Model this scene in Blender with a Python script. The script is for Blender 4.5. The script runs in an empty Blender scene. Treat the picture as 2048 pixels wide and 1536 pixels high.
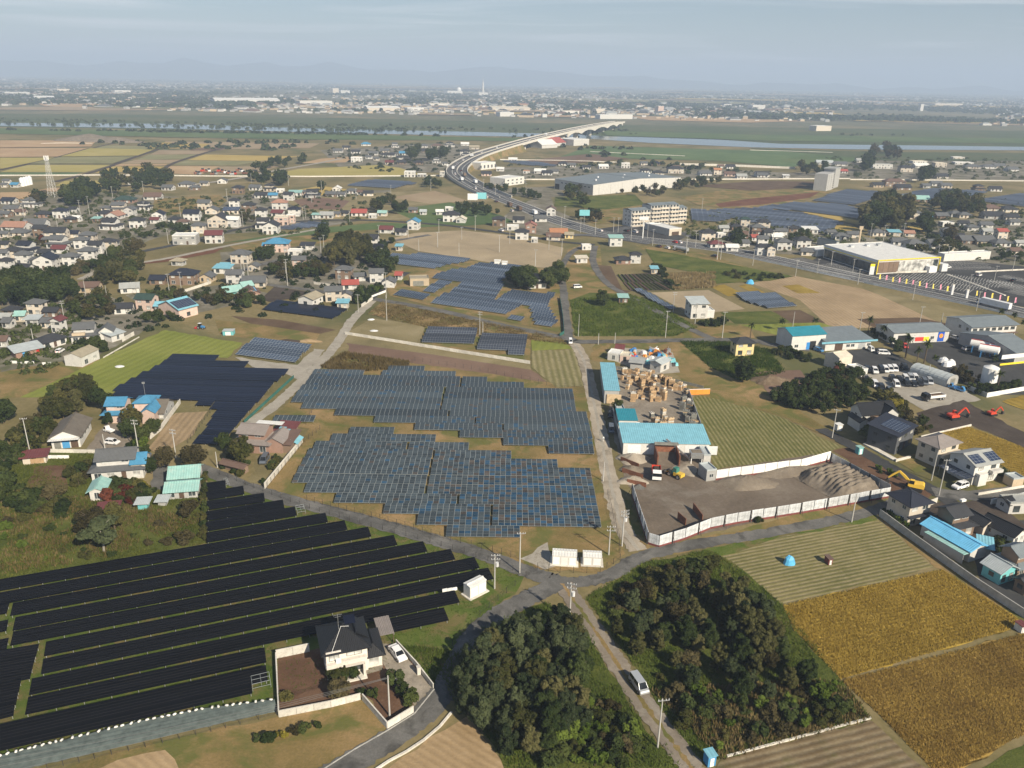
import bpy,math,random
import numpy as np
from mathutils import Vector,Matrix
random.seed(7)
rng=np.random.default_rng(11)
R=math.radians
scene=bpy.context.scene
COL=scene.collection
# ------------------------ camera
F_PX,HORIZON,ROLL,CAM_H=1600.0,158.0,R(1.05),95.0
PITCH=math.atan((768-HORIZON)/F_PX)
_c,_s=math.cos(ROLL),math.sin(ROLL)
_up=Vector((0,math.sin(PITCH),math.cos(PITCH)))
_fw=Vector((0,math.cos(PITCH),-math.sin(PITCH)))
_ex=Vector((1,0,0))
_eu=_ex*_c+_up*_s
_ev=_ex*-_s+_up*_c
cam_data=bpy.data.cameras.new('camera')
cam=bpy.data.objects.new('camera',cam_data)
COL.objects.link(cam)
cam_data.sensor_fit='HORIZONTAL'
cam_data.angle_x=2*math.atan(1024/F_PX)
cam_data.clip_start=1.0
cam_data.clip_end=80000
cam.matrix_world=Matrix(((_eu.x,_ev.x,-_fw.x,0),(_eu.y,_ev.y,-_fw.y,0),(_eu.z,_ev.z,-_fw.z,CAM_H),(0,0,0,1)))
scene.camera=cam
scene.render.resolution_x,scene.render.resolution_y=1024,768
# ------------------------ world, sun, exposure
SUN_AZ,SUN_EL=R(-52.5),R(34)
to_sun=Vector((math.cos(SUN_AZ)*math.cos(SUN_EL),math.sin(SUN_AZ)*math.cos(SUN_EL),math.sin(SUN_EL)))
world=bpy.data.worlds.new('World')
scene.world=world
world.use_nodes=True
wn,wl=world.node_tree.nodes,world.node_tree.links
wn.clear()
wo=wn.new('ShaderNodeOutputWorld')
bg=wn.new('ShaderNodeBackground')
bg.inputs['Strength'].default_value=0.05
sky=wn.new('ShaderNodeTexSky')
sky.sky_type='NISHITA'
sky.sun_disc=False
sky.sun_elevation=SUN_EL
sky.sun_rotation=math.atan2(to_sun.x,to_sun.y)
sky.altitude=50
sky.air_density=1.0
sky.dust_density=0.4
sky.ozone_density=3.0
tc=wn.new('ShaderNodeTexCoord')
sep=wn.new('ShaderNodeSeparateXYZ')
wl.new(tc.outputs['Generated'],sep.inputs[0])
def wmath(op,a,b=None):
 n=wn.new('ShaderNodeMath');n.operation=op
 for i,v in enumerate((a,b)):
  if v is None:continue
  if isinstance(v,(int,float)):n.inputs[i].default_value=v
  else:wl.new(v,n.inputs[i])
 return n.outputs[0]
zz=wmath('MAXIMUM',wmath('ADD',sep.outputs['Z'],0.03),0.012)
cx,cy=wmath('DIVIDE',sep.outputs['X'],zz),wmath('DIVIDE',sep.outputs['Y'],zz)
comb=wn.new('ShaderNodeCombineXYZ')
wl.new(wmath('MULTIPLY',cx,0.45),comb.inputs[0]);wl.new(cy,comb.inputs[1])
cn=wn.new('ShaderNodeTexNoise')
cn.inputs['Scale'].default_value=0.34
cn.inputs['Detail'].default_value=9
cn.inputs['Roughness'].default_value=0.62
cn.inputs['Distortion'].default_value=0.7
wl.new(comb.outputs[0],cn.inputs['Vector'])
cr=wn.new('ShaderNodeMapRange')
cr.inputs['From Min'].default_value=0.50
cr.inputs['From Max'].default_value=0.70
cr.inputs['To Max'].default_value=0.65
wl.new(cn.outputs['Fac'],cr.inputs['Value'])
cm=wn.new('ShaderNodeMix');cm.data_type='RGBA'
wl.new(cr.outputs[0],cm.inputs['Factor'])
wl.new(sky.outputs[0],cm.inputs['A'])
cm.inputs['B'].default_value=(13.5,13.3,13.4,1)
wl.new(cm.outputs['Result'],bg.inputs['Color'])
wl.new(bg.outputs[0],wo.inputs['Surface'])
sun_d=bpy.data.lights.new('sun','SUN')
sun_d.energy=5.0
sun_d.angle=R(0.53)
sun_d.color=(1.0,0.885,0.70)
sun=bpy.data.objects.new('sun',sun_d)
sun.rotation_euler=(-to_sun).to_track_quat('-Z','Y').to_euler()
sun.location=to_sun*300
COL.objects.link(sun)
scene.view_settings.view_transform='Standard'
scene.view_settings.look='None'
scene.view_settings.gamma=1
scene.view_settings.exposure=0.66
scene.cycles.max_bounces=5
scene.cycles.diffuse_bounces=2
scene.cycles.glossy_bounces=2
scene.cycles.transmission_bounces=2
scene.cycles.volume_bounces=1
scene.cycles.transparent_max_bounces=6
scene.cycles.caustics_reflective=False
scene.cycles.caustics_refractive=False
# ------------------------ survey: photo pixel -> point on the ground
def G(px,py,h=0.0):
 u,v=px-1024.0,768.0-py
 x,y=u*_c-v*_s,u*_s+v*_c
 d=(x,F_PX*math.cos(PITCH)+y*math.sin(PITCH),-F_PX*math.sin(PITCH)+y*math.cos(PITCH))
 t=(CAM_H-h)/max(-d[2],1.0)
 return Vector((d[0]*t,d[1]*t,h))
FR=dict(a1=(0,1050,3.1607),a2=(500,1180,4.314),a3=(880,1050,3.1607),a4=(1400,1050,3.1605),a5=(0,740,4.043),a6=(380,680,4.043),a7=(800,720,3.491),a8=(1180,700,3.745),b1=(1540,620,4.0315),b2=(1640,860,4.152),b3=(0,540,4.452),b4=(440,460,4.876),b5=(680,480,4.096),b6=(1100,460,4.096),b7=(1500,440,3.737),b8=(0,300,5.12),c1=(300,300,4.452),c2=(700,300,4.452),c3=(1080,320,4.267),c4=(1500,280,3.737),c7=(0,150,2.926),c8=(660,150,2.926),n5=(200,690,4.876),n6=(400,940,3.413),px=(0,0,1.0))
def P(fr,x,y):
 ox,oy,s=FR[fr]
 return ox+x/s,oy+y/s
def Q(fr,x,y,h=0.0):
 return G(*P(fr,x,y),h)
 # ------------------------ mesh helpers
class MB:
 def __init__(s):
  s.v,s.f,s.m=[],[],[]
 def quad(s,pts,m=0):
  i=len(s.v);s.v+=[tuple(p) for p in pts];s.f.append(tuple(range(i,i+len(pts))));s.m.append(m);return s
 def box(s,x0,x1,y0,y1,z0,z1,m=0,M=None):
  i=len(s.v)
  c=[(x0,y0,z0),(x1,y0,z0),(x1,y1,z0),(x0,y1,z0),(x0,y0,z1),(x1,y0,z1),(x1,y1,z1),(x0,y1,z1)]
  if M is not None:c=[tuple(M@Vector(p)) for p in c]
  s.v+=c
  for q in((0,3,2,1),(4,5,6,7),(0,1,5,4),(1,2,6,5),(2,3,7,6),(3,0,4,7)):
   s.f.append(tuple(i+k for k in q));s.m.append(m)
  return s
 def prism(s,pts,z0,z1,m=0,top=None):
  """closed column over a counter-clockwise outline (x, y); top: other outline for a taper"""
  n,i=len(pts),len(s.v)
  tp=top or pts
  s.v+=[(p[0],p[1],z0) for p in pts]+[(p[0],p[1],z1) for p in tp]
  s.f.append(tuple(i+k for k in reversed(range(n))));s.m.append(m)
  s.f.append(tuple(i+n+k for k in range(n)));s.m.append(m)
  for k in range(n):
   j=(k+1)%n
   s.f.append((i+k,i+j,i+n+j,i+n+k));s.m.append(m)
  return s
 def tube(s,a,b,r0,r1=None,n=6,m=0,cap=True):
  a,b=Vector(a),Vector(b)
  r1=r0 if r1 is None else r1
  d=(b-a).normalized()
  u=d.orthogonal().normalized();w=d.cross(u)
  i=len(s.v)
  for p,r in((a,r0),(b,r1)):
   for k in range(n):
    t=2*math.pi*k/n
    s.v.append(tuple(p+(u*math.cos(t)+w*math.sin(t))*r))
  for k in range(n):
   j=(k+1)%n
   s.f.append((i+k,i+j,i+n+j,i+n+k));s.m.append(m)
  if cap:
   s.f.append(tuple(i+k for k in reversed(range(n))));s.m.append(m)
   s.f.append(tuple(i+n+k for k in range(n)));s.m.append(m)
  return s
 def loft(s,rings,m=0,cap=True):
  n,i=len(rings[0]),len(s.v)
  for r in rings:s.v+=[tuple(p) for p in r]
  for a in range(len(rings)-1):
   for k in range(n):
    j=(k+1)%n
    s.f.append((i+a*n+k,i+a*n+j,i+(a+1)*n+j,i+(a+1)*n+k));s.m.append(m)
  if cap:
   s.f.append(tuple(i+k for k in reversed(range(n))));s.m.append(m)
   e=i+(len(rings)-1)*n
   s.f.append(tuple(e+k for k in range(n)));s.m.append(m)
  return s
 def mesh(s,name,mats,smooth=False):
  me=bpy.data.meshes.new(name)
  me.from_pydata(s.v,[],s.f)
  for mm in(mats if isinstance(mats,(list,tuple)) else[mats]):
   me.materials.append(MAT(mm))
  if any(s.m):me.polygons.foreach_set('material_index',s.m)
  uv=me.uv_layers.new(name='uv')
  flat=np.empty(len(me.loops)*2,'f')
  k=0
  for f in s.f:
   p0,p1,p2=(Vector(s.v[f[q]]) for q in(0,1,2))
   n=(p1-p0).cross(p2-p0)
   if n.length>1e-12:n.normalize()
   h=Vector((0,0,1)).cross(n)
   h=h.normalized() if h.length>1e-3 else Vector((1,0,0))
   w=n.cross(h)
   for q in f:
    p=Vector(s.v[q]);flat[k]=p.dot(h);flat[k+1]=p.dot(w);k+=2
  uv.data.foreach_set('uv',flat)
  if smooth:me.polygons.foreach_set('use_smooth',[True]*len(me.polygons))
  me.update()
  return me
 def build(s,name,mats,parent=None,loc=(0,0,0),rz=0.0,smooth=False):
  return link(name,s.mesh(name,mats,smooth),parent,loc,rz)
def link(name,me,parent=None,loc=(0,0,0),rz=0.0,scale=None):
 o=bpy.data.objects.new(name,me)
 COL.objects.link(o)
 o.location=loc
 if rz:o.rotation_euler=(0,0,rz)
 if scale is not None:o.scale=scale if hasattr(scale,'__len__') else(scale,)*3
 if parent is not None:o.parent=parent
 return o
def tag(o,label=None,cat=None,group=None,kind=None):
 if label:o['label']=label
 if cat:o['category']=cat
 if group:o['group']=group
 if kind:o['kind']=kind
 return o
def thing(name,label,cat,loc=(0,0,0),rz=0.0,group=None):
 return tag(link(name,None,None,loc,rz),label,cat,group)
def copy_tree(o,parent=None):
 c=o.copy();COL.objects.link(c)
 if parent is not None:c.parent=parent
 for ch in o.children:
  copy_tree(ch,c)
 return c
ORD=['first','second','third','fourth','fifth','sixth','seventh','eighth','ninth','tenth','eleventh','twelfth','thirteenth','fourteenth','fifteenth','sixteenth','seventeenth','eighteenth','nineteenth','twentieth','twenty-first','twenty-second','twenty-third','twenty-fourth','twenty-fifth','twenty-sixth','twenty-seventh','twenty-eighth','twenty-ninth','thirtieth']
ORD+=[w for a,c in(('thirty','fortieth'),('forty','fiftieth'),('fifty','sixtieth')) for w in[a+'-'+o for o in ORD[:9]]+[c]]
def direction(a,b):
 return math.atan2(b.y-a.y,b.x-a.x)
def in_poly(x,y,poly):
 c=False;j=len(poly)-1
 for i in range(len(poly)):
  if(poly[i][1]>y)!=(poly[j][1]>y) and x<(poly[j][0]-poly[i][0])*(y-poly[i][1])/(poly[j][1]-poly[i][1])+poly[i][0]:c=not c
  j=i
 return c
def poly_pts(fr,s):
 return[Q(fr,*map(float,t.split(','))) for t in s.split()]
 # ------------------------ procedural materials
_M={}
def MAT(n):
 if not isinstance(n,str):return n
 if n not in _M:raise KeyError(n)
 return _M[n]
def base(name,rough=0.8,spec=0.3,metal=0.0):
 m=bpy.data.materials.new(name);m.use_nodes=True
 nt=m.node_tree
 b=nt.nodes['Principled BSDF']
 b.inputs['Roughness'].default_value=rough
 b.inputs['Specular IOR Level'].default_value=spec
 b.inputs['Metallic'].default_value=metal
 _M[name]=m
 return m,nt.nodes,nt.links,b
def nmath(N,L,op,a,b=None,c=None):
 n=N.new('ShaderNodeMath');n.operation=op
 for i,v in enumerate((a,b,c)):
  if v is None:continue
  if isinstance(v,(int,float)):n.inputs[i].default_value=v
  else:L.new(v,n.inputs[i])
 return n.outputs[0]
def noise(N,L,vec,scale,detail=3,rough=0.55,dist=0.0):
 n=N.new('ShaderNodeTexNoise')
 n.inputs['Scale'].default_value=scale
 n.inputs['Detail'].default_value=detail
 n.inputs['Roughness'].default_value=rough
 n.inputs['Distortion'].default_value=dist
 L.new(vec,n.inputs['Vector'])
 return n.outputs['Fac']
def ramp(N,L,fac,stops):
 r=N.new('ShaderNodeValToRGB')
 e=r.color_ramp.elements
 while len(e)<len(stops):e.new(0.5)
 for k,(p,c) in enumerate(stops):
  e[k].position=p;e[k].color=(*c,1)
 L.new(fac,r.inputs[0])
 return r.outputs[0]
def mixc(N,L,fac,a,b,mode='MIX'):
 n=N.new('ShaderNodeMix');n.data_type='RGBA';n.blend_type=mode
 for i,v in(('Factor',fac),('A',a),('B',b)):
  if isinstance(v,(int,float)):n.inputs[i].default_value=v
  elif isinstance(v,tuple):n.inputs[i].default_value=(*v,1)
  else:L.new(v,n.inputs[i])
 return n.outputs['Result']
def bump(N,L,b,h,strength,dist=0.1):
 n=N.new('ShaderNodeBump')
 n.inputs['Strength'].default_value=strength
 n.inputs['Distance'].default_value=dist
 L.new(h,n.inputs['Height']);L.new(n.outputs[0],b.inputs['Normal'])
def sc(c,k):return tuple(min(1,x*k) for x in c)
def paint(name,col,rough=0.7,amt=0.12,scale=0.6,spec=0.3,metal=0.0,grime=0.0):
 """plain painted or plastered surface with faint weathering"""
 m,N,L,b=base(name,rough,spec,metal)
 t=N.new('ShaderNodeTexCoord')
 f=noise(N,L,t.outputs['Object'],scale,6,0.65)
 c=ramp(N,L,f,[(0.3,sc(col,1-amt)),(0.7,sc(col,1+amt))])
 if grime:
  g=noise(N,L,t.outputs['Object'],scale*3.1,5,0.7,0.5)
  g=nmath(N,L,'MULTIPLY',nmath(N,L,'GREATER_THAN',g,0.58),grime)
  c=mixc(N,L,g,c,sc(col,0.55))
 oi=N.new('ShaderNodeObjectInfo');hs=N.new('ShaderNodeHueSaturation');L.new(c,hs.inputs['Color']);L.new(nmath(N,L,'MULTIPLY_ADD',oi.outputs['Random'],0.24,0.86),hs.inputs['Value'])
 L.new(hs.outputs[0],b.inputs['Base Color'])
 return m
def roofmat(name,col,rough=0.6,sp=0.3,depth=0.04,rows=0.0,amt=0.18,spec=0.35,stain=0.0,staincol=None):
 """ribs down the slope (spacing sp), optional courses across it, weathering"""
 m,N,L,b=base(name,rough,spec)
 t=N.new('ShaderNodeUVMap');s=N.new('ShaderNodeSeparateXYZ');L.new(t.outputs[0],s.inputs[0])
 o=N.new('ShaderNodeTexCoord')
 h=nmath(N,L,'SINE',nmath(N,L,'MULTIPLY',s.outputs[0],2*math.pi/sp))
 if rows:
  h=nmath(N,L,'ADD',h,nmath(N,L,'FRACT',nmath(N,L,'DIVIDE',s.outputs[1],rows)))
 f=noise(N,L,o.outputs['Object'],0.5,6,0.7)
 c=ramp(N,L,f,[(0.25,sc(col,1-amt)),(0.75,sc(col,1+amt))])
 hc=nmath(N,L,'MULTIPLY_ADD',h,0.08,0.0)
 hc=nmath(N,L,'ABSOLUTE',hc)
 c=mixc(N,L,hc,c,sc(col,0.45))
 if stain:
  g=noise(N,L,o.outputs['Object'],0.9,6,0.72,0.8)
  g=nmath(N,L,'MULTIPLY',nmath(N,L,'SMOOTH_MIN',nmath(N,L,'MAXIMUM',nmath(N,L,'SUBTRACT',g,0.5),0.0),0.2,0.1),stain*5)
  c=mixc(N,L,g,c,staincol or sc(col,0.4))
 L.new(c,b.inputs['Base Color'])
 bump(N,L,b,h,0.6,depth)
 return m
def earth(name,cols,big=0.04,fine=1.5,rows=None,bumpk=0.5,patch=None,rough=0.95,finek=0.35,bdist=0.15):
 """ground cover: cols = three colours, rows = (angle deg, spacing m, strength, dark colour), patch = (scale, threshold, colour, amount)"""
 m,N,L,b=base(name,rough,0.1)
 g=N.new('ShaderNodeNewGeometry');pos=g.outputs['Position']
 f1=noise(N,L,pos,big,6,0.6,0.4)
 f2=noise(N,L,pos,fine,5,0.75)
 f=nmath(N,L,'ADD',nmath(N,L,'MULTIPLY',f1,1-finek),nmath(N,L,'MULTIPLY',f2,finek))
 c=ramp(N,L,f,[(0.36,cols[0]),(0.5,cols[1]),(0.64,cols[2])])
 hh=f2
 if patch:
  pf=noise(N,L,pos,patch[0],6,0.65,0.6)
  mr=N.new('ShaderNodeMapRange')
  mr.inputs['From Min'].default_value=patch[1]-0.05;mr.inputs['From Max'].default_value=patch[1]+0.07
  mr.inputs['To Max'].default_value=patch[3]
  L.new(pf,mr.inputs['Value'])
  pm=nmath(N,L,'MULTIPLY',mr.outputs[0],nmath(N,L,'MULTIPLY_ADD',f2,1.2,0.35))
  pm=nmath(N,L,'MINIMUM',pm,1.0)
  c=mixc(N,L,pm,c,patch[2])
 if rows:
  d=N.new('ShaderNodeVectorMath');d.operation='DOT_PRODUCT'
  L.new(pos,d.inputs[0])
  a=R(rows[0]+90);d.inputs[1].default_value=(math.cos(a),math.sin(a),0)
  wob=noise(N,L,pos,0.25,3,0.6)
  ph=nmath(N,L,'ADD',nmath(N,L,'MULTIPLY',d.outputs['Value'],2*math.pi/rows[1]),nmath(N,L,'MULTIPLY',wob,2.2))
  w=nmath(N,L,'SINE',ph)
  w01=nmath(N,L,'MULTIPLY_ADD',w,0.5,0.5)
  am=noise(N,L,pos,0.45,4,0.7)
  amt=nmath(N,L,'MULTIPLY',nmath(N,L,'MULTIPLY',w01,nmath(N,L,'MULTIPLY',nmath(N,L,'MULTIPLY_ADD',f2,1.3,0.3),nmath(N,L,'MULTIPLY_ADD',am,3.0,-0.6))),rows[2]*.85)
  amt=nmath(N,L,'MAXIMUM',amt,0.0)
  amt=nmath(N,L,'MINIMUM',amt,1.0)
  c=mixc(N,L,amt,c,rows[3])
  hh=nmath(N,L,'ADD',f2,nmath(N,L,'MULTIPLY',w01,-1.0))
 L.new(c,b.inputs['Base Color'])
 if bumpk:bump(N,L,b,hh,bumpk,bdist)
 return m
def leafmat(name,a,bcol,trans=0.25,nscale=0.35):
 m=bpy.data.materials.new(name);m.use_nodes=True
 nt=m.node_tree;N,L=nt.nodes,nt.links
 N.clear()
 out=N.new('ShaderNodeOutputMaterial')
 oi=N.new('ShaderNodeObjectInfo');t=N.new('ShaderNodeTexCoord')
 f=noise(N,L,t.outputs['Object'],nscale,3,0.7)
 f=nmath(N,L,'ADD',nmath(N,L,'MULTIPLY',f,0.75),nmath(N,L,'MULTIPLY',oi.outputs['Random'],0.25))
 c=ramp(N,L,f,[(0.36,a),(0.66,bcol)])
 v=nmath(N,L,'MULTIPLY_ADD',oi.outputs['Random'],0.35,0.85)
 c=mixc(N,L,1.0,c,(1,1,1),'MULTIPLY')
 h=N.new('ShaderNodeHueSaturation');L.new(c,h.inputs['Color']);L.new(v,h.inputs['Value'])
 d=N.new('ShaderNodeBsdfDiffuse');tr=N.new('ShaderNodeBsdfTranslucent');mx=N.new('ShaderNodeMixShader')
 L.new(h.outputs[0],d.inputs['Color']);L.new(h.outputs[0],tr.inputs['Color'])
 mx.inputs[0].default_value=trans
 L.new(d.outputs[0],mx.inputs[1]);L.new(tr.outputs[0],mx.inputs[2]);L.new(mx.outputs[0],out.inputs['Surface'])
 _M[name]=m
 return m
for n,c in dict(white=(.57,.56,.535),cream=(.56,.50,.42),grey=(.36,.36,.35),brown=(.20,.14,.10),redbrick=(.28,.18,.14),pink=(.55,.42,.36),tan=(.47,.38,.27),yellow=(.72,.58,.30),teal=(.16,.46,.48),darkgrey=(.09,.095,.105),beige=(.64,.59,.53),blue=(.07,.27,.52),maroon=(.17,.05,.045)).items():
 paint('wall_'+n,c,0.85,0.10,0.5,grime=0.25)
paint('white_paint',(.80,.80,.78),0.5,0.05)
paint('concrete',(.42,.41,.38),0.9,0.2,0.8,grime=0.3)
paint('pale_concrete',(.60,.57,.51),0.9,0.16,0.7,grime=0.35)
paint('block_wall',(.56,.54,.49),0.9,0.16,0.8,grime=0.45)
paint('steel',(.45,.46,.46),0.45,0.15,1.5,metal=0.6)
paint('galvanised',(.50,.52,.53),0.42,0.22,0.7,metal=0.35,grime=0.3)
paint('white_sheet',(.74,.75,.76),0.5,0.10,0.5,grime=0.3)
paint('sheet_weathered',(.52,.54,.56),0.5,0.35,0.9,grime=0.5)
paint('dark_metal',(.05,.045,.042),0.6,0.2)
paint('rust',(.20,.085,.05),0.9,0.35,1.2)
paint('fence_maroon',(.17,.05,.045),0.8,0.25,1.0)
paint('rubber',(.02,.02,.02),0.9,0.1)
paint('black_plastic',(.025,.025,.028),0.5,0.1)
paint('wood',(.44,.30,.17),0.85,0.3,0.9)
paint('wood_pale',(.58,.44,.28),0.85,0.25,0.9)
paint('wood_grey',(.20,.20,.18),0.85,0.3,0.9)
paint('wood_dark',(.10,.065,.045),0.85,0.3,0.9)
paint('bark',(.11,.085,.06),0.95,0.3,1.5)
paint('bark_pale',(.26,.24,.20),0.95,0.3,1.5)
paint('pole_concrete',(.42,.41,.385),0.85,0.12,0.8)
paint('insulator',(.62,.62,.62),0.4,0.05)
paint('cable',(.16,.16,.16),0.6,0.05)
paint('tarp_blue',(.10,.40,.68),0.45,0.2,1.5)
paint('tarp_white',(.70,.71,.72),0.5,0.12,0.7)
paint('marking_white',(.62,.62,.60),0.8,0.15,2.0,grime=0.3)
paint('marking_yellow',(.75,.56,.06),0.7,0.1)
paint('car_white',(.80,.80,.80),0.25,0.03,spec=0.5)
paint('car_silver',(.48,.50,.52),0.3,0.03,spec=0.5,metal=0.4)
paint('car_black',(.016,.017,.02),0.22,0.05,spec=0.5)
paint('car_grey',(.14,.16,.19),0.25,0.05,spec=0.5,metal=0.3)
paint('car_blue',(.06,.22,.46),0.3,0.05,spec=0.5)
paint('car_red',(.45,.035,.025),0.35,0.08,spec=0.5)
paint('machine_yellow',(.72,.47,.06),0.4,0.1,spec=0.4)
paint('machine_red',(.55,.06,.03),0.4,0.1,spec=0.4)
paint('machine_green',(.05,.20,.16),0.5,0.1)
paint('sign_blue',(.03,.12,.55),0.5,0.05)
paint('sign_orange',(.80,.30,.05),0.5,0.05)
paint('sign_yellow',(.85,.66,.04),0.5,0.04)
paint('sign_red',(.65,.05,.04),0.5,0.05)
paint('flag_pink',(.80,.30,.42),0.7,0.05)
paint('flag_yellow',(.85,.68,.10),0.7,0.05)
paint('store_blue',(.03,.10,.30),0.5,0.05)
paint('net_green',(.03,.12,.10),0.9,0.2,1.2)
paint('liner',(.085,.105,.10),0.6,0.35,0.9)
paint('drive_concrete',(.25,.22,.18),0.9,0.3,0.4,grime=0.4)
paint('sandbag',(.74,.72,.66),0.9,0.1,2.0)
paint('stone',(.34,.32,.29),0.9,0.3,1.2)
paint('skin',(.50,.33,.25),0.6,0.05)
paint('cloth_white',(.72,.72,.72),0.9,0.05)
paint('cloth_dark',(.05,.055,.08),0.9,0.05)
paint('plastic_blue',(.05,.25,.60),0.5,0.1)
paint('plastic_red',(.60,.06,.05),0.5,0.1)
paint('plastic_cyan',(.20,.52,.58),0.5,0.1)
paint('plastic_orange',(.75,.30,.06),0.5,0.1)
for n,c,k in(('grey',(.115,.12,.125),dict(rows=.3)),('lightgrey',(.34,.35,.34),dict(sp=.45)),('charcoal',(.040,.042,.048),dict(rows=.3)),('navy',(.022,.026,.042),dict(rows=.3)),('black',(.016,.017,.020),dict(rows=.3,rough=.42)),('blue',(.07,.25,.42),dict(rows=.35,stain=.3)),('cyan',(.19,.43,.53),dict(sp=.6)),('teal',(.27,.47,.44),dict(sp=.6,stain=.35,staincol=(.55,.52,.45))),('deepteal',(.025,.21,.28),dict(sp=.5)),('white',(.68,.68,.66),dict(sp=.6)),('salmon',(.36,.20,.145),dict(rows=.3)),('red',(.34,.085,.07),dict(sp=.5)),('maroon',(.14,.045,.045),dict(sp=.6,stain=.2)),('brown',(.145,.095,.075),dict(rows=.3)),('orange',(.40,.19,.10),dict(rows=.3)),('brickred',(.32,.14,.11),dict(rows=.3)),('darkgreen',(.035,.065,.055),dict(rows=.3)),('tan',(.34,.30,.22),dict(sp=.5,stain=.3)),('cream',(.60,.55,.45),dict(sp=.6)),('lichen',(.155,.135,.11),dict(sp=.3,stain=.5,staincol=(.07,.055,.045))),('mauve',(.25,.22,.205),dict(rows=.3)),('skyblue',(.16,.50,.78),dict(sp=.5)),('silver',(.42,.46,.47),dict(sp=.4)),('steelblue',(.17,.20,.22),dict(sp=.5))):
 roofmat('roof_'+n,c,**k)
def glass(name,col,rough=0.08):
 m,N,L,b=base(name,rough,0.7)
 t=N.new('ShaderNodeTexCoord');f=noise(N,L,t.outputs['Object'],0.35,2)
 L.new(ramp(N,L,f,[(.4,sc(col,.6)),(.6,sc(col,1.5))]),b.inputs['Base Color'])
glass('glass',(.045,.055,.06));glass('glass_curtain',(.42,.42,.40),0.3);glass('car_glass',(.012,.014,.016),0.05)
paint('window_frame',(.55,.56,.56),0.5,0.05)
paint('window_frame_dark',(.06,.055,.05),0.5,0.05)
def panelmat(name,col,line,cell=(0.32,0.49),rough=0.16,lw=0.06,k=0.5):
 m,N,L,b=base(name,rough,0.12 if 'black' in name or 'navy' in name else 0.4)
 t=N.new('ShaderNodeUVMap');s=N.new('ShaderNodeSeparateXYZ');L.new(t.outputs[0],s.inputs[0])
 oi=N.new('ShaderNodeObjectInfo')
 e=None
 for i in(0,1):
  fr=nmath(N,L,'FRACT',nmath(N,L,'DIVIDE',s.outputs[i],cell[i]))
  q=nmath(N,L,'LESS_THAN',fr,lw)
  e=q if e is None else nmath(N,L,'MAXIMUM',e,q)
 v=nmath(N,L,'MULTIPLY_ADD',oi.outputs['Random'],0.7,0.65)
 c=mixc(N,L,nmath(N,L,'MULTIPLY',e,k),col,line)
 h=N.new('ShaderNodeHueSaturation');L.new(c,h.inputs['Color']);L.new(v,h.inputs['Value'])
 L.new(h.outputs[0],b.inputs['Base Color'])
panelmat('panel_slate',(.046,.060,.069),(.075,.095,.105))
panelmat('panel_blue',(.022,.058,.105),(.05,.095,.14))  # slate panel with a blue reflection put into its colour
panelmat('panel_brown',(.065,.056,.048),(.10,.09,.085))  # slate panel with a brown reflection put into its colour
panelmat('panel_black',(.004,.0042,.0055),(.007,.007,.009),rough=0.4)
panelmat('panel_navy',(.008,.011,.024),(.012,.015,.03),rough=0.3)
panelmat('panel_far',(.034,.052,.085),(.30,.33,.36),cell=(1.3,1.02),lw=0.085,k=0.9,rough=0.25)
panelmat('panel_far_dark',(.040,.048,.066),(.22,.24,.26),cell=(1.0,1.65),lw=0.06,k=0.9,rough=0.25)
panelmat('panel_distant',(.055,.070,.10),(.11,.13,.17),cell=(4.0,1.6),lw=0.2,k=0.8,rough=0.4)
panelmat('panel_roof',(.02,.03,.06),(.25,.28,.32),cell=(1.2,0.9),lw=0.06,k=0.9)
paint('aluminium',(.32,.35,.36),0.5,0.06,metal=0.2)
earth('ground_mix',[(.105,.095,.038),(.175,.145,.068),(.26,.205,.11)],0.02,0.6,patch=(0.012,.57,(.06,.08,.028),.7))
earth('plain_far',[(.07,.085,.045),(.13,.125,.075),(.24,.19,.11)],0.004,0.03,bumpk=0,finek=0.5)
earth('dry_grass',[(.12,.102,.036),(.215,.155,.065),(.32,.215,.11)],0.06,2.2,patch=(.09,.525,(.095,.115,.03),.8),bdist=.25)
earth('dry_grass_pale',[(.14,.12,.06),(.21,.175,.09),(.28,.235,.14)],0.05,1.6)
earth('tan_stubble',[(.25,.185,.11),(.33,.245,.15),(.41,.31,.195)],0.05,1.2,rows=(93,1.8,.4,(.18,.13,.075)))
earth('mown_beige',[(.26,.21,.14),(.335,.27,.18),(.41,.33,.22)],0.03,0.8,rows=(4,2.5,.25,(.17,.14,.085)))
earth('lime_lawn',[(.135,.165,.028),(.19,.21,.045),(.235,.245,.065)],0.03,1.4,rows=(75,3.2,.22,(.12,.135,.03)))
earth('green_weeds',[(.044,.062,.012),(.088,.108,.022),(.145,.15,.038)],0.10,2.4,patch=(.10,.63,(.13,.105,.045),.8),bumpk=.9,bdist=.4)
earth('bright_grass',[(.05,.085,.014),(.085,.12,.022),(.13,.15,.04)],0.15,3.0,patch=(.2,.54,(.17,.13,.06),.85),bumpk=.8,bdist=.25)
earth('soil_brown',[(.085,.055,.035),(.115,.078,.05),(.15,.105,.07)],0.08,1.6,rows=(0,1.4,.25,(.07,.045,.03)))
earth('soil_garden',[(.080,.046,.030),(.115,.066,.042),(.16,.10,.065)],0.15,2.2,bumpk=.7)
earth('soil_red',[(.10,.042,.025),(.135,.06,.035),(.17,.085,.05)],0.08,1.6)
earth('soil_dark',[(.045,.036,.030),(.065,.052,.044),(.095,.078,.066)],0.08,1.6)
earth('soil_mauve',[(.13,.085,.065),(.165,.108,.08),(.205,.14,.105)],0.05,1.2)
earth('yard_earth',[(.15,.125,.10),(.21,.18,.145),(.29,.255,.21)],0.10,1.3,patch=(.12,.60,(.30,.28,.24),.6))
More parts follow.
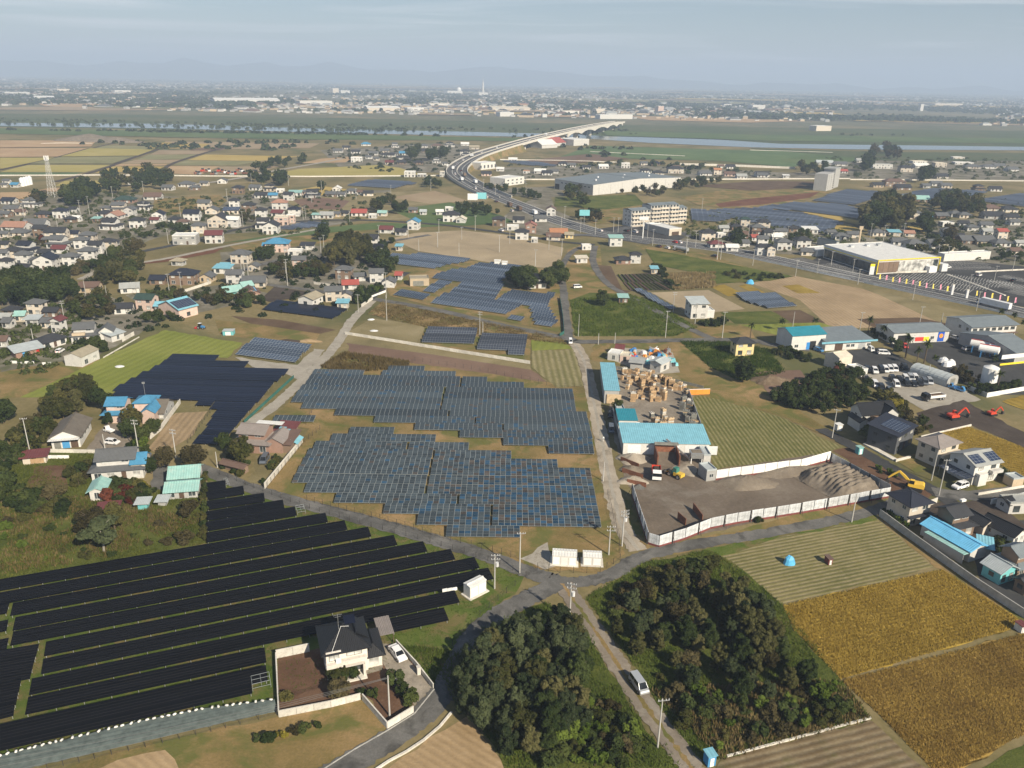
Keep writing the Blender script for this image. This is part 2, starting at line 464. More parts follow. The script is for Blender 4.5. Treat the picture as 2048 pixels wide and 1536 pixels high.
earth('sand_yard',[(.105,.085,.066),(.15,.122,.096),(.21,.18,.145)],0.06,1.2,patch=(.05,.58,(.26,.235,.20),.5))
earth('village_ground',[(.095,.09,.06),(.17,.155,.12),(.27,.25,.21)],0.05,.35,patch=(.06,.58,(.075,.085,.03),.7))
earth('gravel',[(.25,.225,.19),(.32,.295,.25),(.40,.37,.32)],0.15,3.0,patch=(.15,.6,(.15,.135,.11),.5))
earth('dirt_road',[(.25,.215,.165),(.34,.295,.235),(.43,.38,.31)],0.12,2.5,patch=(.10,.58,(.13,.11,.08),.7))
earth('old_asphalt',[(.085,.084,.08),(.125,.122,.116),(.18,.175,.165)],0.16,3.0,patch=(.18,.57,(.05,.049,.046),.75),bumpk=.2)
earth('asphalt',[(.040,.041,.043),(.052,.053,.055),(.070,.071,.073)],0.12,2.5,patch=(.06,.6,(.085,.085,.083),.5),bumpk=.15)
earth('highway_asphalt',[(.075,.077,.082),(.092,.094,.099),(.115,.117,.121)],0.06,2.5,bumpk=.1)
earth('green_stubble',[(.105,.105,.035),(.145,.135,.05),(.195,.17,.075)],0.06,1.4,rows=(19,1.1,.85,(.28,.235,.14)),patch=(.07,.60,(.20,.165,.09),.6))
earth('corn_rows',[(.075,.085,.022),(.105,.11,.032),(.14,.135,.05)],0.08,1.6,rows=(93,1.25,.75,(.27,.235,.12)),patch=(.06,.62,(.19,.16,.07),.5))
earth('corn_rows_small',[(.12,.12,.045),(.16,.145,.06),(.2,.175,.085)],0.08,1.6,rows=(92,2.2,.8,(.30,.26,.15)))
earth('field_gold',[(.26,.18,.03),(.32,.225,.042),(.39,.285,.07)],0.10,2.8,patch=(.085,.62,(.11,.08,.035),.7),rows=(18,.9,.30,(.17,.12,.03)),bumpk=.9,bdist=.35)
earth('field_amber',[(.26,.175,.042),(.33,.225,.06),(.40,.29,.09)],0.08,2.8,patch=(.07,.58,(.085,.055,.03),.85),rows=(18,.9,.30,(.15,.10,.03)),bumpk=.9,bdist=.35)
earth('field_bare_rows',[(.10,.072,.040),(.14,.102,.058),(.20,.155,.09)],0.10,2.0,rows=(17,1.3,.9,(.24,.195,.125)),patch=(.12,.56,(.085,.09,.03),.7))
earth('straw',[(.26,.185,.10),(.34,.245,.14),(.42,.31,.19)],0.12,2.0,rows=(144,1.3,.3,(.2,.14,.075)))
for k,(a,b2,c) in enumerate([((.33,.24,.07),(.38,.28,.09),(.42,.33,.13)),((.33,.22,.12),(.38,.26,.15),(.44,.32,.19)),((.17,.17,.08),(.21,.20,.10),(.26,.24,.13)),((.24,.18,.11),(.29,.22,.14),(.33,.26,.17)),((.07,.11,.045),(.09,.14,.055),(.13,.17,.075)),((.12,.08,.055),(.15,.10,.07),(.18,.125,.09)),((.29,.25,.08),(.33,.28,.09),(.37,.31,.12))]):
 earth('far_field_%d'%k,[a,b2,c],0.02,0.3,bumpk=0)
earth('riverbank',[(.05,.075,.032),(.075,.095,.042),(.13,.115,.065)],0.008,0.08,bumpk=0,finek=.5)
earth('levee_grass',[(.06,.10,.035),(.085,.125,.045),(.12,.15,.06)],0.01,0.2,bumpk=0)
earth('mountain',[(.03,.045,.05),(.045,.06,.06),(.06,.075,.07)],0.0008,0.01,bumpk=0)
earth('sand_pile',[(.135,.112,.088),(.18,.152,.12),(.24,.205,.165)],0.3,2.0,bumpk=.7)
earth('sand_pale',[(.25,.215,.17),(.31,.27,.22),(.38,.34,.28)],0.3,2.0)
earth('spoil_heap',[(.10,.075,.05),(.15,.11,.075),(.22,.17,.12)],0.5,3.0,bumpk=.9)
m,N,L,b=base('water',0.12,0.5)
b.inputs['Base Color'].default_value=(.07,.095,.105,1)
g=N.new('ShaderNodeNewGeometry');bump(N,L,b,noise(N,L,g.outputs['Position'],.08,4),.25,.6)
leafmat('leaf_dark',(.024,.038,.013),(.060,.078,.026),.25,.7);leafmat('leaf_mid',(.032,.048,.014),(.075,.09,.028));leafmat('leaf_olive',(.045,.052,.016),(.105,.095,.032))
leafmat('leaf_blue',(.030,.044,.020),(.080,.095,.046),.25,.8);leafmat('leaf_brown',(.045,.040,.018),(.105,.088,.042));leafmat('leaf_red',(.07,.018,.012),(.14,.05,.03));leafmat('leaf_yellow',(.11,.10,.014),(.20,.17,.03))
leafmat('leaf_lime',(.06,.095,.015),(.115,.15,.03));leafmat('grass_blade',(.05,.085,.014),(.11,.14,.028),.3,.2);leafmat('grass_lime',(.075,.095,.016),(.16,.165,.04),.3,.2);leafmat('grass_dry',(.14,.105,.04),(.26,.20,.10),.3,.2);leafmat('rice_blade',(.26,.18,.03),(.41,.30,.07),.3,.12)
leafmat('rice_amber',(.22,.14,.04),(.38,.27,.075),.3,.12);leafmat('leaf_bamboo',(.05,.056,.018),(.12,.112,.048),.25,.9);leafmat('far_leaf',(.03,.045,.022),(.06,.075,.035),0.1,.05)
# ------------------------ ground, fields, water
def struct(o):o['kind']='structure';return o
def ladder(lo,hi,first):
 a,s=[lo],first
 return a
xs=sorted(set([-30000,-18000,-11000,-7000,-5000,-3600]+list(range(-2800,2801,400))+[3600,5000,7000,11000,18000,30000]))
ys=[-1500,-600,-200]+list(range(0,2401,300))+[3000,4000,5500,7500,10000,14000,20000,30000]
mb=MB()
for i in range(len(xs)):
 for j in range(len(ys)):mb.v.append((xs[i],ys[j],0))
n=len(ys)
for i in range(len(xs)-1):
 for j in range(n-1):
  mb.f.append((i*n+j,(i+1)*n+j,(i+1)*n+j+1,i*n+j+1));mb.m.append(1 if ys[j]>=1800 else 0)
struct(mb.build('ground',['ground_mix','plain_far']))
LAYER=[0]
def field(name,mat,fr,s,bumpup=0.0):
 LAYER[0]+=1
 pts=poly_pts(fr,s)
 d=min(p.y for p in pts)
 z=0.0022*(LAYER[0]%40+1)*(1+(max(d,0)/420)**2)+bumpup
 if sum((pts[i].x*pts[(i+1)%len(pts)].y-pts[(i+1)%len(pts)].x*pts[i].y) for i in range(len(pts)))<0:pts.reverse()
 if d<260 and name!='driveway':
  q=[]
  for a,b in zip(pts,pts[1:]+pts[:1]):
   n=max(1,int((b-a).length/2.5))
   for k in range(n):q.append(a.lerp(b,k/n)+(Vector((rng.normal()*.3,rng.normal()*.3,0)) if k else Vector()))
  pts=q
 o=MB().quad([(p.x,p.y,z) for p in pts]).build(name,mat)
 return struct(o)
field('far_plain','riverbank','px','-400,226 200,228 700,236 1240,250 2048,262 2500,268 2500,298 2048,300 1500,293 1240,280 900,268 500,262 -400,248')
for s in('0,400 200,385 430,398 450,440 300,480 260,500 240,540 0,570','330,400 560,385 780,380 790,430 640,455 430,470','0,590 140,570 240,600 330,640 200,710 0,760','440,505 600,490 780,500 760,560 740,600 560,575 450,560','1240,470 1400,460 1480,440 1640,455 1760,480 1640,512 1500,505','1740,450 2070,430 2070,545 1900,520 1760,500','640,300 900,285 990,305 900,345 690,345','1000,335 1280,330 1560,345 1700,345 1700,358 1000,358','1640,316 2070,322 2070,362 1700,358','1060,400 1100,385 1110,420 1180,450 1080,470 1000,460 1010,430','250,590 440,570 560,590 470,610 330,640','960,380 1120,372 1130,395 1000,392'):
 field('village_ground','village_ground','px',s)
field('river','water','px','-300,246 0,246 330,248 620,257 900,263 1150,269 1215,273 1400,277 1560,288 2048,294 2400,298 2400,304 2048,301 1700,299 1500,295 1300,286 1150,276 900,271 620,265 330,257 0,252 -300,252')
field('far_field','far_field_1','px','70,206 210,203 430,206 410,214 200,216 90,213')
field('far_field','far_field_3','px','0,216 140,213 380,220 200,222 0,220')
field('far_field','far_field_1','px','1240,232 1420,236 1600,243 1500,246 1300,241')
field('far_field','far_field_3','px','1690,236 1950,240 2048,246 2048,252 1800,246')
field('far_field','far_field_1','px','440,196 620,199 600,203 420,200')
field('far_field','far_field_3','px','700,212 1000,218 980,222 700,217')
field('far_field','far_field_2','px','1050,196 1500,206 1480,210 1040,200')
field('far_field','far_field_3','px','100,184 330,186 320,190 90,189')
for k in range(46):
 px,t=rng.uniform(-60,2050),rng.random()
 py=158+(px-1024)*.0183+16+58*t
 w,h=rng.uniform(40,170),rng.uniform(.6,1.2)+2.6*t
 field('far_field','far_field_%d'%(1,3,0,3,2)[k%5],'px',f'{px - w},{py - w * .018} {px + w * .8},{py + w * .012} {px + w},{py + w * .02 + h} {px - w * .8},{py - w * .012 + h}')
field('levee','levee_grass','px','-200,258 0,257 330,262 620,268 900,274 1090,278 1060,284 900,281 640,280 400,276 0,268 -200,268')
field('levee','levee_grass','px','1200,262 1500,270 2048,278 2300,282 2300,292 2048,288 1560,283 1215,272')
field('floodplain','far_field_4','px','1180,292 1360,297 1640,305 1700,318 1580,335 1440,322 1260,318 1110,318')
field('floodplain','riverbank','px','1500,297 1750,304 2200,308 2200,322 1780,322 1660,312')
field('floodplain','far_field_5','px','1050,322 1180,308 1260,318 1110,330')
field('floodplain','levee_grass','px','1640,303 1860,312 1740,322 1600,330 1560,322')
for m,s in((1,'0,285 190,285 182,294 0,296'),(1,'0,297 176,297 115,314 0,315'),(6,'0,316 110,316 5,338 0,338'),(6,'182,297 308,300 275,312 120,314'),(2,'118,315 270,313 225,328 60,328'),(6,'55,330 222,330 170,344 0,344'),(4,'0,345 165,345 140,351 0,351'),(3,'318,300 420,301 400,308 300,309'),(2,'296,310 398,309 370,318 275,319'),(3,'270,320 365,319 340,326 240,327'),(1,'240,328 335,328 330,331 225,332'),(0,'222,333 330,333 310,341 190,346'),(0,'410,309 600,313 520,322 376,320'),(2,'372,321 520,323 470,331 345,330'),(1,'340,332 440,333 400,350 325,346'),(3,'330,283 640,287 620,296 420,299 330,297'),(0,'290,290 330,285 420,288 400,297 300,297'),(5,'400,296 470,294 440,301 380,301'),(2,'200,291 300,293 290,299 190,298'),(6,'600,338 760,330 800,336 850,352 520,352 560,345'),(3,'440,334 560,332 520,346 420,350'),(1,'0,281 260,282 200,285 0,285'),(1,'640,318 720,312 690,325 600,327'),(1,'0,385 60,384 90,393 60,405 0,405'),(6,'130,362 212,361 205,374 110,372'),(1,'100,376 200,376 180,386 70,382'),(0,'560,386 640,372 700,380 640,392'),(3,'780,395 870,382 935,402 860,408')):
 field('rice_field','far_field_%d'%m,'px',s)
field('grass_field','dry_grass','px','310,398 440,390 455,402 430,420 330,432 300,425')
field('grass_field','dry_grass_pale','px','560,398 720,388 880,380 940,405 840,440 640,440')
field('field','soil_mauve','px','585,400 640,395 700,402 680,420 610,418')
field('field','levee_grass','px','780,420 900,405 1000,430 1030,445 930,452 840,446')
field('field','soil_red','px','270,530 300,522 420,497 455,491 430,506 330,524')
field('field','dry_grass','px','455,490 560,478 740,458 720,474 600,492 480,506')
field('field','levee_grass','px','440,487 640,456 760,445 900,452 700,462')
field('field','mown_beige','px','780,478 830,466 925,461 1010,470 1127,496 1118,538 1010,530 835,502')
field('field','dry_grass','px','1360,395 1450,380 1650,372 1660,385 1540,425 1400,412')
field('field','soil_brown','px','1390,372 1520,362 1640,364 1650,375 1500,382')
field('field','soil_red','px','1430,408 1500,398 1640,384 1620,396 1520,410 1440,415')
field('field','green_weeds','px','1110,395 1270,390 1290,410 1210,420 1110,412')
field('field','dry_grass','px','1150,420 1300,408 1260,440 1190,450')
field('field','far_field_0','px','1600,424 1640,425 1735,446 1715,450')
field('field','far_field_0','px','1640,454 1700,450 1725,462 1715,474 1690,466')
field('field','far_field_0','px','1815,447 1850,455 1850,470 1815,462')
field('field','green_weeds','px','1290,498 1340,506 1588,553 1540,562 1430,568 1400,548 1310,530')
field('field','dry_grass','px','1270,490 1400,505 1500,535 1420,525 1300,505')
field('field','dry_grass_pale','px','1330,548 1430,545 1430,575 1350,580')
field('field','dry_grass','px','1128,560 1135,500 1165,488 1200,490 1205,545 1255,590 1200,600 1140,600')
field('field','green_weeds','px','1140,600 1180,585 1255,588 1300,600 1395,655 1350,673 1150,672')
field('field','soil_brown','px','1195,530 1222,532 1245,580 1262,582 1245,590 1215,565')
field('vegetable_plot','soil_dark','px','1232,550 1315,545 1342,580 1262,582')
field('field','mown_beige','px','1302,585 1417,580 1490,618 1415,626 1370,622')
field('field','tan_stubble','px','1500,566 1580,550 1727,578 1860,628 1910,656 1660,656 1600,600')
field('field','dry_grass_pale','px','1730,577 2048,650 2048,668 1900,655')
field('field','soil_brown','px','1714,638 1835,635 1900,648 1880,657 1745,654')
field('rice_field','field_gold','px','1420,573 1449,569 1490,589 1456,593')
field('rice_field','field_gold','px','1477,572 1494,568 1530,585 1508,587')
field('rice_field','field_gold','px','1564,572 1596,569 1640,586 1596,587')
field('field','green_weeds','px','1440,625 1540,622 1590,640 1560,648 1470,648')
field('field','soil_brown','px','1545,622 1600,620 1650,645 1590,650')
field('field','lime_lawn','px','1470,650 1640,645 1700,665 1560,672')
field('field','dry_grass','px','1390,655 1440,640 1500,655 1510,676 1340,676')
field('field','green_weeds','px','1360,683 1460,684 1540,700 1570,745 1480,762 1420,735')
field('field','dry_grass','px','1190,686 1360,684 1420,735 1500,760 1560,800 1680,870 1690,890 1560,832 1400,790 1340,740 1240,730 1180,720')
field('scrap_ground','gravel','px','1210,715 1240,695 1345,705 1360,745 1300,750')
field('field','soil_mauve','px','1505,745 1600,740 1620,765 1540,790')
field('lime_field','lime_lawn','px','40,795 215,712 330,660 485,686 455,716 350,708 300,742 215,792')
field('grass_field','dry_grass','px','0,745 130,722 200,720 40,795 0,800')
field('field','soil_brown','px','462,632 560,640 672,660 640,668 520,655')
field('field','soil_dark','px','548,574 645,588 540,604 520,600')
field('field','dry_grass','px','430,640 520,650 640,668 625,695 510,678 440,670')
field('yard','gravel','px','470,715 595,730 628,698 650,700 600,760 560,745 520,740')
field('field','soil_mauve','px','690,684 870,708 1060,738 1098,770 1060,764 880,737 700,706')
field('field','dry_grass_pale','px','690,672 870,698 1060,730 1062,740 870,710 690,686')
field('field','dry_grass_pale','px','690,668 745,637 850,652 838,692 700,676')
field('field','dry_grass','px','735,628 765,603 1120,676 1135,690 850,655')
field('field','dry_grass','px','640,735 690,706 820,724 812,738 700,745')
field('field','dry_grass','px','760,545 960,520 1130,545 1133,668 900,622 780,592')
field('field','dry_grass','px','840,692 1060,722 1062,678 960,668 850,655')
field('stubble_field','corn_rows_small','px','1064,702 1150,700 1168,773 1115,776 1062,735')
field('field','lime_lawn','px','1062,680 1130,685 1145,698 1064,702')
field('field','dry_grass','px','520,985 618,858 535,845 640,742 800,722 1060,760 1172,776 1190,860 1215,990 1250,1108 1200,1148 1080,1138 980,1105 760,1042 620,1006')
field('plot','tan_stubble','a5','1195,640 1420,350 1680,335 1520,560 1300,690')
field('garden','soil_garden','a5','285,780 550,770 550,975 215,965')
field('yard','yard_earth','a5','700,640 850,440 1020,430 1060,600 1080,680 980,720 800,660')
field('drive','old_asphalt','a5','1000,660 1080,590 1140,690 1200,700 1120,740 1020,700')
field('drive','old_asphalt','a5','1265,750 1370,760 1310,1020 1200,1040')
field('rough_ground','green_weeds','px','-60,935 70,890 180,905 290,985 410,965 411,1086 200,1130 -60,1180')
field('yard','dry_grass_pale','a6','480,1170 530,940 640,900 900,800 760,960 640,1180')
field('array_grass','bright_grass','px','-80,1182 412,1088 413,955 440,952 640,1024 860,1084 1050,1148 1040,1172 955,1242 905,1302 880,1340 868,1378 780,1282 640,1300 556,1318 556,1408 -80,1560')
field('lawn','dry_grass','px','60,1560 300,1484 552,1434 722,1392 778,1460 640,1560')
field('straw_field','straw','px','150,1560 235,1520 330,1500 380,1560')
field('straw_field','straw','px','740,1560 890,1460 935,1432 1030,1560')
field('garden','soil_garden','px','556,1316 640,1296 760,1284 820,1320 866,1372 776,1454 726,1390 557,1432')
field('driveway','drive_concrete','a2','1115,460 1250,470 1330,560 1580,845 1420,1000 1290,800 1180,690 1140,620')
field('path','drive_concrete','a2','890,690 960,670 1150,640 1140,690 960,740')
field('lumber_yard','yard_earth','px','1200,738 1240,735 1385,785 1418,908 1236,908 1224,840')
field('sand_yard','sand_yard','px','1238,906 1418,908 1432,940 1650,905 1662,905 1780,978 1680,1002 1316,1090 1300,1088 1268,990 1250,960')
field('verge','dry_grass','px','1240,1000 1262,1000 1300,1095 1320,1097 1780,985 1790,1010 1640,1046 1330,1110 1280,1100')
field('field','corn_rows','px','1383,795 1415,789 1560,834 1684,894 1655,906 1430,939 1403,860')
field('stubble_field','green_stubble','px','1441,1112 1560,1072 1750,1037 1868,1135 1560,1212 1500,1152')
field('verge','bright_grass','px','1405,1100 1640,1055 1752,1030 1755,1040 1560,1074 1441,1112')
field('verge','dry_grass','px','1752,1032 1780,1050 2060,1236 2045,1245 1884,1140 1868,1135')
field('rice_field','field_gold','px','1565,1211 1884,1140 2039,1240 2020,1259 1682,1358 1587,1259')
field('rice_field','field_amber','px','1684,1362 2060,1264 2060,1464 1920,1540 1868,1545 1740,1412')
field('stubble_field','field_bare_rows','px','1441,1519 1742,1440 1870,1560 1420,1560')
field('verge','green_weeds','px','1925,1560 2060,1478 2060,1560')
field('thicket_floor','green_weeds','px','905,1400 880,1340 960,1262 1090,1205 1160,1240 1290,1460 1385,1560 1020,1560 945,1435')
field('thicket_floor','green_weeds','px','1172,1195 1290,1125 1420,1100 1441,1112 1500,1152 1565,1211 1587,1259 1682,1360 1740,1438 1441,1517 1400,1530 1260,1320')
field('car_lot','gravel','px','1730,750 1800,738 1850,735 1962,800 1930,805 1850,822 1790,790')
field('car_lot','asphalt','px','1640,706 1765,695 1840,735 1790,745 1745,750')
field('car_lot','asphalt','px','1765,690 1905,676 2060,692 2060,790 1965,790 1850,720')
field('building_site','soil_dark','px','1833,826 1927,800 1990,835 2060,872 2060,902 1942,850 1862,868')
field('rice_field','field_gold','px','1845,875 1935,853 2060,900 2060,968 1990,922')
field('rice_field','field_gold','px','2004,803 2060,786 2060,826')
field('rough_ground','soil_garden','px','1700,895 1790,945 1870,985 1850,1005 1782,985 1778,972 1665,902')
field('garden','dry_grass','px','1780,915 1830,945 1890,935 1860,905')
field('yard','asphalt','px','1930,1060 2060,1040 2060,1240 1960,1160')
field('garden','dry_grass','px','1940,960 2010,940 2060,965 2060,985 1960,985')
field('yard','soil_dark','px','1800,1010 1990,1000 2060,1060 2060,1100 1960,1085 1830,1050')
field('store_lot','asphalt','px','1600,536 1640,512 1750,505 2100,538 2100,622 1735,567')
field('store_lot','old_asphalt','px','1560,520 1605,515 1640,525 1600,538')
field('verge','gravel','px','1095,1085 1120,1130 1090,1140 1040,1118')
# ------------------------ roads
def smooth(pts,k=6):
 out=[]
 n=len(pts)
 for i in range(n-1):
  p0,p1,p2,p3=pts[max(i-1,0)],pts[i],pts[i+1],pts[min(i+2,n-1)]
  for j in range(k):
   t=j/k
   out.append(0.5*((2*p1)+(p2-p0)*t+(2*p0-5*p1+4*p2-p3)*t*t+(3*p1-p0-3*p2+p3)*t**3))
 return out+[pts[-1]]
def offsets(pts,d):
 out=[]
 for i,p in enumerate(pts):
  a,b=pts[max(i-1,0)],pts[min(i+1,len(pts)-1)]
  t=Vector((b.x-a.x,b.y-a.y,0)).normalized()
  out.append(Vector((p.x-t.y*d,p.y+t.x*d,p.z)))
 return out
def ribbon(pts,w0,w1,z,name,mat,jit=0.0):
 a,b=offsets(pts,w0),offsets(pts,w1)
 if jit:a,b=([p+Vector((rng.normal()*jit,rng.normal()*jit,0)) for p in q] for q in(a,b))
 mb=MB()
 for i in range(len(pts)-1):
  mb.quad([b[i]+Vector((0,0,z)),b[i+1]+Vector((0,0,z)),a[i+1]+Vector((0,0,z)),a[i]+Vector((0,0,z))])
 return mb.build(name,mat)
RZ=[0.10]
def road(name,mat,w,s,fr='px',lines=False,edge=None,mid=None):
 RZ[0]+=0.003
 pts=smooth([Q(fr,*map(float,t.split(','))) for t in s.split()],14 if 'lane' in name else 6)
 d=min(p.y for p in pts)
 z=RZ[0]*(1+(max(d,0)/900)**2)
 o=struct(ribbon(pts,w/2,-w/2,z,name,mat,.16 if 'lane' in name else 0))
 if mid:struct(ribbon(pts,mid[1]/2,-mid[1]/2,z+.004,'verge',mid[0],.12))
 if edge:
  for sgn in(-1,1):
   struct(ribbon(pts,sgn*w/2+.5*edge[0],sgn*w/2-.5*edge[0],z-.002,'verge',edge[1]))
 if lines:
  for off in lines:
   struct(ribbon(pts,off+.12,off-.12,z+.03,'road_marking','marking_white'))
 return pts
road('dirt_lane','dirt_road',4.2,'1146,684 1165,715 1182,780 1198,855 1213,930 1229,1000 1246,1058 1278,1102',mid=('gravel',.9))
road('lane','old_asphalt',4.2,'395,935 520,983 640,1017 760,1049 880,1083 980,1115 1060,1146 1110,1160')
road('lane','old_asphalt',3.6,'1100,1162 1160,1165 1225,1148 1290,1112 1400,1088 1500,1072 1640,1047 1740,1024 1790,1006')
road('dirt_lane','yard_earth',3.7,'1125,1168 1150,1205 1190,1262 1240,1336 1300,1425 1360,1505 1400,1560',mid=('dry_grass',.7))
road('lane','old_asphalt',4.5,'1130,1160 1075,1188 1010,1222 960,1258 925,1310 900,1360 865,1410 800,1466 690,1535 640,1565')
road('lane','asphalt',4.2,'1640,858 1700,890 1790,940 1868,982 1905,1008 1960,1042 2060,1100')
road('lane','old_asphalt',5.0,'1868,984 1940,992 2060,980')
road('lane','old_asphalt',4.6,'690,590 745,598 870,620 1000,650 1130,676 1180,684 1470,680 1545,690 1620,700')
road('dirt_lane','gravel',4.0,'745,602 705,640 672,690 632,735 590,775 545,815 480,862')
road('lane','old_asphalt',3.6,'1138,676 1131,630 1127,580 1121,548 1130,522 1150,500 1185,488')
road('lane','old_asphalt',3.8,'1190,492 1186,520 1198,548 1225,575 1290,610 1345,640 1395,665 1430,680')
road('lane','asphalt',4.0,'740,598 785,562 815,545')
road('lane','old_asphalt',4.0,'690,592 640,583 546,571 480,560')
road('lane','old_asphalt',4.5,'470,545 560,520 640,512 720,492 800,480 860,470')
road('lane','asphalt',5.0,'0,560 60,552 150,540 220,518 300,500 340,492 430,470 480,458 560,446 700,440 860,448 1000,465 1110,482 1190,490')
road('lane','gravel',4.0,'160,560 220,535 330,518 450,493 600,465 650,456')
road('lane','old_asphalt',4.0,'-20,700 60,690 130,660')
road('farm_track','soil_dark',5.0,'0,340 90,321 172,300 230,286')
road('farm_track','soil_dark',6.0,'111,364 200,340 262,317 318,298 350,286')
road('farm_track','soil_dark',5.0,'325,348 340,330 400,309 470,290')
road('road','gravel',7.0,'370,372 470,358 560,340 640,326 690,316')
hw_s='2080,634 1960,606 1830,578 1700,552 1580,526 1470,503 1380,490 1290,480 1220,470 1160,455 1100,436 1050,415 1000,396'
HW=road('highway','highway_asphalt',17.0,hw_s,lines=(-8.0,-4.2,0.25,-0.25,4.2,8.0),edge=(1.4,'concrete'))
road('road','highway_asphalt',8.0,'1090,478 1160,470 1240,478 1300,488',lines=(0,))
road('road','highway_asphalt',7.0,'1225,472 1260,455 1340,462 1400,478')
field('forecourt','asphalt','c3','490,590 720,560 1020,590 1240,660 1180,690 900,660 620,620')
def strip_wall(name,mat,s,h,w,fr='px',label=None,cat=None,group=None,pieces=None,z0=0.0,cap=None):
 """wall along a polyline; pieces = panel length -> each panel is a part"""
 pts=[Q(fr,*map(float,t.split(','))) for t in s.split()]
 root=thing(name,label,cat,pts[0],0,group) if label else None
 o0=pts[0] if root else Vector((0,0,0))
 for a,b in zip(pts,pts[1:]):
  L_,an=(b-a).length,direction(a,b)
  n=max(1,round(L_/pieces)) if pieces else 1
  key=None
  for k in range(n):
   p=a+(b-a)*(k/n)
   g=0.02 if n>1 else 0
   if key is None:
    mb=MB().box(g,L_/n-g,-w/2,w/2,z0,h)
    if cap:mb.box(-.02,L_/n+.02,-w/2-.03,w/2+.03,h,h+.07,1)
    key=mb.mesh(name+'_panel',[mat,cap or mat])
   link('panel' if n>1 else 'wall_section',key,root,p-o0,an)
 return root
 # ------------------------ solar farms
_pc={}
def panel_mesh(w,h,mat):
 k=(round(w,2),round(h,2),mat)
 if k not in _pc:
  _pc[k]=MB().box(0,w,0,h,0,.04).mesh('solar_panel',mat)
 return _pc[k]
def frame_of(a,b,h0):
 """origin on the ground under the low front edge, rotation along the row, length"""
 return Vector((a.x,a.y,0)),direction(a,b),Vector((b.x-a.x,b.y-a.y,0)).length
def solar_row(a,b,d,tilt,style,label,group,h0=.7,colw=1.36,nrow=4,mats=None,strips=6,single=False,hot=None):
 o,rz,L_=frame_of(a,b,h0)
 root=thing('solar_panel_row',label,'solar panels',o,rz,group)
 t=R(tilt);ct,st=math.cos(t),math.sin(t)
 dep=d/ct
 def tilted(name,me,x,v,lift):
  ob=link(name,me,root,(x,v*ct-lift*st,h0+v*st+lift*ct))
  ob.rotation_euler=(t,0,0)
  return ob
 mb=MB()
 n=max(2,int(L_/(4.0 if L_<120 else 6.0)))
 for i in range(n+1):
  x=.25+(L_-.5)*i/n
  mb.box(x-.05,x+.05,.35,.45,0,h0+.38*math.tan(t)).box(x-.05,x+.05,d-.5,d-.4,0,h0+(d-.47)*math.tan(t))
 mb.build('support_legs','steel',root)['kind']='stuff'
 if style=='grid':
  ncol=max(1,round(L_/colw));cw=L_/ncol;rh=dep/nrow
  tilted('mounting_frame',MB().box(0,L_,0,dep,-.06,0).mesh('mounting_frame','aluminium'),0,0,0)
  gx,gy=.11,.085
  if single:
   for c in range(ncol):
    for r in range(nrow):
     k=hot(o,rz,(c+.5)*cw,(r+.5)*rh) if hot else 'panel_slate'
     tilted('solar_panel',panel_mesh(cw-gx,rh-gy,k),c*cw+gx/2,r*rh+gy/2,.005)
  else:
   mb=MB()
   ms=['panel_slate','panel_blue','panel_brown']
   for c in range(ncol):
    for r in range(nrow):
     x,y=c*cw+gx/2,r*rh+gy/2
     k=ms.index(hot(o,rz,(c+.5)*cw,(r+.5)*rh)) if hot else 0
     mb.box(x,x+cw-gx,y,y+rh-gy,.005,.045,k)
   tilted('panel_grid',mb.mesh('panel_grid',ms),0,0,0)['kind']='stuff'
 elif style=='strip':
  sh=dep/strips
  me=MB().box(0,L_,0,sh-.07,0,.045).mesh('panel_strip',mats or 'panel_black')
  for r in range(strips):
   tilted('panel_strip',me,0,r*sh,0)
  tilted('mounting_frame',MB().box(.1,L_-.1,.1,dep-.1,-.06,-.01).mesh('mounting_frame','dark_metal'),0,0,0)
 else:
  tilted('panel_sheet',MB().box(0,L_,0,dep,0,.05).mesh('panel_sheet',mats or 'panel_far'),0,0,0)
  tilted('edge_frame',MB().box(-.04,L_+.04,-.05,0,-.05,.07).mesh('edge_frame','aluminium'),0,0,0)
 return root
def reflection_tint(o,rz,x,v):  # paints the specular mottle as panel colours, densest round one spot
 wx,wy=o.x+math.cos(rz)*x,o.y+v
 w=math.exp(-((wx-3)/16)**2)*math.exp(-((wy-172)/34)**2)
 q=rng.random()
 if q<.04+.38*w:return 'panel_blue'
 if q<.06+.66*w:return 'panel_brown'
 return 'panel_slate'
HB=.6
B_ROWS=[((696.9,868),(786.4,868.4),[]),((659.8,881.7),(870.3,883.6),[]),((625.5,896.9),(936.9,900.3),[(811.5,816.5)]),((611.4,912.2),(1022.5,917.2),[(863.7,868.7)]),((602.3,928.4),(1115.8,935.2),[(859.5,864.5)]),((593.1,945.6),(1183,953.4),[(856,861)]),((583.3,964.5),(1186.6,971.9),[(851.7,857.2)]),((607.2,983.9),(1190.8,991.4),[(848,853.6)]),((667.2,1004.7),(1194.4,1010.9),[(912.7,918)]),((766,1026.3),(1198.6,1032),[(980.3,985.6)]),((833.3,1048.4),(1203,1053.9),[(979.4,984.5)]),((891.6,1072.2),(1040,1074.2),[])]
U_ROWS=[((774.7,741.4),(848.1,741.9),[]),((624,748.6),(910.5,753.1),[(725.5,762)]),((616.9,759),(973.8,764.5),[(919.5,924)]),((610.3,768.8),(1048,775.5),[(918.3,922.5)]),((598.9,780.3),(1146.7,788.8),[(886,891)]),((590,791.6),(1149,800.5),[(883.4,887.8)]),((581.7,803.6),(1150.6,812.2),[(881.5,885.5)]),((601.3,816.1),(1152.7,824.4),[(879,882.5)]),((668,829.8),(1175,836.4),[(894.4,898.8)]),((747,843.9),(1178.4,849.7),[(948.3,952)]),((828.6,858.8),(1182,863),[(1004,1007.8)]),((919,873.9),(1185.5,877.5),[]),((1006.9,889.5),(1186.5,891.5),[]),((1097.7,905.9),(1189,907.4),[])]
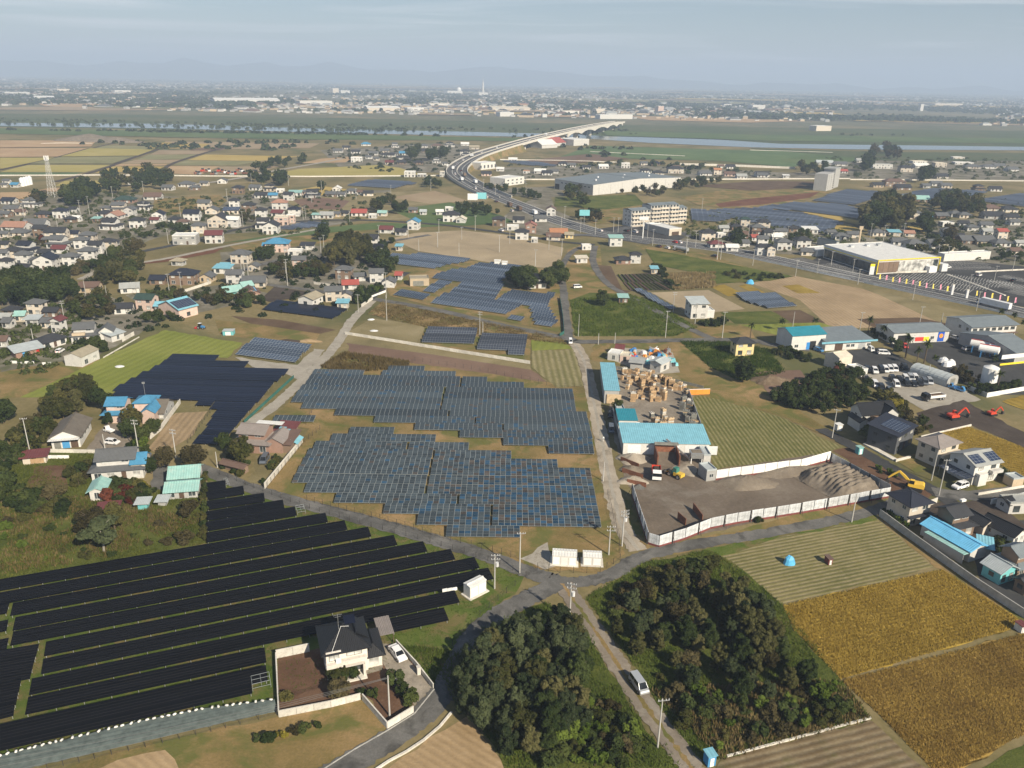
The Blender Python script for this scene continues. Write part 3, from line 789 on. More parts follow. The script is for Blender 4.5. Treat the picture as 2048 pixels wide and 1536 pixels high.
def array_rows(rows,h,d,tilt,desc,arr,group,single,hot=None,**k):
 N_=len(rows)
 for i,(l,r,gaps) in enumerate(rows):
  cuts=[l[0]]+[q for g in gaps for q in g]+[r[0]]
  segs=list(zip(cuts[::2],cuts[1::2]))
  for j,(x0,x1) in enumerate(segs):
   yy=lambda x:l[1]+(r[1]-l[1])*(x-l[0])/(r[0]-l[0])
   pos='' if len(segs)==1 else(', left half of',', right half of')[j]
   lab=f'{desc}{pos}{"," if not pos else ""} {ORD[N_ - 1 - i]} row from the front, {arr}'
   solar_row(G(x0,yy(x0),h),G(x1,yy(x1),h),d,tilt,'grid',lab,group,h0=h,single=single,hot=hot,**k)
array_rows(B_ROWS,HB,4.05,6,'white-gridded solar panels','nearer array block','rows of the nearer white-gridded solar block',True,reflection_tint)
array_rows(U_ROWS,HB,4.1,6,'slate solar panels','block behind the grass strip','rows of the farther white-gridded solar block',False,reflection_tint)
solar_row(G(544,842.5,HB),G(627,843,HB),3.75,6,'grid','short lone solar panel row on grass above the grey house',None,h0=HB,single=True)
F_ROWS=[((414,982),(452,976.6),6),((414,1000),(489,988),6),((414,1019.7),(530,1003),6),((414,1041),(569,1016.8),6),((414,1062.5),(594,1031),6),((414,1085),(656,1044),6),((-60,1192),(695,1059.5),6),((-60,1220),(743,1073),6),((20,1232),(795,1090),6),((25,1262),(855,1103),6),((20,1292),(911,1119),6),((88,1313),(959.6,1135.7),6),((82,1349),(988,1158),6),((58,1391),(920,1205),6),((50,1430),(533,1325),6),((-60,1499),(536,1362),6),((-60,1516),(505,1387),3)]
for i,(l,r,ns) in enumerate(F_ROWS):
 solar_row(G(*l,.8),G(*r,.8),3.62 if ns==6 else 1.9,7,'strip',f'black solar panel strip, {ORD[i]} row down from the lane beside the turquoise sheds','black solar rows in the foreground',h0=.8,strips=ns)
solar_row(G(786,1265,.8),G(898,1241,.8),3.6,7,'strip','short black solar panel row behind the carport of the black-roofed house','black solar rows in the foreground',h0=.8)
for k,(l,r) in enumerate((((-40,1236),(13,1227)),((-40,1273),(13,1262)),((-40,1311),(13,1300)),((-40,1332),(72,1313)),((-40,1354),(65,1336)),((-40,1377),(60,1358)),((-40,1401),(38,1384)),((-40,1426),(32,1410)),((-40,1449),(27,1432)))):
 solar_row(G(*l,.8),G(*r,.8),3.0,8,'strip',f'stub of a black solar row at the left picture edge, {ORD[k]} from the top','black solar stubs beyond the grass aisle',h0=.8,strips=5)
V_ROWS=[((650,140),(1115,152)),((575,198),(1410,214)),((475,255),(1800,292)),((350,315),(1735,352)),((235,380),(1655,420)),((120,445),(1600,487)),((90,512),(1545,556)),((1065,622),(1470,632)),((1085,698),(1400,708)),((1035,780),(1330,790)),((985,865),(1255,876)),((900,960),(1140,965)),((925,587),(1085,590))]
for i,(l,r) in enumerate(V_ROWS):
 solar_row(Q('n5',*l,.6),Q('n5',*r,.6),5.2,4,'strip',f'navy solar panel row, {ORD[i]} from the top of the block beside the blue-roofed farmhouse','navy solar rows by the blue-roofed farmhouse',h0=.6,mats='panel_navy',strips=4)
def fill_array(fr,s,a,b,pitch,d,tilt,desc,group,colw=1.3,h0=.6,style='sheet',mats='panel_far',strips=4,minlen=4,off=.15):
 poly=poly_pts(fr,s)
 A,B_=Q(fr,*a),Q(fr,*b)
 an=direction(A,B_);c,sn=math.cos(an),math.sin(an)
 loc=[(p.x*c+p.y*sn,-p.x*sn+p.y*c) for p in poly]
 y0,y1=min(q[1] for q in loc),max(q[1] for q in loc)
 y=y0+off;k=0;rows=[]
 while y+d*.5<y1:
  ym=y+d/2
  xsn=[]
  for(p,q) in zip(loc,loc[1:]+loc[:1]):
   if(p[1]>ym)!=(q[1]>ym):xsn.append(p[0]+(q[0]-p[0])*(ym-p[1])/(q[1]-p[1]))
  xsn.sort()
  for x0,x1 in zip(xsn[::2],xsn[1::2]):
   if x1-x0>minlen:
    x0=math.ceil(x0/colw)*colw;x1=math.floor(x1/colw)*colw
    rows.append((y,x0,x1))
  y+=pitch
 seen={}
 for(y,x0,x1) in rows:
  seen.setdefault(round(y,3),[]).append((x0,x1))
 for k,(y,sg) in enumerate(sorted(seen.items())):
  for j,(x0,x1) in enumerate(sg):
   pa,pb=Vector((x0*c-y*sn,x0*sn+y*c,0)),Vector((x1*c-y*sn,x1*sn+y*c,0))
   extra='' if len(sg)==1 else(' left piece,',' right piece,',' far right piece,')[min(j,2)]
   solar_row(pa,pb,d,tilt,style,f'{desc},{extra} {ORD[min(k, 29)]} row from the front',group,h0=h0,mats=mats,strips=strips)
fill_array('b4','320,1068 915,1142 755,1308 150,1226',(150,1226),(755,1308),3.6,3.3,12,'blue-framed solar panels beside the lime-green field','blue solar array beside the lime-green field')
fill_array('b4','530,698 1245,788 1130,880 400,784',(400,784),(1130,880),3.7,3.55,6,'black solar panels behind the brown ploughed strip','black solar array behind the ploughed strip',style='strip',mats='panel_navy',strips=4)
fill_array('b5','685,738 1132,758 1105,860 645,847',(645,847),(1105,860),4.6,3.8,14,'grey solar panels left of the pole','left grey array above the white wall',mats='panel_far_dark',colw=2)
fill_array('b5','1150,788 1545,803 1522,952 1338,947 1343,907 1115,899',(1115,899),(1522,915),4.6,3.8,14,'grey solar panels right of the pole','right grey array above the white wall',mats='panel_far_dark',colw=2)
fill_array('b5','330,150 440,118 560,133 660,116 1075,163 1045,188 925,205 780,243 400,196',(400,196),(780,243),4.2,3.7,12,'blue solar panels below the wide mown field','blue solar array below the wide mown field')
fill_array('b5','745,325 790,285 940,250 1010,245 1135,198 1290,205 1300,215 1380,210 1510,225 1440,262 1330,345 1350,400 1260,510 870,455 1000,362',(870,455),(1260,510),4.2,3.7,12,'blue solar panels below the transformer huts','blue solar array below the transformer huts')
fill_array('b5','730,522 830,455 1260,512 1320,520 1510,548 1380,620',(730,522),(1380,620),4.2,3.7,12,'blue solar panels along the lane in the front block','blue solar array along the lane')
fill_array('b5','1270,512 1380,430 1640,450 1775,450 1700,560 1780,690 1745,722 1600,700 1560,600 1530,548',(1270,512),(1530,548),4.2,3.7,12,'blue solar panels beside the green net fence','blue solar array beside the green net fence')
fill_array('b5','425,455 500,418 750,455 690,502',(425,455),(690,502),4.2,3.7,12,'blue solar panels at the road corner','small blue array at the road corner')
fill_array('b5','670,425 790,350 930,362 780,442',(670,425),(780,442),4.2,3.7,12,'blue solar panels by the tan flat-roofed building','small blue array by the flat-roofed tan building')
fill_array('b5','1355,652 1390,625 1530,640 1500,676',(1355,652),(1500,676),4.2,3.7,12,'blue solar panels of the tiny front array','tiny blue array in the grass')
fill_array('b6','690,510 760,495 1060,660 1000,680',(690,512),(780,505),4.5,3.7,10,'blue solar panels by the white modern house','narrow blue array by the white modern house')
fill_array('b6','1510,545 1520,535 1840,520 2020,630 1770,642 1600,600',(1510,545),(1840,520),4.5,3.7,10,'blue solar panels between stubble fields','blue array between the stubble fields')
for s,a,b,desc in(('1375,420 1412,422 1470,438 1440,444 1375,442',(1375,441),(1440,444),'distant solar panels beside the apartment block'),('1415,422 1500,418 1600,427 1693,449 1650,467 1560,458 1470,440',(1560,459),(1650,467),'distant solar panels behind the dense village'),('1505,418 1580,406 1687,411 1733,424 1730,441 1600,424',(1600,424),(1730,441),'distant solar panels beyond the golden strip'),('1620,402 1690,380 1780,388 1715,412',(1620,402),(1715,412),'distant solar panels in the upper right array'),('1790,392 1860,378 1980,385 1935,400 1900,405',(1790,392),(1900,405),'distant pale solar panels by the barn'),('1945,402 2060,384 2060,416',(1945,402),(2060,416),'distant pale solar panels at the right edge'),('690,372 730,362 770,362 840,368 790,378',(690,372),(790,378),'distant solar panels left of the highway bend'),('1000,322 1080,326 1120,334 1050,332',(1000,323),(1110,334),'distant solar panels beside the white office')):
 fill_array('px',s,a,b,6.0,4.6,10,desc,desc,mats='panel_distant',colw=4,minlen=12,h0=.8)
fill_array('c1','1120,700 1400,645 1590,660 1560,690 1250,715',(1120,705),(1250,716),5.0,4.0,10,'solar panels beside the white gabled houses','solar array beside the white gabled houses',mats='panel_distant',colw=3)
# ------------------------ buildings
def HT(fr,x,yb,yt):
 """height in metres of something that stands at base (x, yb) and ends at yt in the photo"""
 b=Q(fr,x,yb);px,py=P(fr,x,yt)
 u,v=px-1024.0,768.0-py
 xx,y=u*_c-v*_s,u*_s+v*_c
 d=(xx,F_PX*math.cos(PITCH)+y*math.sin(PITCH),-F_PX*math.sin(PITCH)+y*math.cos(PITCH))
 return CAM_H+d[2]*b.y/d[1]
def roof_into(mb,kind,x0,x1,y0,y1,z,rise,ov,t=.14,m=0):
 xm,ym=(x0+x1)/2,(y0+y1)/2
 if kind in('gable','gable_y'):
  def sect(a0,a1,put):
   am=(a0+a1)/2
   sl=rise/(am-a0)
   e=[(a0-ov,z-ov*sl),(am,z+rise),(a1+ov,z-ov*sl)]
   ring=[(e[0][0],e[0][1]+t),(e[1][0],e[1][1]+t),(e[2][0],e[2][1]+t),(e[2][0],e[2][1]),(e[1][0],e[1][1]),(e[0][0],e[0][1])]
   i=len(mb.v);mb.v+=[put(0,*p) for p in ring]+[put(1,*p) for p in ring]
   for q in((0,1,7,6),(1,2,8,7),(2,3,9,8),(3,4,10,9),(4,5,11,10),(5,0,6,11)):
    mb.f.append(tuple(i+k for k in q));mb.m.append(m)
   for q in((0,5,4,1),(1,4,3,2),(6,7,10,11),(7,8,9,10)):
    mb.f.append(tuple(i+k for k in q));mb.m.append(m)
  if kind=='gable':
   sect(y0,y1,lambda e,a,zz:((x1+ov*.7,x0-ov*.7)[e],a,zz))
   mb.box(x0-ov*.7,x1+ov*.7,ym-.13,ym+.13,z+rise+t-.05,z+rise+t+.16,m)
  else:
   sect(x0,x1,lambda e,a,zz:(a,(y0-ov*.7,y1+ov*.7)[e],zz))
   mb.box(xm-.13,xm+.13,y0-ov*.7,y1+ov*.7,z+rise+t-.05,z+rise+t+.16,m)
 elif kind=='hip':
  W,D=x1-x0,y1-y0
  ex0,ex1,ey0,ey1=x0-ov,x1+ov,y0-ov,y1+ov
  if W>=D:r0,r1=(x0+D/2,ym),(x1-D/2,ym)
  else:r0,r1=(xm,y0+W/2),(xm,y1-W/2)
  sl=rise/(min(W,D)/2);ez=z-ov*sl
  i=len(mb.v)
  mb.v+=[(ex0,ey0,ez+t),(ex1,ey0,ez+t),(ex1,ey1,ez+t),(ex0,ey1,ez+t),(r0[0],r0[1],z+rise+t),(r1[0]+.001,r1[1]+.001,z+rise+t),(ex0,ey0,ez),(ex1,ey0,ez),(ex1,ey1,ez),(ex0,ey1,ez)]
  fs=([(0,1,5,4),(1,2,5),(2,3,4,5),(3,0,4)] if W>=D else[(0,1,4),(1,2,5,4),(2,3,5),(3,0,4,5)])
  for q in fs+[(6,7,1,0),(7,8,2,1),(8,9,3,2),(9,6,0,3),(9,8,7,6)]:
   mb.f.append(tuple(i+k for k in q));mb.m.append(m)
  rr=Vector((r0[0],r0[1],z+rise+t));r2=Vector((r1[0],r1[1],z+rise+t))
  if(r2-rr).length>.3:mb.tube(rr,r2,.14,n=4,m=m)
  for k,c in enumerate(((ex0,ey0),(ex1,ey0),(ex1,ey1),(ex0,ey1))):
   tgt=(rr,r2,r2,rr)[k] if W>=D else(rr,rr,r2,r2)[k]
   mb.tube((c[0],c[1],ez+t),tgt,.10,n=4,m=m)
 elif kind in('shed','shed_b'):
  za,zb=(z,z+rise) if kind=='shed' else(z+rise,z)
  i=len(mb.v)
  o=ov
  mb.v+=[(x0-o,y0-o,za),(x1+o,y0-o,za),(x1+o,y1+o,zb),(x0-o,y1+o,zb)]+[(x0-o,y0-o,za+t),(x1+o,y0-o,za+t),(x1+o,y1+o,zb+t),(x0-o,y1+o,zb+t)]
  for q in((0,3,2,1),(4,5,6,7),(0,1,5,4),(1,2,6,5),(2,3,7,6),(3,0,4,7)):
   mb.f.append(tuple(i+k for k in q));mb.m.append(m)
 elif kind=='flat':
  mb.box(x0+.16,x1-.16,y0+.16,y1-.16,z-.3,z+.06,m)
  for a in((x0-.03,x1+.03,y0-.03,y0+.15),(x0-.03,x1+.03,y1-.15,y1+.03),(x0-.03,x0+.15,y0+.15,y1-.15),(x1-.15,x1+.03,y0+.15,y1-.15)):
   mb.box(*a,z-.02,z+.42,m)
def wall_into(mb,kind,x0,x1,y0,y1,z0,z,rise,m=0):
 mb.box(x0,x1,y0,y1,z0,z,m)
 xm,ym=(x0+x1)/2,(y0+y1)/2
 r=rise-.02
 if kind=='gable':
  for x in(x0,x1):mb.quad([(x,y0,z),(x,y1,z),(x,ym,z+r)],m)
 elif kind=='gable_y':
  for y in(y0,y1):mb.quad([(x0,y,z),(x1,y,z),(xm,y,z+r)],m)
 elif kind in('shed','shed_b'):
  zy=(y1,y0)[kind=='shed_b']
  mb.quad([(x0,zy,z),(x1,zy,z),(x1,zy,z+r),(x0,zy,z+r)],m)
  for x in(x0,x1):mb.quad([(x,y0,z),(x,y1,z),(x,zy,z+r)],m)
_wc={}
def window(parent,x,y,z,w,h,face,near=False,dark=False,curtain=False):
 """face: 'f' front (towards -y), 'l' left, 'r' right, 'b' back; y or x is the wall plane"""
 k=(round(w,1),round(h,1),near,dark,curtain)
 fm,gm='window_frame_dark' if dark else 'window_frame','glass_curtain' if curtain else 'glass'
 w,h=k[0],k[1]
 if k not in _wc:
  mb=MB().box(-w/2,w/2,-.05,0,-h/2,-h/2+.07).box(-w/2,w/2,-.05,0,h/2-.07,h/2)
  for xx in((-w/2,-w/2+.07),(w/2-.07,w/2),(-.035,.035)):
   mb.box(xx[0],xx[1],-.048,0,-h/2+.07,h/2-.07)
  pane=MB().box(-w/2+.05,w/2-.05,-.03,-.004,-h/2+.05,h/2-.05)
  if near:_wc[k]=(mb.mesh('window',fm),pane.mesh('pane',gm))
  else:
   mb.box(-w/2+.05,w/2-.05,-.03,-.004,-h/2+.05,h/2-.05,1)
   _wc[k]=(mb.mesh('window',[fm,gm]),None)
 me,pn=_wc[k]
 rz={'f':0,'l':-math.pi/2,'r':math.pi/2,'b':math.pi}[face]
 o=link('window',me,parent,(x,y,z),rz)
 if pn:link('pane',pn,o)
 return o
def door(parent,x,y,z,w,h,face='f',mat='wood_dark'):
 rz={'f':0,'l':-math.pi/2,'r':math.pi/2,'b':math.pi}[face]
 d=MB().box(-w/2,w/2,-.05,0,0,h).build('door',mat,parent,(x,y,z),rz)
 MB().box(w/2-.16,w/2-.12,-.1,-.05,h*.45,h*.45+.18).build('handle','steel',d)
 return d
def shutter(parent,x,y,z,w,h,face='f',mat='galvanised'):
 rz={'f':0,'l':-math.pi/2,'r':math.pi/2,'b':math.pi}[face]
 mb=MB()
 n=max(4,int(h/.35))
 for k in range(n):mb.box(-w/2,w/2,-.03-.015*(k%2),0,h*k/n,h*(k+1)/n)
 return mb.build('shutter',mat,parent,(x,y,z),rz)
REG=[]
ROOFW=dict(grey='grey tiled',lightgrey='pale grey',charcoal='charcoal',navy='dark navy',black='black',blue='bright blue',cyan='cyan',teal='turquoise',deepteal='deep teal',white='white',salmon='salmon',red='red',maroon='maroon',brown='brown',orange='orange',brickred='brick-red',darkgreen='dark green',tan='tan',cream='cream',lichen='weathered brown',mauve='mauve',skyblue='sky blue',silver='silver',steelblue='slate',solar='solar-panelled')
SHAPEW=dict(gable='gabled',gable_y='front-gabled',hip='hipped',shed='sloping',shed_b='sloping',flat='flat')
def house(fr,A,B,D,st,roof,rc,wc,label=None,place=None,h=None,rise=None,ov=.7,near=False,plan=None,name='house',nwin=None,cat='house',pitch=None):
 a,b=Q(fr,*A),Q(fr,*B)
 W=(b-a).length
 rz=direction(a,b)
 mid=(a+b)/2
 root=thing(name,label or 'house',cat,(mid.x,mid.y,0),rz)
 if not label:
  REG.append((root,ROOFW[rc],wc,st,SHAPEW[roof],place or fr,P(fr,*A)[0],name))
 big=st==2
 if plan is None:plan='skirt' if(big and roof in('hip','gable') and rc in('grey','charcoal','navy','black') and(zlib_like(A)%3!=0) and D>6.5) else 'block'
 h=h or(5.3 if big else 2.8)
 rmat='panel_roof' if rc=='solar' else 'roof_'+rc
 x0,x1=-W/2,W/2
 pitch=pitch or(.5 if roof!='hip' else .46)
 def rs(w,d):
  if rise is not None:return rise
  return{'gable':d/2*pitch,'gable_y':w/2*pitch,'hip':min(w,d)/2*pitch,'shed':d*.16,'shed_b':d*.16,'flat':0}[roof]
 wm,rm=MB(),MB()
 if plan=='skirt':
  h1=2.9
  ux0,ux1,uy0,uy1=x0+W*.10,x1-W*.16,D*.18,D*.92
  wm.box(x0,x1,0,D,0,h1)
  r=rs(ux1-ux0,uy1-uy0)
  wall_into(wm,roof,ux0,ux1,uy0,uy1,h1,h,r)
  roof_into(rm,roof,ux0,ux1,uy0,uy1,h,r,ov)
  lm=MB()
  roof_into(lm,'hip',x0,x1,0,D,h1,min(D,W)*.5*.30,ov)
  lm.build('lower_roof',rmat,root)
  up=(ux0,ux1,uy0,h1+1.55+.3)
 else:
  r=rs(W,D)
  wall_into(wm,roof,x0,x1,0,D,0,h,r)
  roof_into(rm,roof,x0,x1,0,D,h,r,ov)
  up=(x0,x1,0,h-1.25)
 wm.build('wall','wall_'+wc,root)
 rm.build('roof',rmat,root)
 if roof=='flat':pass
 n1=nwin if nwin is not None else max(2,int(W/2.9))
 dk=zlib_like(A)%2==0
 if n1:
  for k in range(n1):
   x=x0+W*(k+.5)/n1
   if k==n1//2 and n1>2:door(root,x,-.002,.15,1.1,2.05)
   else:window(root,x,-.002,1.35,1.7 if W>6 else 1.1,1.7,'f',near,dk,k%2==1)
  if big:
   n2=max(2,int((up[1]-up[0])/3.0))
   for k in range(n2):
    window(root,up[0]+(up[1]-up[0])*(k+.5)/n2,up[2]-.002,up[3],1.7,1.15,'f',near,dk,k%2==0)
  side='l' if mid.x>0 else 'r'
  xs_=x0-.002 if side=='l' else x1+.002
  for k in range(2 if D>6 else 1):
   y=D*(k+.5)/(2 if D>6 else 1)
   window(root,xs_,y,1.6,1.1,1.0,side,near,dk)
   if big and plan=='block':window(root,xs_,y,h-1.3,1.1,1.0,side,near,dk)
 return root
def zlib_like(A):return int(A[0]*7+A[1]*13)
def vh(fr,rows,place):
 for t in rows:
  x,y,w,st,roof,rc,wc=t[:7]
  rot=t[7] if len(t)>7 else 2+((zlib_like((x,y))%17)-8)
  c=Q(fr,x,y)
  px=P(fr,x,y)
  Wm=(Q(fr,x+w/2,y)-Q(fr,x-w/2,y)).length
  Wm=min(max(Wm*.92,3.2),24)
  dep=min(max(Wm*.72,4.0),9.5)
  if roof=='gable_y':dep=min(Wm*1.15,11)
  dx,dy=math.cos(R(rot))*Wm/2,math.sin(R(rot))*Wm/2
  _house_ground(fr,(x,y),c,Wm,R(rot),dep,st,roof,rc,wc,place)
def _house_ground(fr,xy,c,Wm,rz,dep,st,roof,rc,wc,place):
 global Q
 q0=Q
 a=Vector((c.x-math.cos(rz)*Wm/2,c.y-math.sin(rz)*Wm/2,0));b=Vector((c.x+math.cos(rz)*Wm/2,c.y+math.sin(rz)*Wm/2,0))
 it=iter((a,b))
 Q=lambda*k:next(it)
 try:house(fr,xy,(xy[0],xy[1]+1),dep,st,roof,rc,wc,place=place,name='house' if Wm>5.5 else 'shed')
 finally:Q=q0
def finish_labels():
 by={}
 for t in REG:
  root,rw,wc,st,sh,place,px,name=t
  wc={'redbrick':'brick-red','darkgrey':'dark grey'}.get(wc,wc)
  s='two-storey' if st==2 else 'low'
  lab=f'{s} {wc}-walled {name} with {rw} {sh} roof {place}'
  by.setdefault(lab,[]).append(t)
 for lab,ts in by.items():
  ts.sort(key=lambda t:t[6])
  for k,t in enumerate(ts):
   t[0]['label']=lab if len(ts)==1 else(lab+', leftmost' if k==0 else lab+', rightmost' if k==len(ts)-1 and k<6 else f'{lab}, {ORD[k]} from left')
   t[0]['group']='houses '+t[5]
   # --- villages, facade foot in zoomed photo coordinates (x, y, width, storeys, roof shape, roof colour, wall colour)
vh('b8',[(75,555,150,1,'gable','navy','white'),(300,590,190,2,'hip','grey','white'),(110,640,160,1,'gable','grey','cream'),(45,690,120,1,'gable','grey','brown'),(210,670,110,1,'gable','brown','cream'),(430,695,160,1,'hip','charcoal','redbrick'),(610,700,150,2,'hip','navy','white'),(705,745,120,1,'hip','charcoal','brown'),(775,735,90,1,'gable','white','white'),(745,640,90,1,'gable','charcoal','white'),(345,800,240,1,'gable','grey','white'),(130,830,270,1,'gable','salmon','white'),(1070,690,170,1,'hip','charcoal','white'),(985,745,85,1,'shed','teal','brown'),(1145,715,150,1,'gable_y','salmon','white'),(1210,640,190,2,'gable','grey','cream'),(1320,685,100,2,'gable_y','grey','white'),(1085,630,110,1,'hip','grey','cream'),(1460,620,150,2,'hip','charcoal','white'),(1265,545,220,1,'hip','darkgreen','redbrick'),(1560,512,190,1,'gable','brown','white'),(1360,355,110,2,'hip','grey','white'),(60,345,80,1,'gable','grey','white'),(145,385,90,1,'gable','blue','white'),(40,385,60,1,'gable','grey','cream')],'below the lattice mast')
vh('b8',[(175,890,200,1,'hip','grey','cream'),(410,890,150,2,'gable','charcoal','brown'),(570,930,220,2,'gable','charcoal','cream'),(740,900,130,1,'gable','navy','cream'),(240,1070,215,2,'gable','navy','white'),(130,1130,180,2,'hip','charcoal','cream'),(235,1170,160,2,'hip','grey','white'),(570,1010,220,2,'gable','grey','white'),(600,1060,150,1,'gable','maroon','white'),(890,960,165,2,'hip','grey','cream'),(830,1012,150,2,'hip','grey','white'),(980,1062,150,2,'gable','charcoal','white'),(1105,1030,150,2,'hip','charcoal','cream'),(890,1130,180,2,'hip','grey','white'),(720,1190,165,2,'hip','grey','white'),(450,1230,200,2,'gable_y','navy','white'),(220,1320,230,2,'gable','charcoal','white'),(60,1235,125,2,'hip','charcoal','white'),(30,1150,110,2,'gable','grey','white'),(450,1100,140,1,'gable','charcoal','white'),(600,1150,110,1,'gable','grey','white'),(40,1325,120,1,'gable','tan','white'),(40,900,90,1,'gable','grey','cream'),(480,960,90,1,'gable','grey','brown'),(340,1180,60,1,'shed','grey','white'),(1170,990,70,1,'hip','charcoal','white'),(30,1010,120,1,'gable','charcoal','cream'),(1110,820,215,2,'gable','charcoal','white'),(1400,802,155,2,'hip','charcoal','white')],'in the dense left village')
vh('c1',[(150,360,110,1,'gable','grey','white'),(310,330,140,1,'hip','grey','white'),(395,360,100,1,'hip','grey','brown'),(640,300,85,1,'gable_y','grey','white'),(930,360,110,1,'gable','grey','white'),(1060,370,110,2,'hip','charcoal','cream'),(1160,382,80,1,'flat','white','white'),(780,390,105,2,'hip','charcoal','brown'),(985,430,120,1,'gable','charcoal','white'),(1095,430,85,1,'gable','blue','white'),(1290,410,120,1,'shed','teal','white'),(1450,430,140,2,'gable','charcoal','grey'),(1605,420,100,1,'gable','grey','brown'),(1660,370,75,1,'gable_y','white','white'),(1790,390,100,1,'hip','grey','white'),(1880,402,75,1,'gable','brown','white'),(1945,412,95,1,'gable','charcoal','cream'),(1700,420,80,1,'gable','grey','white'),(1380,400,60,1,'gable','grey','pink'),(480,320,80,1,'gable','grey','cream')],'below the golden plain')
vh('c1',[(750,510,95,2,'hip','charcoal','white'),(875,552,120,2,'hip','charcoal','brown'),(985,600,105,2,'hip','charcoal','white'),(1155,530,145,2,'hip','salmon','white'),(1230,452,95,2,'gable','charcoal','white'),(1285,592,115,2,'hip','navy','white'),(720,572,145,1,'shed','solar','cream'),(480,532,120,2,'gable','grey','cream'),(545,572,115,1,'gable_y','grey','cream'),(370,632,150,2,'gable','navy','white'),(70,642,105,2,'gable_y','navy','white'),(40,655,85,1,'gable','maroon','white'),(215,652,115,1,'hip','charcoal','white'),(290,674,105,1,'hip','brown','white'),(600,692,190,2,'gable_y','charcoal','cream'),(735,690,120,2,'gable','white','white'),(430,745,125,2,'hip','grey','cream'),(570,832,165,2,'gable','maroon','white'),(310,845,225,2,'flat','white','grey'),(1010,702,155,2,'gable','charcoal','white'),(1130,592,115,1,'gable','maroon','white'),(1170,672,135,2,'flat','cream','pink'),(1250,652,75,2,'flat','white','pink'),(1070,752,145,2,'gable_y','charcoal','white'),(1570,612,125,1,'gable','lightgrey','white'),(1480,612,75,1,'shed','teal','white'),(1730,592,85,1,'gable','charcoal','cream'),(1860,592,145,1,'gable','red','white'),(1980,612,75,1,'flat','white','white'),(1660,600,70,1,'gable','grey','tan')],'short of the highway')
vh('c1',[(1130,912,220,2,'hip','blue','pink'),(1290,942,135,1,'flat','white','white'),(1400,892,125,1,'shed','charcoal','white'),(1330,1062,125,2,'gable','grey','pink'),(800,1012,175,2,'hip','grey','cream'),(915,1082,85,1,'gable_y','grey','cream'),(640,1102,155,1,'shed','cyan','white'),(240,1032,115,1,'hip','tan','grey'),(1960,862,145,2,'gable','charcoal','white'),(2030,905,130,1,'hip','black','white'),(1040,890,75,1,'gable','blue','pink')],'below the red soil field')
vh('c2',[(285,592,85,1,'gable','teal','cream'),(560,562,85,1,'gable','grey','redbrick'),(885,547,80,1,'flat','white','white'),(900,642,155,2,'hip','charcoal','white'),(985,652,90,1,'gable_y','cream','white'),(560,712,105,2,'gable_y','blue','white'),(450,762,105,1,'gable','charcoal','white'),(320,742,125,1,'gable','maroon','white'),(1320,682,115,2,'hip','charcoal','brown'),(1450,717,115,1,'flat','white','white'),(1500,652,105,1,'gable','charcoal','white'),(1610,742,100,2,'gable_y','brickred','redbrick'),(1530,802,125,2,'hip','charcoal','white'),(1860,775,165,1,'gable','orange','cream'),(1810,808,130,1,'gable','brown','cream'),(1700,642,115,1,'gable','grey','white'),(1790,590,85,2,'gable_y','brown','white'),(650,580,60,1,'gable','silver','white'),(800,580,70,1,'gable','white','white'),(1640,830,60,1,'flat','white','white'),(1950,790,80,1,'gable','tan','yellow')],'near the highway junction')
vh('c2',[(530,242,105,2,'flat','white','white'),(640,242,85,1,'flat','white','grey'),(820,240,45,2,'flat','cream','white'),(1215,232,95,1,'gable','charcoal','pink'),(1690,212,105,1,'gable','white','white'),(1755,226,95,1,'gable','charcoal','white'),(770,117,75,2,'hip','grey','white'),(845,137,55,1,'hip','grey','white'),(1030,72,85,2,'hip','charcoal','white'),(1570,210,60,1,'flat','orange','white'),(1820,210,70,1,'gable','grey','white'),(1335,190,70,1,'gable','white','white'),(350,130,80,1,'gable','maroon','cream'),(460,130,90,1,'gable','charcoal','brown'),(610,130,90,1,'hip','charcoal','brown'),(1450,105,80,1,'gable','white','white'),(60,110,110,2,'flat','white','white'),(165,80,60,1,'gable','grey','white'),(300,60,60,1,'gable','charcoal','white'),(390,55,70,1,'gable','grey','white'),(440,85,60,1,'gable','charcoal','white'),(235,95,55,1,'gable','grey','cream'),(890,165,55,1,'gable','white','white'),(1900,140,90,1,'hip','charcoal','white')],'around the highway bend')
vh('c3',[(1435,690,125,2,'hip','charcoal','cream'),(1550,665,75,1,'flat','white','white'),(1510,752,125,1,'hip','maroon','white'),(1640,782,105,1,'gable','white','white'),(1750,567,80,2,'hip','darkgreen','cream'),(1910,592,105,2,'hip','charcoal','cream'),(1720,672,115,1,'gable','brown','redbrick'),(1835,692,60,1,'gable','red','white'),(1570,612,80,1,'gable','lightgrey','white'),(1740,742,105,1,'gable','grey','white'),(1900,815,105,2,'hip','charcoal','white'),(1970,825,70,2,'gable_y','charcoal','cream'),(1850,640,90,1,'gable','brown','brown'),(1680,600,90,1,'hip','charcoal','brown'),(1900,740,90,2,'gable','grey','white'),(1960,640,100,1,'hip','charcoal','cream'),(2020,690,80,1,'gable','white','white'),(1640,680,60,1,'gable','grey','grey')],'left of the store')
vh('b7',[(255,227,115,2,'hip','grey','white'),(400,212,115,2,'hip','charcoal','white'),(430,268,95,1,'gable','grey','cream'),(540,252,105,1,'flat','white','white'),(60,112,100,2,'hip','grey','brown'),(235,112,85,1,'gable','grey','white'),(335,92,90,1,'hip','charcoal','brown'),(455,102,105,1,'shed','white','white'),(215,147,75,1,'gable','white','white'),(690,152,115,1,'hip','grey','white'),(770,135,85,1,'gable','grey','cream'),(140,120,70,1,'gable','charcoal','grey'),(610,120,70,1,'gable','grey','white')],'beside the store roof')
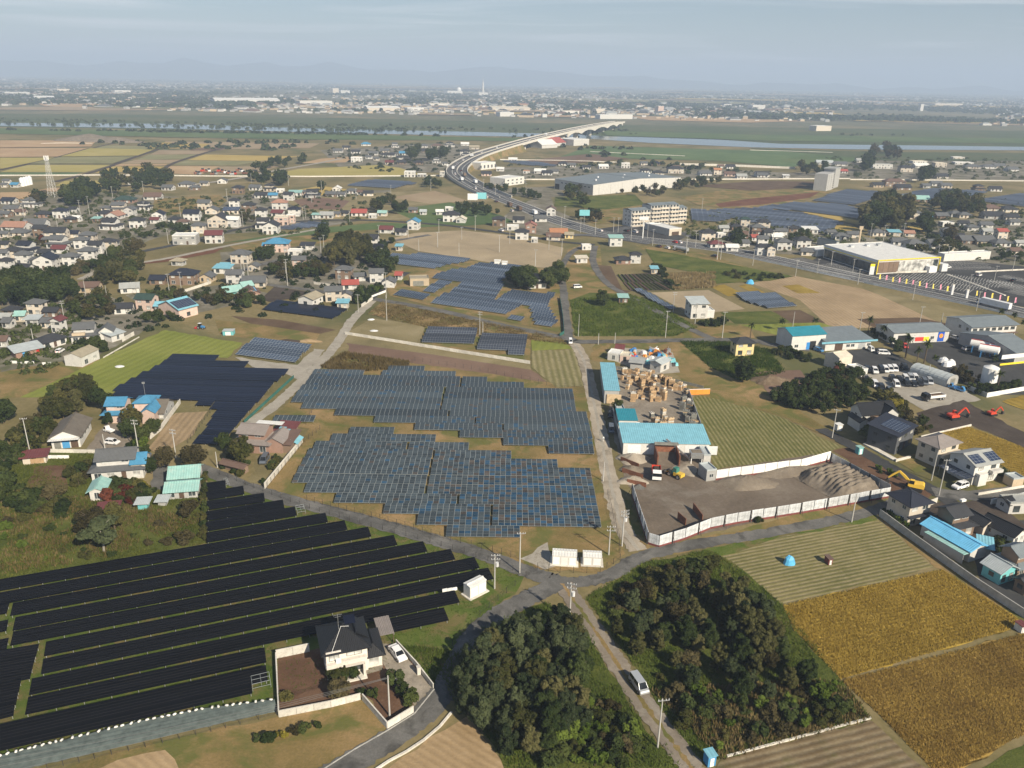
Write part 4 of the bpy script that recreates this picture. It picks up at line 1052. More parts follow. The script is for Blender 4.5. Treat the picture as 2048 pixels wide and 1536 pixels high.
vh('b7',[(965,122,105,1,'hip','grey','cream'),(1080,122,85,1,'shed','cyan','cream'),(1190,127,75,1,'gable','salmon','cream'),(1240,242,145,2,'hip','grey','white'),(1120,192,105,1,'gable','grey','white'),(1415,212,150,1,'gable','grey','white'),(1475,244,105,1,'gable','tan','cream'),(1470,132,75,2,'hip','grey','white'),(1650,182,145,1,'gable','grey','brown'),(1765,187,155,1,'gable','grey','tan'),(1890,202,125,1,'hip','grey','white'),(1885,142,80,2,'gable','red','cream'),(1665,82,85,1,'hip','grey','white'),(1770,62,90,1,'gable','grey','white'),(1990,262,85,1,'gable','brown','cream'),(1780,112,80,1,'gable','lightgrey','white'),(1560,150,80,1,'gable','charcoal','brown'),(2020,200,70,1,'gable','lightgrey','white'),(1600,50,70,1,'gable','charcoal','white'),(1980,40,80,1,'gable','grey','white'),(1480,50,90,1,'flat','white','white')],'behind the store')
vh('c4',[(1220,592,105,2,'hip','grey','cream'),(1325,602,75,1,'gable','blue','white'),(1440,592,95,1,'gable','grey','brown'),(1545,575,90,1,'hip','grey','white'),(1610,585,90,1,'hip','grey','cream'),(1695,512,90,1,'gable','white','white'),(1815,535,135,1,'hip','brown','cream'),(1945,542,115,1,'hip','charcoal','cream'),(1830,592,155,1,'gable','charcoal','grey'),(1960,602,100,1,'gable','charcoal','cream'),(1250,465,190,1,'gable','teal','brown'),(1130,455,80,1,'gable','tan','brown'),(1085,350,150,2,'hip','brown','brown'),(1150,375,110,1,'gable','charcoal','brown'),(960,355,80,1,'gable','charcoal','tan'),(1320,360,60,1,'gable','grey','grey'),(1400,345,80,1,'gable','grey','white'),(1470,360,80,1,'gable','grey','cream'),(1720,385,80,2,'hip','charcoal','brown'),(1840,385,80,1,'gable','charcoal','white')],'beyond the big tree clump')
vh('c4',[(560,185,120,1,'gable','silver','grey'),(680,195,90,1,'gable','grey','white'),(850,170,100,1,'gable','lightgrey','white'),(990,215,140,2,'flat','lightgrey','white'),(1170,240,90,2,'hip','charcoal','cream'),(1270,175,110,1,'flat','cream','white'),(1290,210,110,1,'gable','white','white'),(1425,205,85,2,'flat','cream','cream'),(1600,185,150,1,'flat','white','white'),(1560,145,80,1,'flat','white','cream'),(1670,215,110,1,'hip','grey','cream'),(1790,215,100,1,'hip','grey','white'),(1970,235,80,1,'gable','grey','white'),(1440,290,90,1,'gable','charcoal','cream'),(270,285,45,1,'shed','white','white'),(95,275,100,1,'gable','charcoal','white'),(700,250,60,1,'gable','red','white'),(1870,210,80,1,'gable','grey','cream')],'below the river')
vh('c3',[(270,62,75,1,'gable','grey','white'),(400,80,70,1,'gable','charcoal','white'),(545,75,85,1,'gable','white','white'),(730,70,75,2,'flat','white','white'),(890,45,60,1,'gable','grey','cream'),(985,45,80,1,'hip','navy','brown'),(1010,130,100,1,'hip','charcoal','cream'),(910,110,90,1,'hip','charcoal','white'),(1160,115,140,2,'hip','charcoal','cream'),(1170,80,60,1,'gable','brown','white'),(1415,135,105,1,'gable','grey','white'),(1515,125,65,2,'gable','orange','cream'),(1620,140,90,1,'gable','brown','pink'),(1725,160,90,1,'gable','lightgrey','white'),(1630,75,75,1,'gable','charcoal','white'),(1545,70,50,1,'gable','brown','white'),(1900,150,90,1,'gable','grey','white')],'behind the long warehouse')
vh('c8',[(210,415,60,1,'hip','blue','white'),(380,425,45,2,'gable','grey','white'),(545,425,55,1,'hip','grey','white'),(625,425,70,1,'hip','brown','cream'),(700,420,60,2,'hip','charcoal','white'),(790,415,50,1,'gable','white','white'),(845,435,60,1,'gable','tan','cream'),(45,455,60,1,'gable','grey','white'),(150,460,55,1,'gable','charcoal','white'),(320,455,55,1,'gable','grey','cream'),(350,480,60,1,'gable','charcoal','white'),(430,470,55,1,'gable','blue','white'),(250,470,60,1,'gable','grey','white'),(790,470,60,2,'hip','charcoal','white'),(870,460,50,1,'gable','grey','white'),(95,435,50,1,'gable','charcoal','cream'),(560,455,50,1,'gable','charcoal','brown')],'near the river')
vh('b3',[(310,402,150,2,'hip','grey','cream'),(90,412,150,1,'hip','charcoal','brown'),(450,425,140,1,'gable','charcoal','brown'),(505,565,95,2,'gable_y','maroon','white'),(40,480,110,1,'gable','lightgrey','brown'),(180,460,90,1,'gable','teal','cream'),(290,500,120,1,'shed','silver','grey'),(60,520,80,1,'gable','grey','white'),(20,690,90,1,'gable','brown','white'),(410,520,90,1,'gable','grey','cream'),(790,202,185,1,'gable','brown','tan'),(1160,207,170,1,'gable','lightgrey','white',20),(1400,132,150,1,'gable','navy','brown'),(1620,135,240,2,'hip','navy','brown'),(1830,112,115,1,'gable_y','grey','tan'),(1100,392,165,1,'gable','charcoal','white',14),(1290,362,175,2,'gable','darkgreen','pink'),(1435,372,120,1,'gable','cyan','grey')],'beside the dark grove')
vh('b4',[(1200,485,165,2,'hip','grey','brown'),(1275,583,165,1,'gable','red','white',12),(1530,515,145,2,'gable','grey','white'),(1640,565,130,1,'gable_y','grey','white'),(1370,500,120,1,'gable','grey','white',20),(1110,702,170,2,'gable','grey','cream'),(1230,695,115,1,'gable_y','grey','cream'),(1195,772,110,1,'shed','cyan','cream'),(1740,490,60,1,'gable','red','white'),(330,562,240,1,'gable','grey','cream',8),(140,532,165,2,'gable','grey','white'),(1745,205,65,1,'shed','cyan','cream'),(30,400,90,1,'shed','cyan','brown')],'near the road corner')
vh('b6',[(600,282,125,1,'hip','charcoal','redbrick'),(700,275,90,2,'hip','charcoal','white'),(262,272,95,1,'shed','cream','white'),(600,602,75,1,'shed','teal','brown'),(300,165,80,1,'flat','white','white'),(1590,1032,165,2,'hip','charcoal','yellow'),(540,135,110,2,'shed','teal','white'),(855,360,40,1,'shed','cyan','tan')],'amid the fields')
# ------------------------ buildings one by one
def wing(root,x0,x1,y0,y1,z0,h,roof,rc,wc,rise=None,ov=.45,pitch=.4):
 r=rise if rise is not None else{'gable':(y1-y0)/2*pitch,'gable_y':(x1-x0)/2*pitch,'hip':min(x1-x0,y1-y0)/2*pitch,'shed':(y1-y0)*.16,'shed_b':(y1-y0)*.16,'flat':0}[roof]
 wm,rm=MB(),MB()
 wall_into(wm,roof,x0,x1,y0,y1,z0,h,r);roof_into(rm,roof,x0,x1,y0,y1,h,r,ov)
 wm.build('wall','wall_'+wc,root);rm.build('roof',rc if rc.startswith('panel') else 'roof_'+rc,root)
def dist(fr,a,b):return(Q(fr,*a)-Q(fr,*b)).length
o0=Q('a2',672,782)
H1=thing('house','cream two-storey house with a black hipped roof in the walled garden','house',(o0.x,o0.y,0),R(20))
wm=MB().box(0,2.5,0,7.6,0,5.5).box(2.5,6.9,.45,7.6,0,5.5)
wm.build('wall','wall_beige',H1)
rm=MB();roof_into(rm,'hip',0,6.9,.5,7.6,5.5,2.1,.75);rm.build('roof','roof_black',H1)
rm=MB();roof_into(rm,'gable_y',3.9,7.1,2.4,6.6,5.6,1.25,.5);rm.build('side_gable_roof','roof_black',H1)
wing(H1,6.9,9.4,.9,7.2,0,2.9,'hip','black','beige',rise=1.0,ov=.6)
MB().box(-.1,2.6,-.75,0,2.75,3.55).box(2.6,6.7,-.35,.45,2.75,3.55).build('balcony','wall_beige',H1)
for x,y,z,w,h in((1.3,-.002,4.45,1.7,1.35),(4.7,.448,4.5,2.6,1.35),(1.0,-.002,1.3,.9,2.0)):window(H1,x,y,z,w,h,'f',True,True,True)
window(H1,4.9,.448,1.35,2.0,1.5,'f',True,True);window(H1,8.0,.898,1.35,1.7,1.8,'f',True,False,True)
for z in(1.5,4.4):window(H1,-.002,4,z,1.2,1.0,'l',True,True)
door(H1,3.3,.448,.2,1.1,2.1)
MB().box(5.9,6.3,-.9,.4,0,2.7).box(3.0,6.3,-.9,.4,2.62,2.74).build('porch','wall_beige',H1)
MB().box(3.0,6.4,-1.6,.42,0,.22).build('porch_step','pale_concrete',H1)
MB().box(1.2,3.1,0,.05,0,1.6).build('water_heater','panel_navy',H1,(2.6,4.2,7.4)).rotation_euler=(R(-60),0,0)
an=MB().tube((2.7,3.4,6.9),(2.7,3.4,10.4),.035).tube((2.0,3.4,10.2),(3.4,3.4,10.2),.02,n=4).tube((2.2,3.4,9.8),(3.2,3.4,9.8),.02,n=4)
for k in range(7):an.tube((2.05+k*.22,3.05,10.2),(2.05+k*.22,3.75,10.2),.014,n=4)
an.build('antenna','steel',H1)
MB().tube((.9,-.2,5.55),(3.1,3.5,7.72),.035,n=5).tube((3.1,3.5,7.72),(4.4,3.2,7.7),.035,n=5).build('rain_pipe','white_paint',H1)
MB().box(1.55,2.35,-.55,-.1,3.56,4.2).build('air_conditioner','white_paint',H1)
cp=Q('a2',1120,480)
CP=thing('carport','mauve corrugated carport roof on posts beside the black-roofed house','carport',(cp.x,cp.y,0),R(20))
mb=MB()
for k in range(11):mb.box(-.1+k*.25,.13+k*.25,-.4,4.9,2.35+.03*(k%2),2.42+.03*(k%2))
mb.build('roof_sheet','roof_mauve',CP)
for x in(0,2.5):
 for y in(0,4.5):MB().box(x-.05,x+.05,y-.05,y+.05,0,2.35).build('post','wood_dark',CP)
H2=house('a5',(845,432),(1042,428),7.0,2,'gable','blue','pink','pink-walled farmhouse with bright blue tiled roofs below the navy solar block',near=True,plan='skirt',pitch=.45)
wing(H2,4.0,9.5,4.2,9.5,0,4.6,'hip','blue','pink',rise=1.2)
wing(H2,7.6,11.2,-1.0,7.5,0,3.6,'gable_y','blue','pink',rise=1.1)
MB().tube((6.5,7,4),(6.5,7,10),.05).box(6.1,6.9,6.9,7.1,9.4,10).build('antenna','steel',H2)
o=house('a5',(1245,400),(1330,400),8.5,1,'gable','lichen','grey','low grey outbuilding with weathered roof beside the blue-roofed farmhouse',near=True,h=2.4)
o=house('a5',(425,640),(655,622),dist('a5',(655,622),(840,475)),1,'gable_y','lichen','white','long white barn with weathered brown roof left of the farmyard',near=True,h=3.4,nwin=0,name='barn',cat='barn',pitch=.5)
Dn=dist('a5',(655,622),(840,475))
wx=dist('a5',(425,640),(655,622))/2
MB().box(-wx-.4,wx+.2,-1.6,0,2.9,3.0).build('awning','roof_white',o)
for k in range(7):window(o,wx+.002,1.5+k*(Dn-3)/6,1.9,1.4,1.1,'r',True,False,k%2==0)
shutter(o,0,-.002,0,1.8,2.4,mat='wall_blue');shutter(o,-wx*.6,-.002,0,1.6,2.4,mat='wood_grey');shutter(o,wx*.6,-.002,0,1.8,2.4,mat='wood_dark')
H3=house('a5',(748,905),(1165,872),7.5,2,'gable','grey','white','white house with grey upper roof and a blue-roofed wing beside turquoise sheds',near=True,plan='skirt',pitch=.5)
wing(H3,3.2,6.6,.6,6.0,2.9,3.9,'gable','blue','cream',rise=1.5)
MB().box(-3.4,1.6,1.0,1.2,4.9,5.05).build('fascia','roof_maroon',H3)
o=house('a5',(735,1062),(848,1052),5.5,1,'gable_y','teal','white','small white shed with turquoise gabled roof in front of the grey-roofed house',near=True,h=2.7,name='shed',cat='shed',nwin=1,pitch=.5)
o=house('a5',(1345,1050),(1600,1030),5.0,1,'gable','teal','grey','nearer of the two wide turquoise-roofed sheds',near=True,h=2.3,name='shed',cat='shed',nwin=3,pitch=.36)
o=house('a5',(1375,945),(1612,925),6.0,1,'gable','teal','white','farther of the two wide turquoise-roofed sheds with a torn ridge',near=True,h=2.5,name='shed',cat='shed',nwin=2,pitch=.45)
o=house('a5',(190,768),(375,750),3.0,1,'shed','maroon','cream','small shed with maroon roof and firewood wall by the garden',near=True,h=2.0,name='shed',cat='shed',nwin=1)
MB().box(-.9,2.2,-.12,-.003,.15,1.5).build('firewood','wood',o)
o=house('a5',(810,1152),(955,1138),1.6,1,'shed','maroon','brown','low rusty-roofed lean-to among the garden shrubs',near=True,h=1.2,name='shed',cat='shed',nwin=0)
o=house('a5',(1118,1132),(1195,1128),1.8,1,'shed','silver','teal','little silver-roofed hut behind the brown trees',near=True,h=1.7,name='shed',cat='shed',nwin=0)
o=house('a5',(1280,1100),(1345,1098),1.8,1,'shed','silver','grey','little grey hut at the end of the asphalt drive',near=True,h=1.3,name='shed',cat='shed',nwin=0)
H4=house('a6',(360,905),(640,925),8.0,2,'gable','mauve','redbrick','brick-red house with grey-mauve tiled roofs left of the nearer solar block',near=True,plan='skirt',pitch=.42)
wing(H4,3.6,8.2,1.0,8.0,0,3.2,'gable_y','mauve','redbrick',rise=1.2)
wing(H4,8.2,10.4,1.5,8.5,0,2.5,'shed','brown','brown')
MB().box(-2.0,5.5,8.2,10.4,5.0,5.12).build('back_roof','roof_white',H4)
o=house('a6',(700,790),(830,800),4.5,1,'shed','maroon','brown','rusty red lean-to with cyan patches behind the grey-mauve house',h=2.3,near=True,name='shed',cat='shed',nwin=1)
MB().box(-1.6,.3,.4,1.6,2.75,2.83).box(.2,2.0,-.2,.9,2.55,2.63).build('patch_sheet','roof_cyan',o)
o=house('a6',(790,880),(860,885),3.6,1,'gable_y','cyan','brown','small hut with cyan gabled roof by the concrete wall',h=2.1,near=True,name='shed',cat='shed',nwin=0)
o=house('a6',(262,1040),(440,1085),1.6,1,'gable','brown','brown','narrow brown-roofed bicycle shed in the hedge by the lane',h=1.9,near=True,name='shed',cat='shed',nwin=0)
H5=house('b3',(640,655),(880,640),7.5,2,'gable','grey','white','white farmhouse with grey tiled roofs and a balcony above the lime field',near=True,plan='skirt')
MB().box(-4.0,0.4,-.6,.9,3.0,3.9).build('balcony','wall_tan',H5)
wing(H5,4.8,9.6,1.0,7.0,0,3.6,'gable_y','grey','white',rise=1.7)
o=house('b3',(395,715),(600,655),6.0,1,'hip','charcoal','white','long low white outbuilding with charcoal roof beside the farmhouse',near=True,h=2.9)
o=house('b3',(150,795),(390,745),6.0,1,'shed','silver','redbrick','open-fronted garage with pale sloping roof and brick wall',near=True,h=2.4,name='garage',cat='garage',nwin=0)
shutter(o,-1.5,-.002,0,1.6,2.0,mat='wall_blue');shutter(o,3.0,-.002,0,1.6,2.0,mat='car_red')
o=house('b3',(735,866),(890,790),dist('b3',(735,866),(580,855)),1,'gable','tan','white','plain white barn with tan roof on the lime field edge',near=True,h=3.6,name='barn',cat='barn',nwin=2,ov=.25,pitch=.36)
o=house('b3',(1000,645),(1110,610),5.0,1,'shed','silver','white','white garage with pale sloping roof beside the grey-tiled farmhouse',near=True,h=2.6,name='garage',cat='garage',nwin=1)
o=house('b3',(1600,440),(1765,395),dist('b3',(1600,440),(1450,380))*.9,1,'gable','cyan','pink','pink barn carrying a solar panel roof in the hamlet',near=True,h=4.2,name='barn',cat='barn',nwin=1,pitch=.4)
oW=dist('b3',(1600,440),(1765,395));
MB().box(-oW/2,oW/2,.1,5.4,0,.12).build('roof_panels','panel_roof',o,(0,0,4.5)).rotation_euler=(R(21.5),0,0)
o=house('b4',(765,735),(905,750),9.0,1,'gable_y','tan','white','white barn with tan gabled roof behind the black array',near=True,h=3.4,name='barn',cat='barn',nwin=1,pitch=.36)
o=house('b4',(235,690),(395,675),8.0,1,'gable_y','brown','redbrick','brick-red barn with brown roof beside turquoise sheds',near=True,h=3.2,name='barn',cat='barn',nwin=2)
MB().box(.6,2.2,-.3,7.5,4.1,4.2).build('roof_strip','roof_skyblue',o)
o=house('b4',(60,665),(225,640),6.5,1,'gable','teal','teal','turquoise shed left of the brick-red barn',near=True,h=2.8,name='shed',cat='shed',nwin=2)
o=house('b4',(230,605),(330,590),5.0,1,'gable','teal','teal','small turquoise shed behind the brick-red barn',near=True,h=2.8,name='shed',cat='shed',nwin=1)
o=house('b4',(1855,550),(2040,545),7.0,1,'flat','tan','tan','tan flat-roofed open-fronted building beside the blue arrays',near=True,h=3.6,name='workshop',cat='building',nwin=0)
shutter(o,-.6,-.002,0,5.2,2.6,mat='wood_grey')
o=house('b5',(1540,400),(1690,398),7.0,2,'hip','black','white','white house with black hipped roof between round trees by the lane',near=True,plan='skirt')
o=house('b6',(1150,728),(1285,725),7.5,2,'shed','silver','white','white box-shaped house with a pale sloping roof below the beige field',near=True,h=6.6)
wing(o,3.6,7.0,.5,6.5,0,3.2,'flat','white','white')
# --- houses on the right
def corner_house(A,B,C,st,roof,rc,wc,label,fr='b1',**k):
 return house(fr,A,B,dist(fr,A,C),st,roof,rc,wc,label,near=True,**k)
o=corner_house((720,965),(985,945),(640,905),2,'gable','black','white','white gabled house with black roof beside the dark shrubs',plan='block',h=5.2,pitch=.75)
wing(o,.8,5.4,-1.6,5,0,5.2,'gable_y','black','white',pitch=.75);wing(o,-6.5,-3.4,-1.2,4.5,0,3.0,'gable_y','black','white',pitch=.6)
MB().box(-2.6,.7,-1.8,-.05,0,4.2).build('balcony','wall_brown',o)
o=corner_house((1000,1168),(1140,1078),(835,1072),2,'shed','navy','darkgrey','dark grey cube house with solar panels on its sloping roof',plan='block',h=5.6,rise=1.0)
MB().box(-3.6,3.6,.3,6.0,0,.1).build('roof_panels','panel_roof',o,(0,0,5.85)).rotation_euler=(R(6.5),0,0)
wing(o,3.2,5.2,.5,4.5,0,4.6,'flat','lightgrey','grey')
o=corner_house((1330,1268),(1492,1218),(1180,1192),2,'hip','mauve','cream','cream two-storey house with mauve hipped roof beside the golden field',plan='block',h=5.9)
MB().box(-3.2,4.4,-1.0,0,2.7,3.6).build('balcony','wall_cream',o)
o=corner_house((1620,1412),(1820,1372),(1505,1302),2,'gable','lightgrey','white','white house with rooftop solar panels and an arched porch',plan='block',h=5.6,pitch=.4)
MB().box(-4.2,-.7,.2,3.2,0,.1).box(1.0,4.6,.2,3.2,0,.1).build('roof_panels','panel_roof',o,(0,0,5.75)).rotation_euler=(R(21.8),0,0)
MB().box(-3.6,-.8,-1.3,0,0,3.4).build('porch','wall_white',o);MB().box(.9,4.6,-1.2,0,2.8,3.6).build('balcony','wall_white',o)
c0=Q('b1',1340,1330)
CP2=thing('carport','flat carport roofed with dark solar panels beside the white porch house','carport',(c0.x,c0.y,0),direction(Q('b1',1340,1330),Q('b1',1560,1440)))
Lc=dist('b1',(1340,1330),(1560,1440))
for k in range(6):
 for j in range(4):MB().box(k*Lc/6+.04,(k+1)*Lc/6-.04,j*1.6+.03,j*1.6+1.57,0,.08).build('solar_panel','panel_roof',CP2,(0,0,2.6))
for x in(.3,Lc-.3):
 for y in(.3,6.0):MB().box(x-.07,x+.07,y-.07,y+.07,0,2.6).build('post','steel',CP2)
o=corner_house((715,808),(885,770),(590,692),2,'hip','navy','cream','cream house with dark navy hipped roof at the corner of the walled lane',fr='b2',plan='block',h=5.7)
MB().box(-3.6,3.6,-1.1,0,2.7,2.9).build('lower_roof','roof_navy',o)
o=corner_house((1085,912),(1265,872),(985,800),2,'gable','charcoal','brown','traditional brown house with layered charcoal roofs behind the sky-blue shed',fr='b2',plan='skirt',pitch=.5)
wing(o,4.6,7.6,-1.2,4,0,2.8,'gable_y','charcoal','cream',rise=1.1)
MB().box(1.6,2.9,3.2,3.9,7.0,7.5).build('water_heater','white_paint',o)
o=corner_house((1590,975),(1685,935),(1400,830),1,'gable_y','black','white','long low house with black roof at the right edge by the asphalt yard',fr='b2',h=3.0)
o=corner_house((1620,1245),(1760,1205),(1440,1140),2,'gable','steelblue','brown','slate-roofed house at the right edge beside the walled lane',fr='b2',plan='skirt',pitch=.55)
o=corner_house((1480,1290),(1600,1250),(1350,1200),1,'gable_y','silver','teal','pale green outbuilding with silver roof behind the lane wall',fr='b2',h=3.2)
o=corner_house((1690,1380),(1800,1340),(1590,1330),1,'gable','charcoal','brown','low shed with ribbed charcoal roof behind the lane wall',fr='b2',h=2.8)
o=corner_house((1560,700),(1800,690),(1420,640),1,'flat','lightgrey','white','flat pale-roofed garage block beside the side road',fr='b2',h=2.8)
o=corner_house((1545,690),(1600,680),(1450,640),1,'gable','black','white','tiny black-roofed gatehouse beside the side road',fr='b2',h=2.6)
a,b=Q('b2',835,925),Q('b2',1165,1120)
Ls=(b-a).length
S1=thing('shed','long shed with sky-blue vaulted roof along the lane wall','shed',(a.x,a.y,0),direction(a,b))
wm,rm=MB(),MB();wall_into(wm,'gable',-2.2,Ls,2.4,7.6,0,2.8,1.0);roof_into(rm,'gable',-2.2,Ls,2.4,7.6,2.8,1.0,.5)
wm.build('wall','wall_white',S1);rm.build('roof','roof_skyblue',S1)
MB().box(0,Ls,.4,2.0,2.3,2.4).build('lean_to_roof','roof_teal',S1);MB().box(.1,Ls-.1,.5,.6,0,2.3).build('lean_to_wall','wall_grey',S1)
o=house('b2',(1310,1045),(1400,1065),3.5,1,'shed','cyan','grey','small cyan-roofed lean-to at the end of the sky-blue shed',near=True,h=2.4,name='shed',cat='shed',nwin=0)
o=house('b2',(1590,480),(1680,470),3.0,1,'flat','silver','tan','beige garden storage box on the lawn at the right edge',near=True,h=2.3,name='shed',cat='shed',nwin=0)
# --- industrial buildings
def hall(fr,A,B,C,h,roof,rc,wc,label,name='warehouse',**k):
 return house(fr,A,B,dist(fr,A,C),1,roof,rc,wc,label,near=True,h=h,name=name,cat='building',nwin=0,plan='block',**k)
o=hall('b1',(165,330),(435,312),(60,262),6.0,'gable','deepteal','white','tall white workshop with deep teal roof',ov=.4,pitch=.3)
shutter(o,2.0,-.002,0,2.6,3.4,mat='black_plastic');shutter(o,0.0,-.004,0,1.4,3.0,mat='plastic_blue');window(o,-5,-.002,1.8,1.6,1.2,'f',True)
o=hall('b1',(440,330),(805,308),(420,250),3.8,'shed','steelblue','white','low white workshop with slate roof and cyan eaves',ov=.5,rise=1.2)
MB().box(-12,12,-.9,-.55,3.1,3.75).build('fascia','roof_cyan',o)
shutter(o,-4,-.002,0,3.4,2.7,mat='wood_dark');shutter(o,6,-.002,0,3,2.6,mat='galvanised')
for k in(0,2,9):window(o,k,-.002,1.6,1.6,1.2,'f',True)
o=hall('b1',(985,275),(1430,255),(925,205),4.6,'gable','steelblue','white','long white workshop with slate roof and colourful wall panels',ov=.5,pitch=.22)
MB().box(-2.5,1.2,-.08,-.003,.8,2.4).build('painted_panel','sign_red',o);MB().box(1.2,3.6,-.08,-.003,.8,2.4).build('painted_panel','sign_yellow',o)
MB().box(7.4,10.2,-.09,-.003,.3,4.4).build('banner','sign_blue',o);MB().tube((8.8,-.12,2.6),(8.8,-.09,2.6),.9,n=16).build('emblem','sign_orange',o)
shutter(o,-8,-.002,0,4.5,3.4,mat='black_plastic')
for k in(-12,-4,5):window(o,k,-.002,2.0,1.6,1.2,'f',True)
o=hall('b1',(1600,262),(1962,238),(1470,180),6.6,'gable','steelblue','white','white two-storey office with slate roof at the depot',ov=.9,pitch=.2,name='office')
for k in range(7):
 window(o,-9+k*3,-.002,5.0,2.0,1.3,'f',True,True);window(o,-9+k*3,-.002,1.5,2.0,1.3,'f',True,True)
MB().box(-10,11,-1.3,0,3.2,3.4).build('canopy','roof_brown',o)
for k in(2,6):window(o,-dist('b1',(1600,262),(1962,238))/2-.002,k,5.0,1.2,1.2,'l',True,True)
o=hall('b1',(1960,440),(2150,420),(1750,270),4.5,'gable','steelblue','grey','wide grey-roofed depot hall at the right edge with yellow band',ov=.4,pitch=.2)
MB().box(-12,12,-.12,-.003,.2,.9).build('band','sign_yellow',o);MB().box(-12,12,-.15,-.003,2.6,4.2).build('fascia','white_sheet',o)
o=hall('b1',(545,490),(650,470),(390,465),4.6,'gable','cream','cream','white storage tent with gabled fabric roof',name='tent',ov=.05,pitch=.34)
o=hall('b1',(700,545),(780,535),(640,500),2.6,'flat','white','white','small white container behind the autumn shrubs',name='container')
a,b,c=Q('b1',1420,622),Q('b1',1508,598),Q('b1',1190,510)
Wg,Dg=(b-a).length,(c-a).length
GH=thing('greenhouse','long silver arched greenhouse beside the parked cars','greenhouse',((a.x+b.x)/2,(a.y+b.y)/2,0),direction(a,b))
n=8
arc=[(-Wg/2,0)]+[(-Wg/2*math.cos(math.pi*k/n),2.2+1.6*math.sin(math.pi*k/n)) for k in range(n+1)]+[(Wg/2,0)]
for i in range(len(arc)-1):
 p,q=arc[i],arc[i+1]
 MB().quad([(p[0],0,p[1]),(p[0],Dg,p[1]),(q[0],Dg,q[1]),(q[0],0,q[1])]).build('pane','roof_silver',GH)
for k in range(9):
 y=Dg*k/8;mb=MB()
 for p,q in zip(arc,arc[1:]):mb.tube((p[0]*1.01,y,p[1]*1.01),(q[0]*1.01,y,q[1]*1.01),.05,n=4)
 mb.build('rib','steel',GH)
MB().quad([(x,-.01,z) for x,z in arc]).build('end_wall','wall_grey',GH);MB().quad([(x,Dg,z) for x,z in reversed(arc)]).build('end_wall','wall_grey',GH)
shutter(GH,0,-.02,0,2.6,2.6,mat='wood_grey')
a,b,c=Q('a8',104,402),Q('a8',205,384),Q('a8',55,190)
o=hall('a8',(104,400),(212,404),(62,185),4.4,'shed_b','cyan','grey','tall narrow turquoise-roofed timber store by the dirt lane',ov=.25,rise=.1)
MB().box(-1.5,3.0,-.4,-.003,.2,3.2).build('timber_rack','wood_pale',o)
o=hall('a8',(245,780),(885,792),(208,664),3.5,'shed','cyan','white','long white shed with turquoise roof between lumber yard and sand yard',ov=.3,rise=1.3)
hl=dist('a8',(245,780),(885,792))/2
for k in range(5):shutter(o,-hl+3+k*5.2,-.002,.3,3.6,2.6,mat='white_sheet')
o=hall('a8',(212,610),(345,612),(205,545),3.6,'shed','deepteal','white','small shed with deep teal roof behind the long turquoise shed',ov=.3,rise=.8)
o=hall('a8',(205,530),(265,530),(205,470),2.6,'flat','silver','grey','grey site container with a green strip beside the lane tree',name='container')
o=hall('a8',(845,862),(898,862),(845,800),2.8,'flat','silver','white','silver container at the end of the long turquoise shed',name='container')
o=hall('a8',(868,985),(940,975),(862,930),2.9,'flat','silver','grey','small silver site hut at the sand yard gate',name='hut')
window(o,0,-.002,1.5,1.2,1.0,'f',True)
o=house('a8',(525,172),(592,140),dist('a8',(525,172),(440,155)),1,'gable','silver','white','white hut with pale gabled roof in the scrap yard',near=True,h=3.4,nwin=1,pitch=.3,name='hut',cat='hut')
o=house('a8',(130,75),(220,88),5,1,'flat','white','white','long white flat cabin at the lane end of the scrap yard',near=True,h=2.6,nwin=1,name='cabin',cat='hut')
o=house('a8',(222,90),(295,98),4,1,'flat','cream','pink','pale pink cabin beside the white one in the scrap yard',near=True,h=2.5,nwin=1,name='cabin',cat='hut')
o=house('a8',(300,140),(390,150),3.5,1,'shed','lightgrey','grey','grey lean-to in the scrap yard',near=True,h=2.5,nwin=0,name='shed',cat='shed')
o=house('a8',(190,40),(245,45),4,1,'gable','maroon','white','maroon-roofed cabin at the back of the scrap yard',near=True,h=2.6,nwin=0,name='cabin',cat='hut')
def cabin(fr,A,B,D,h,label,doors=3):
 o=house(fr,A,B,D,1,'gable','white','white',label,near=True,h=h,nwin=0,name='equipment_cabin',cat='cabin',plan='block',rise=.14,ov=.06)
 W=dist(fr,A,B)
 for k in range(doors):door(o,-W/2+W*(k+.5)/doors,-.004,.25,W/doors*.8,h*.75,'f','white_paint')
 MB().box(-W/2-.4,W/2+.4,-.5,D+.4,0,.2).build('plinth','pale_concrete',o)
 return o
cabin('a3',(708,252),(862,262),2.6,2.3,'larger white equipment cabin inside the fenced array corner')
cabin('a3',(902,256),(1020,262),2.4,2.1,'smaller white equipment cabin inside the fenced array corner',2)
cabin('a3',(190,470),(292,418),2.0,2.6,'white equipment cabin at the end of the black solar rows',2)
cabin('b5',(1262,208),(1315,210),3.0,2.6,'left of two white huts above the blue arrays',1)
cabin('b5',(1324,216),(1368,218),3.0,2.4,'right of two white huts above the blue arrays',1)
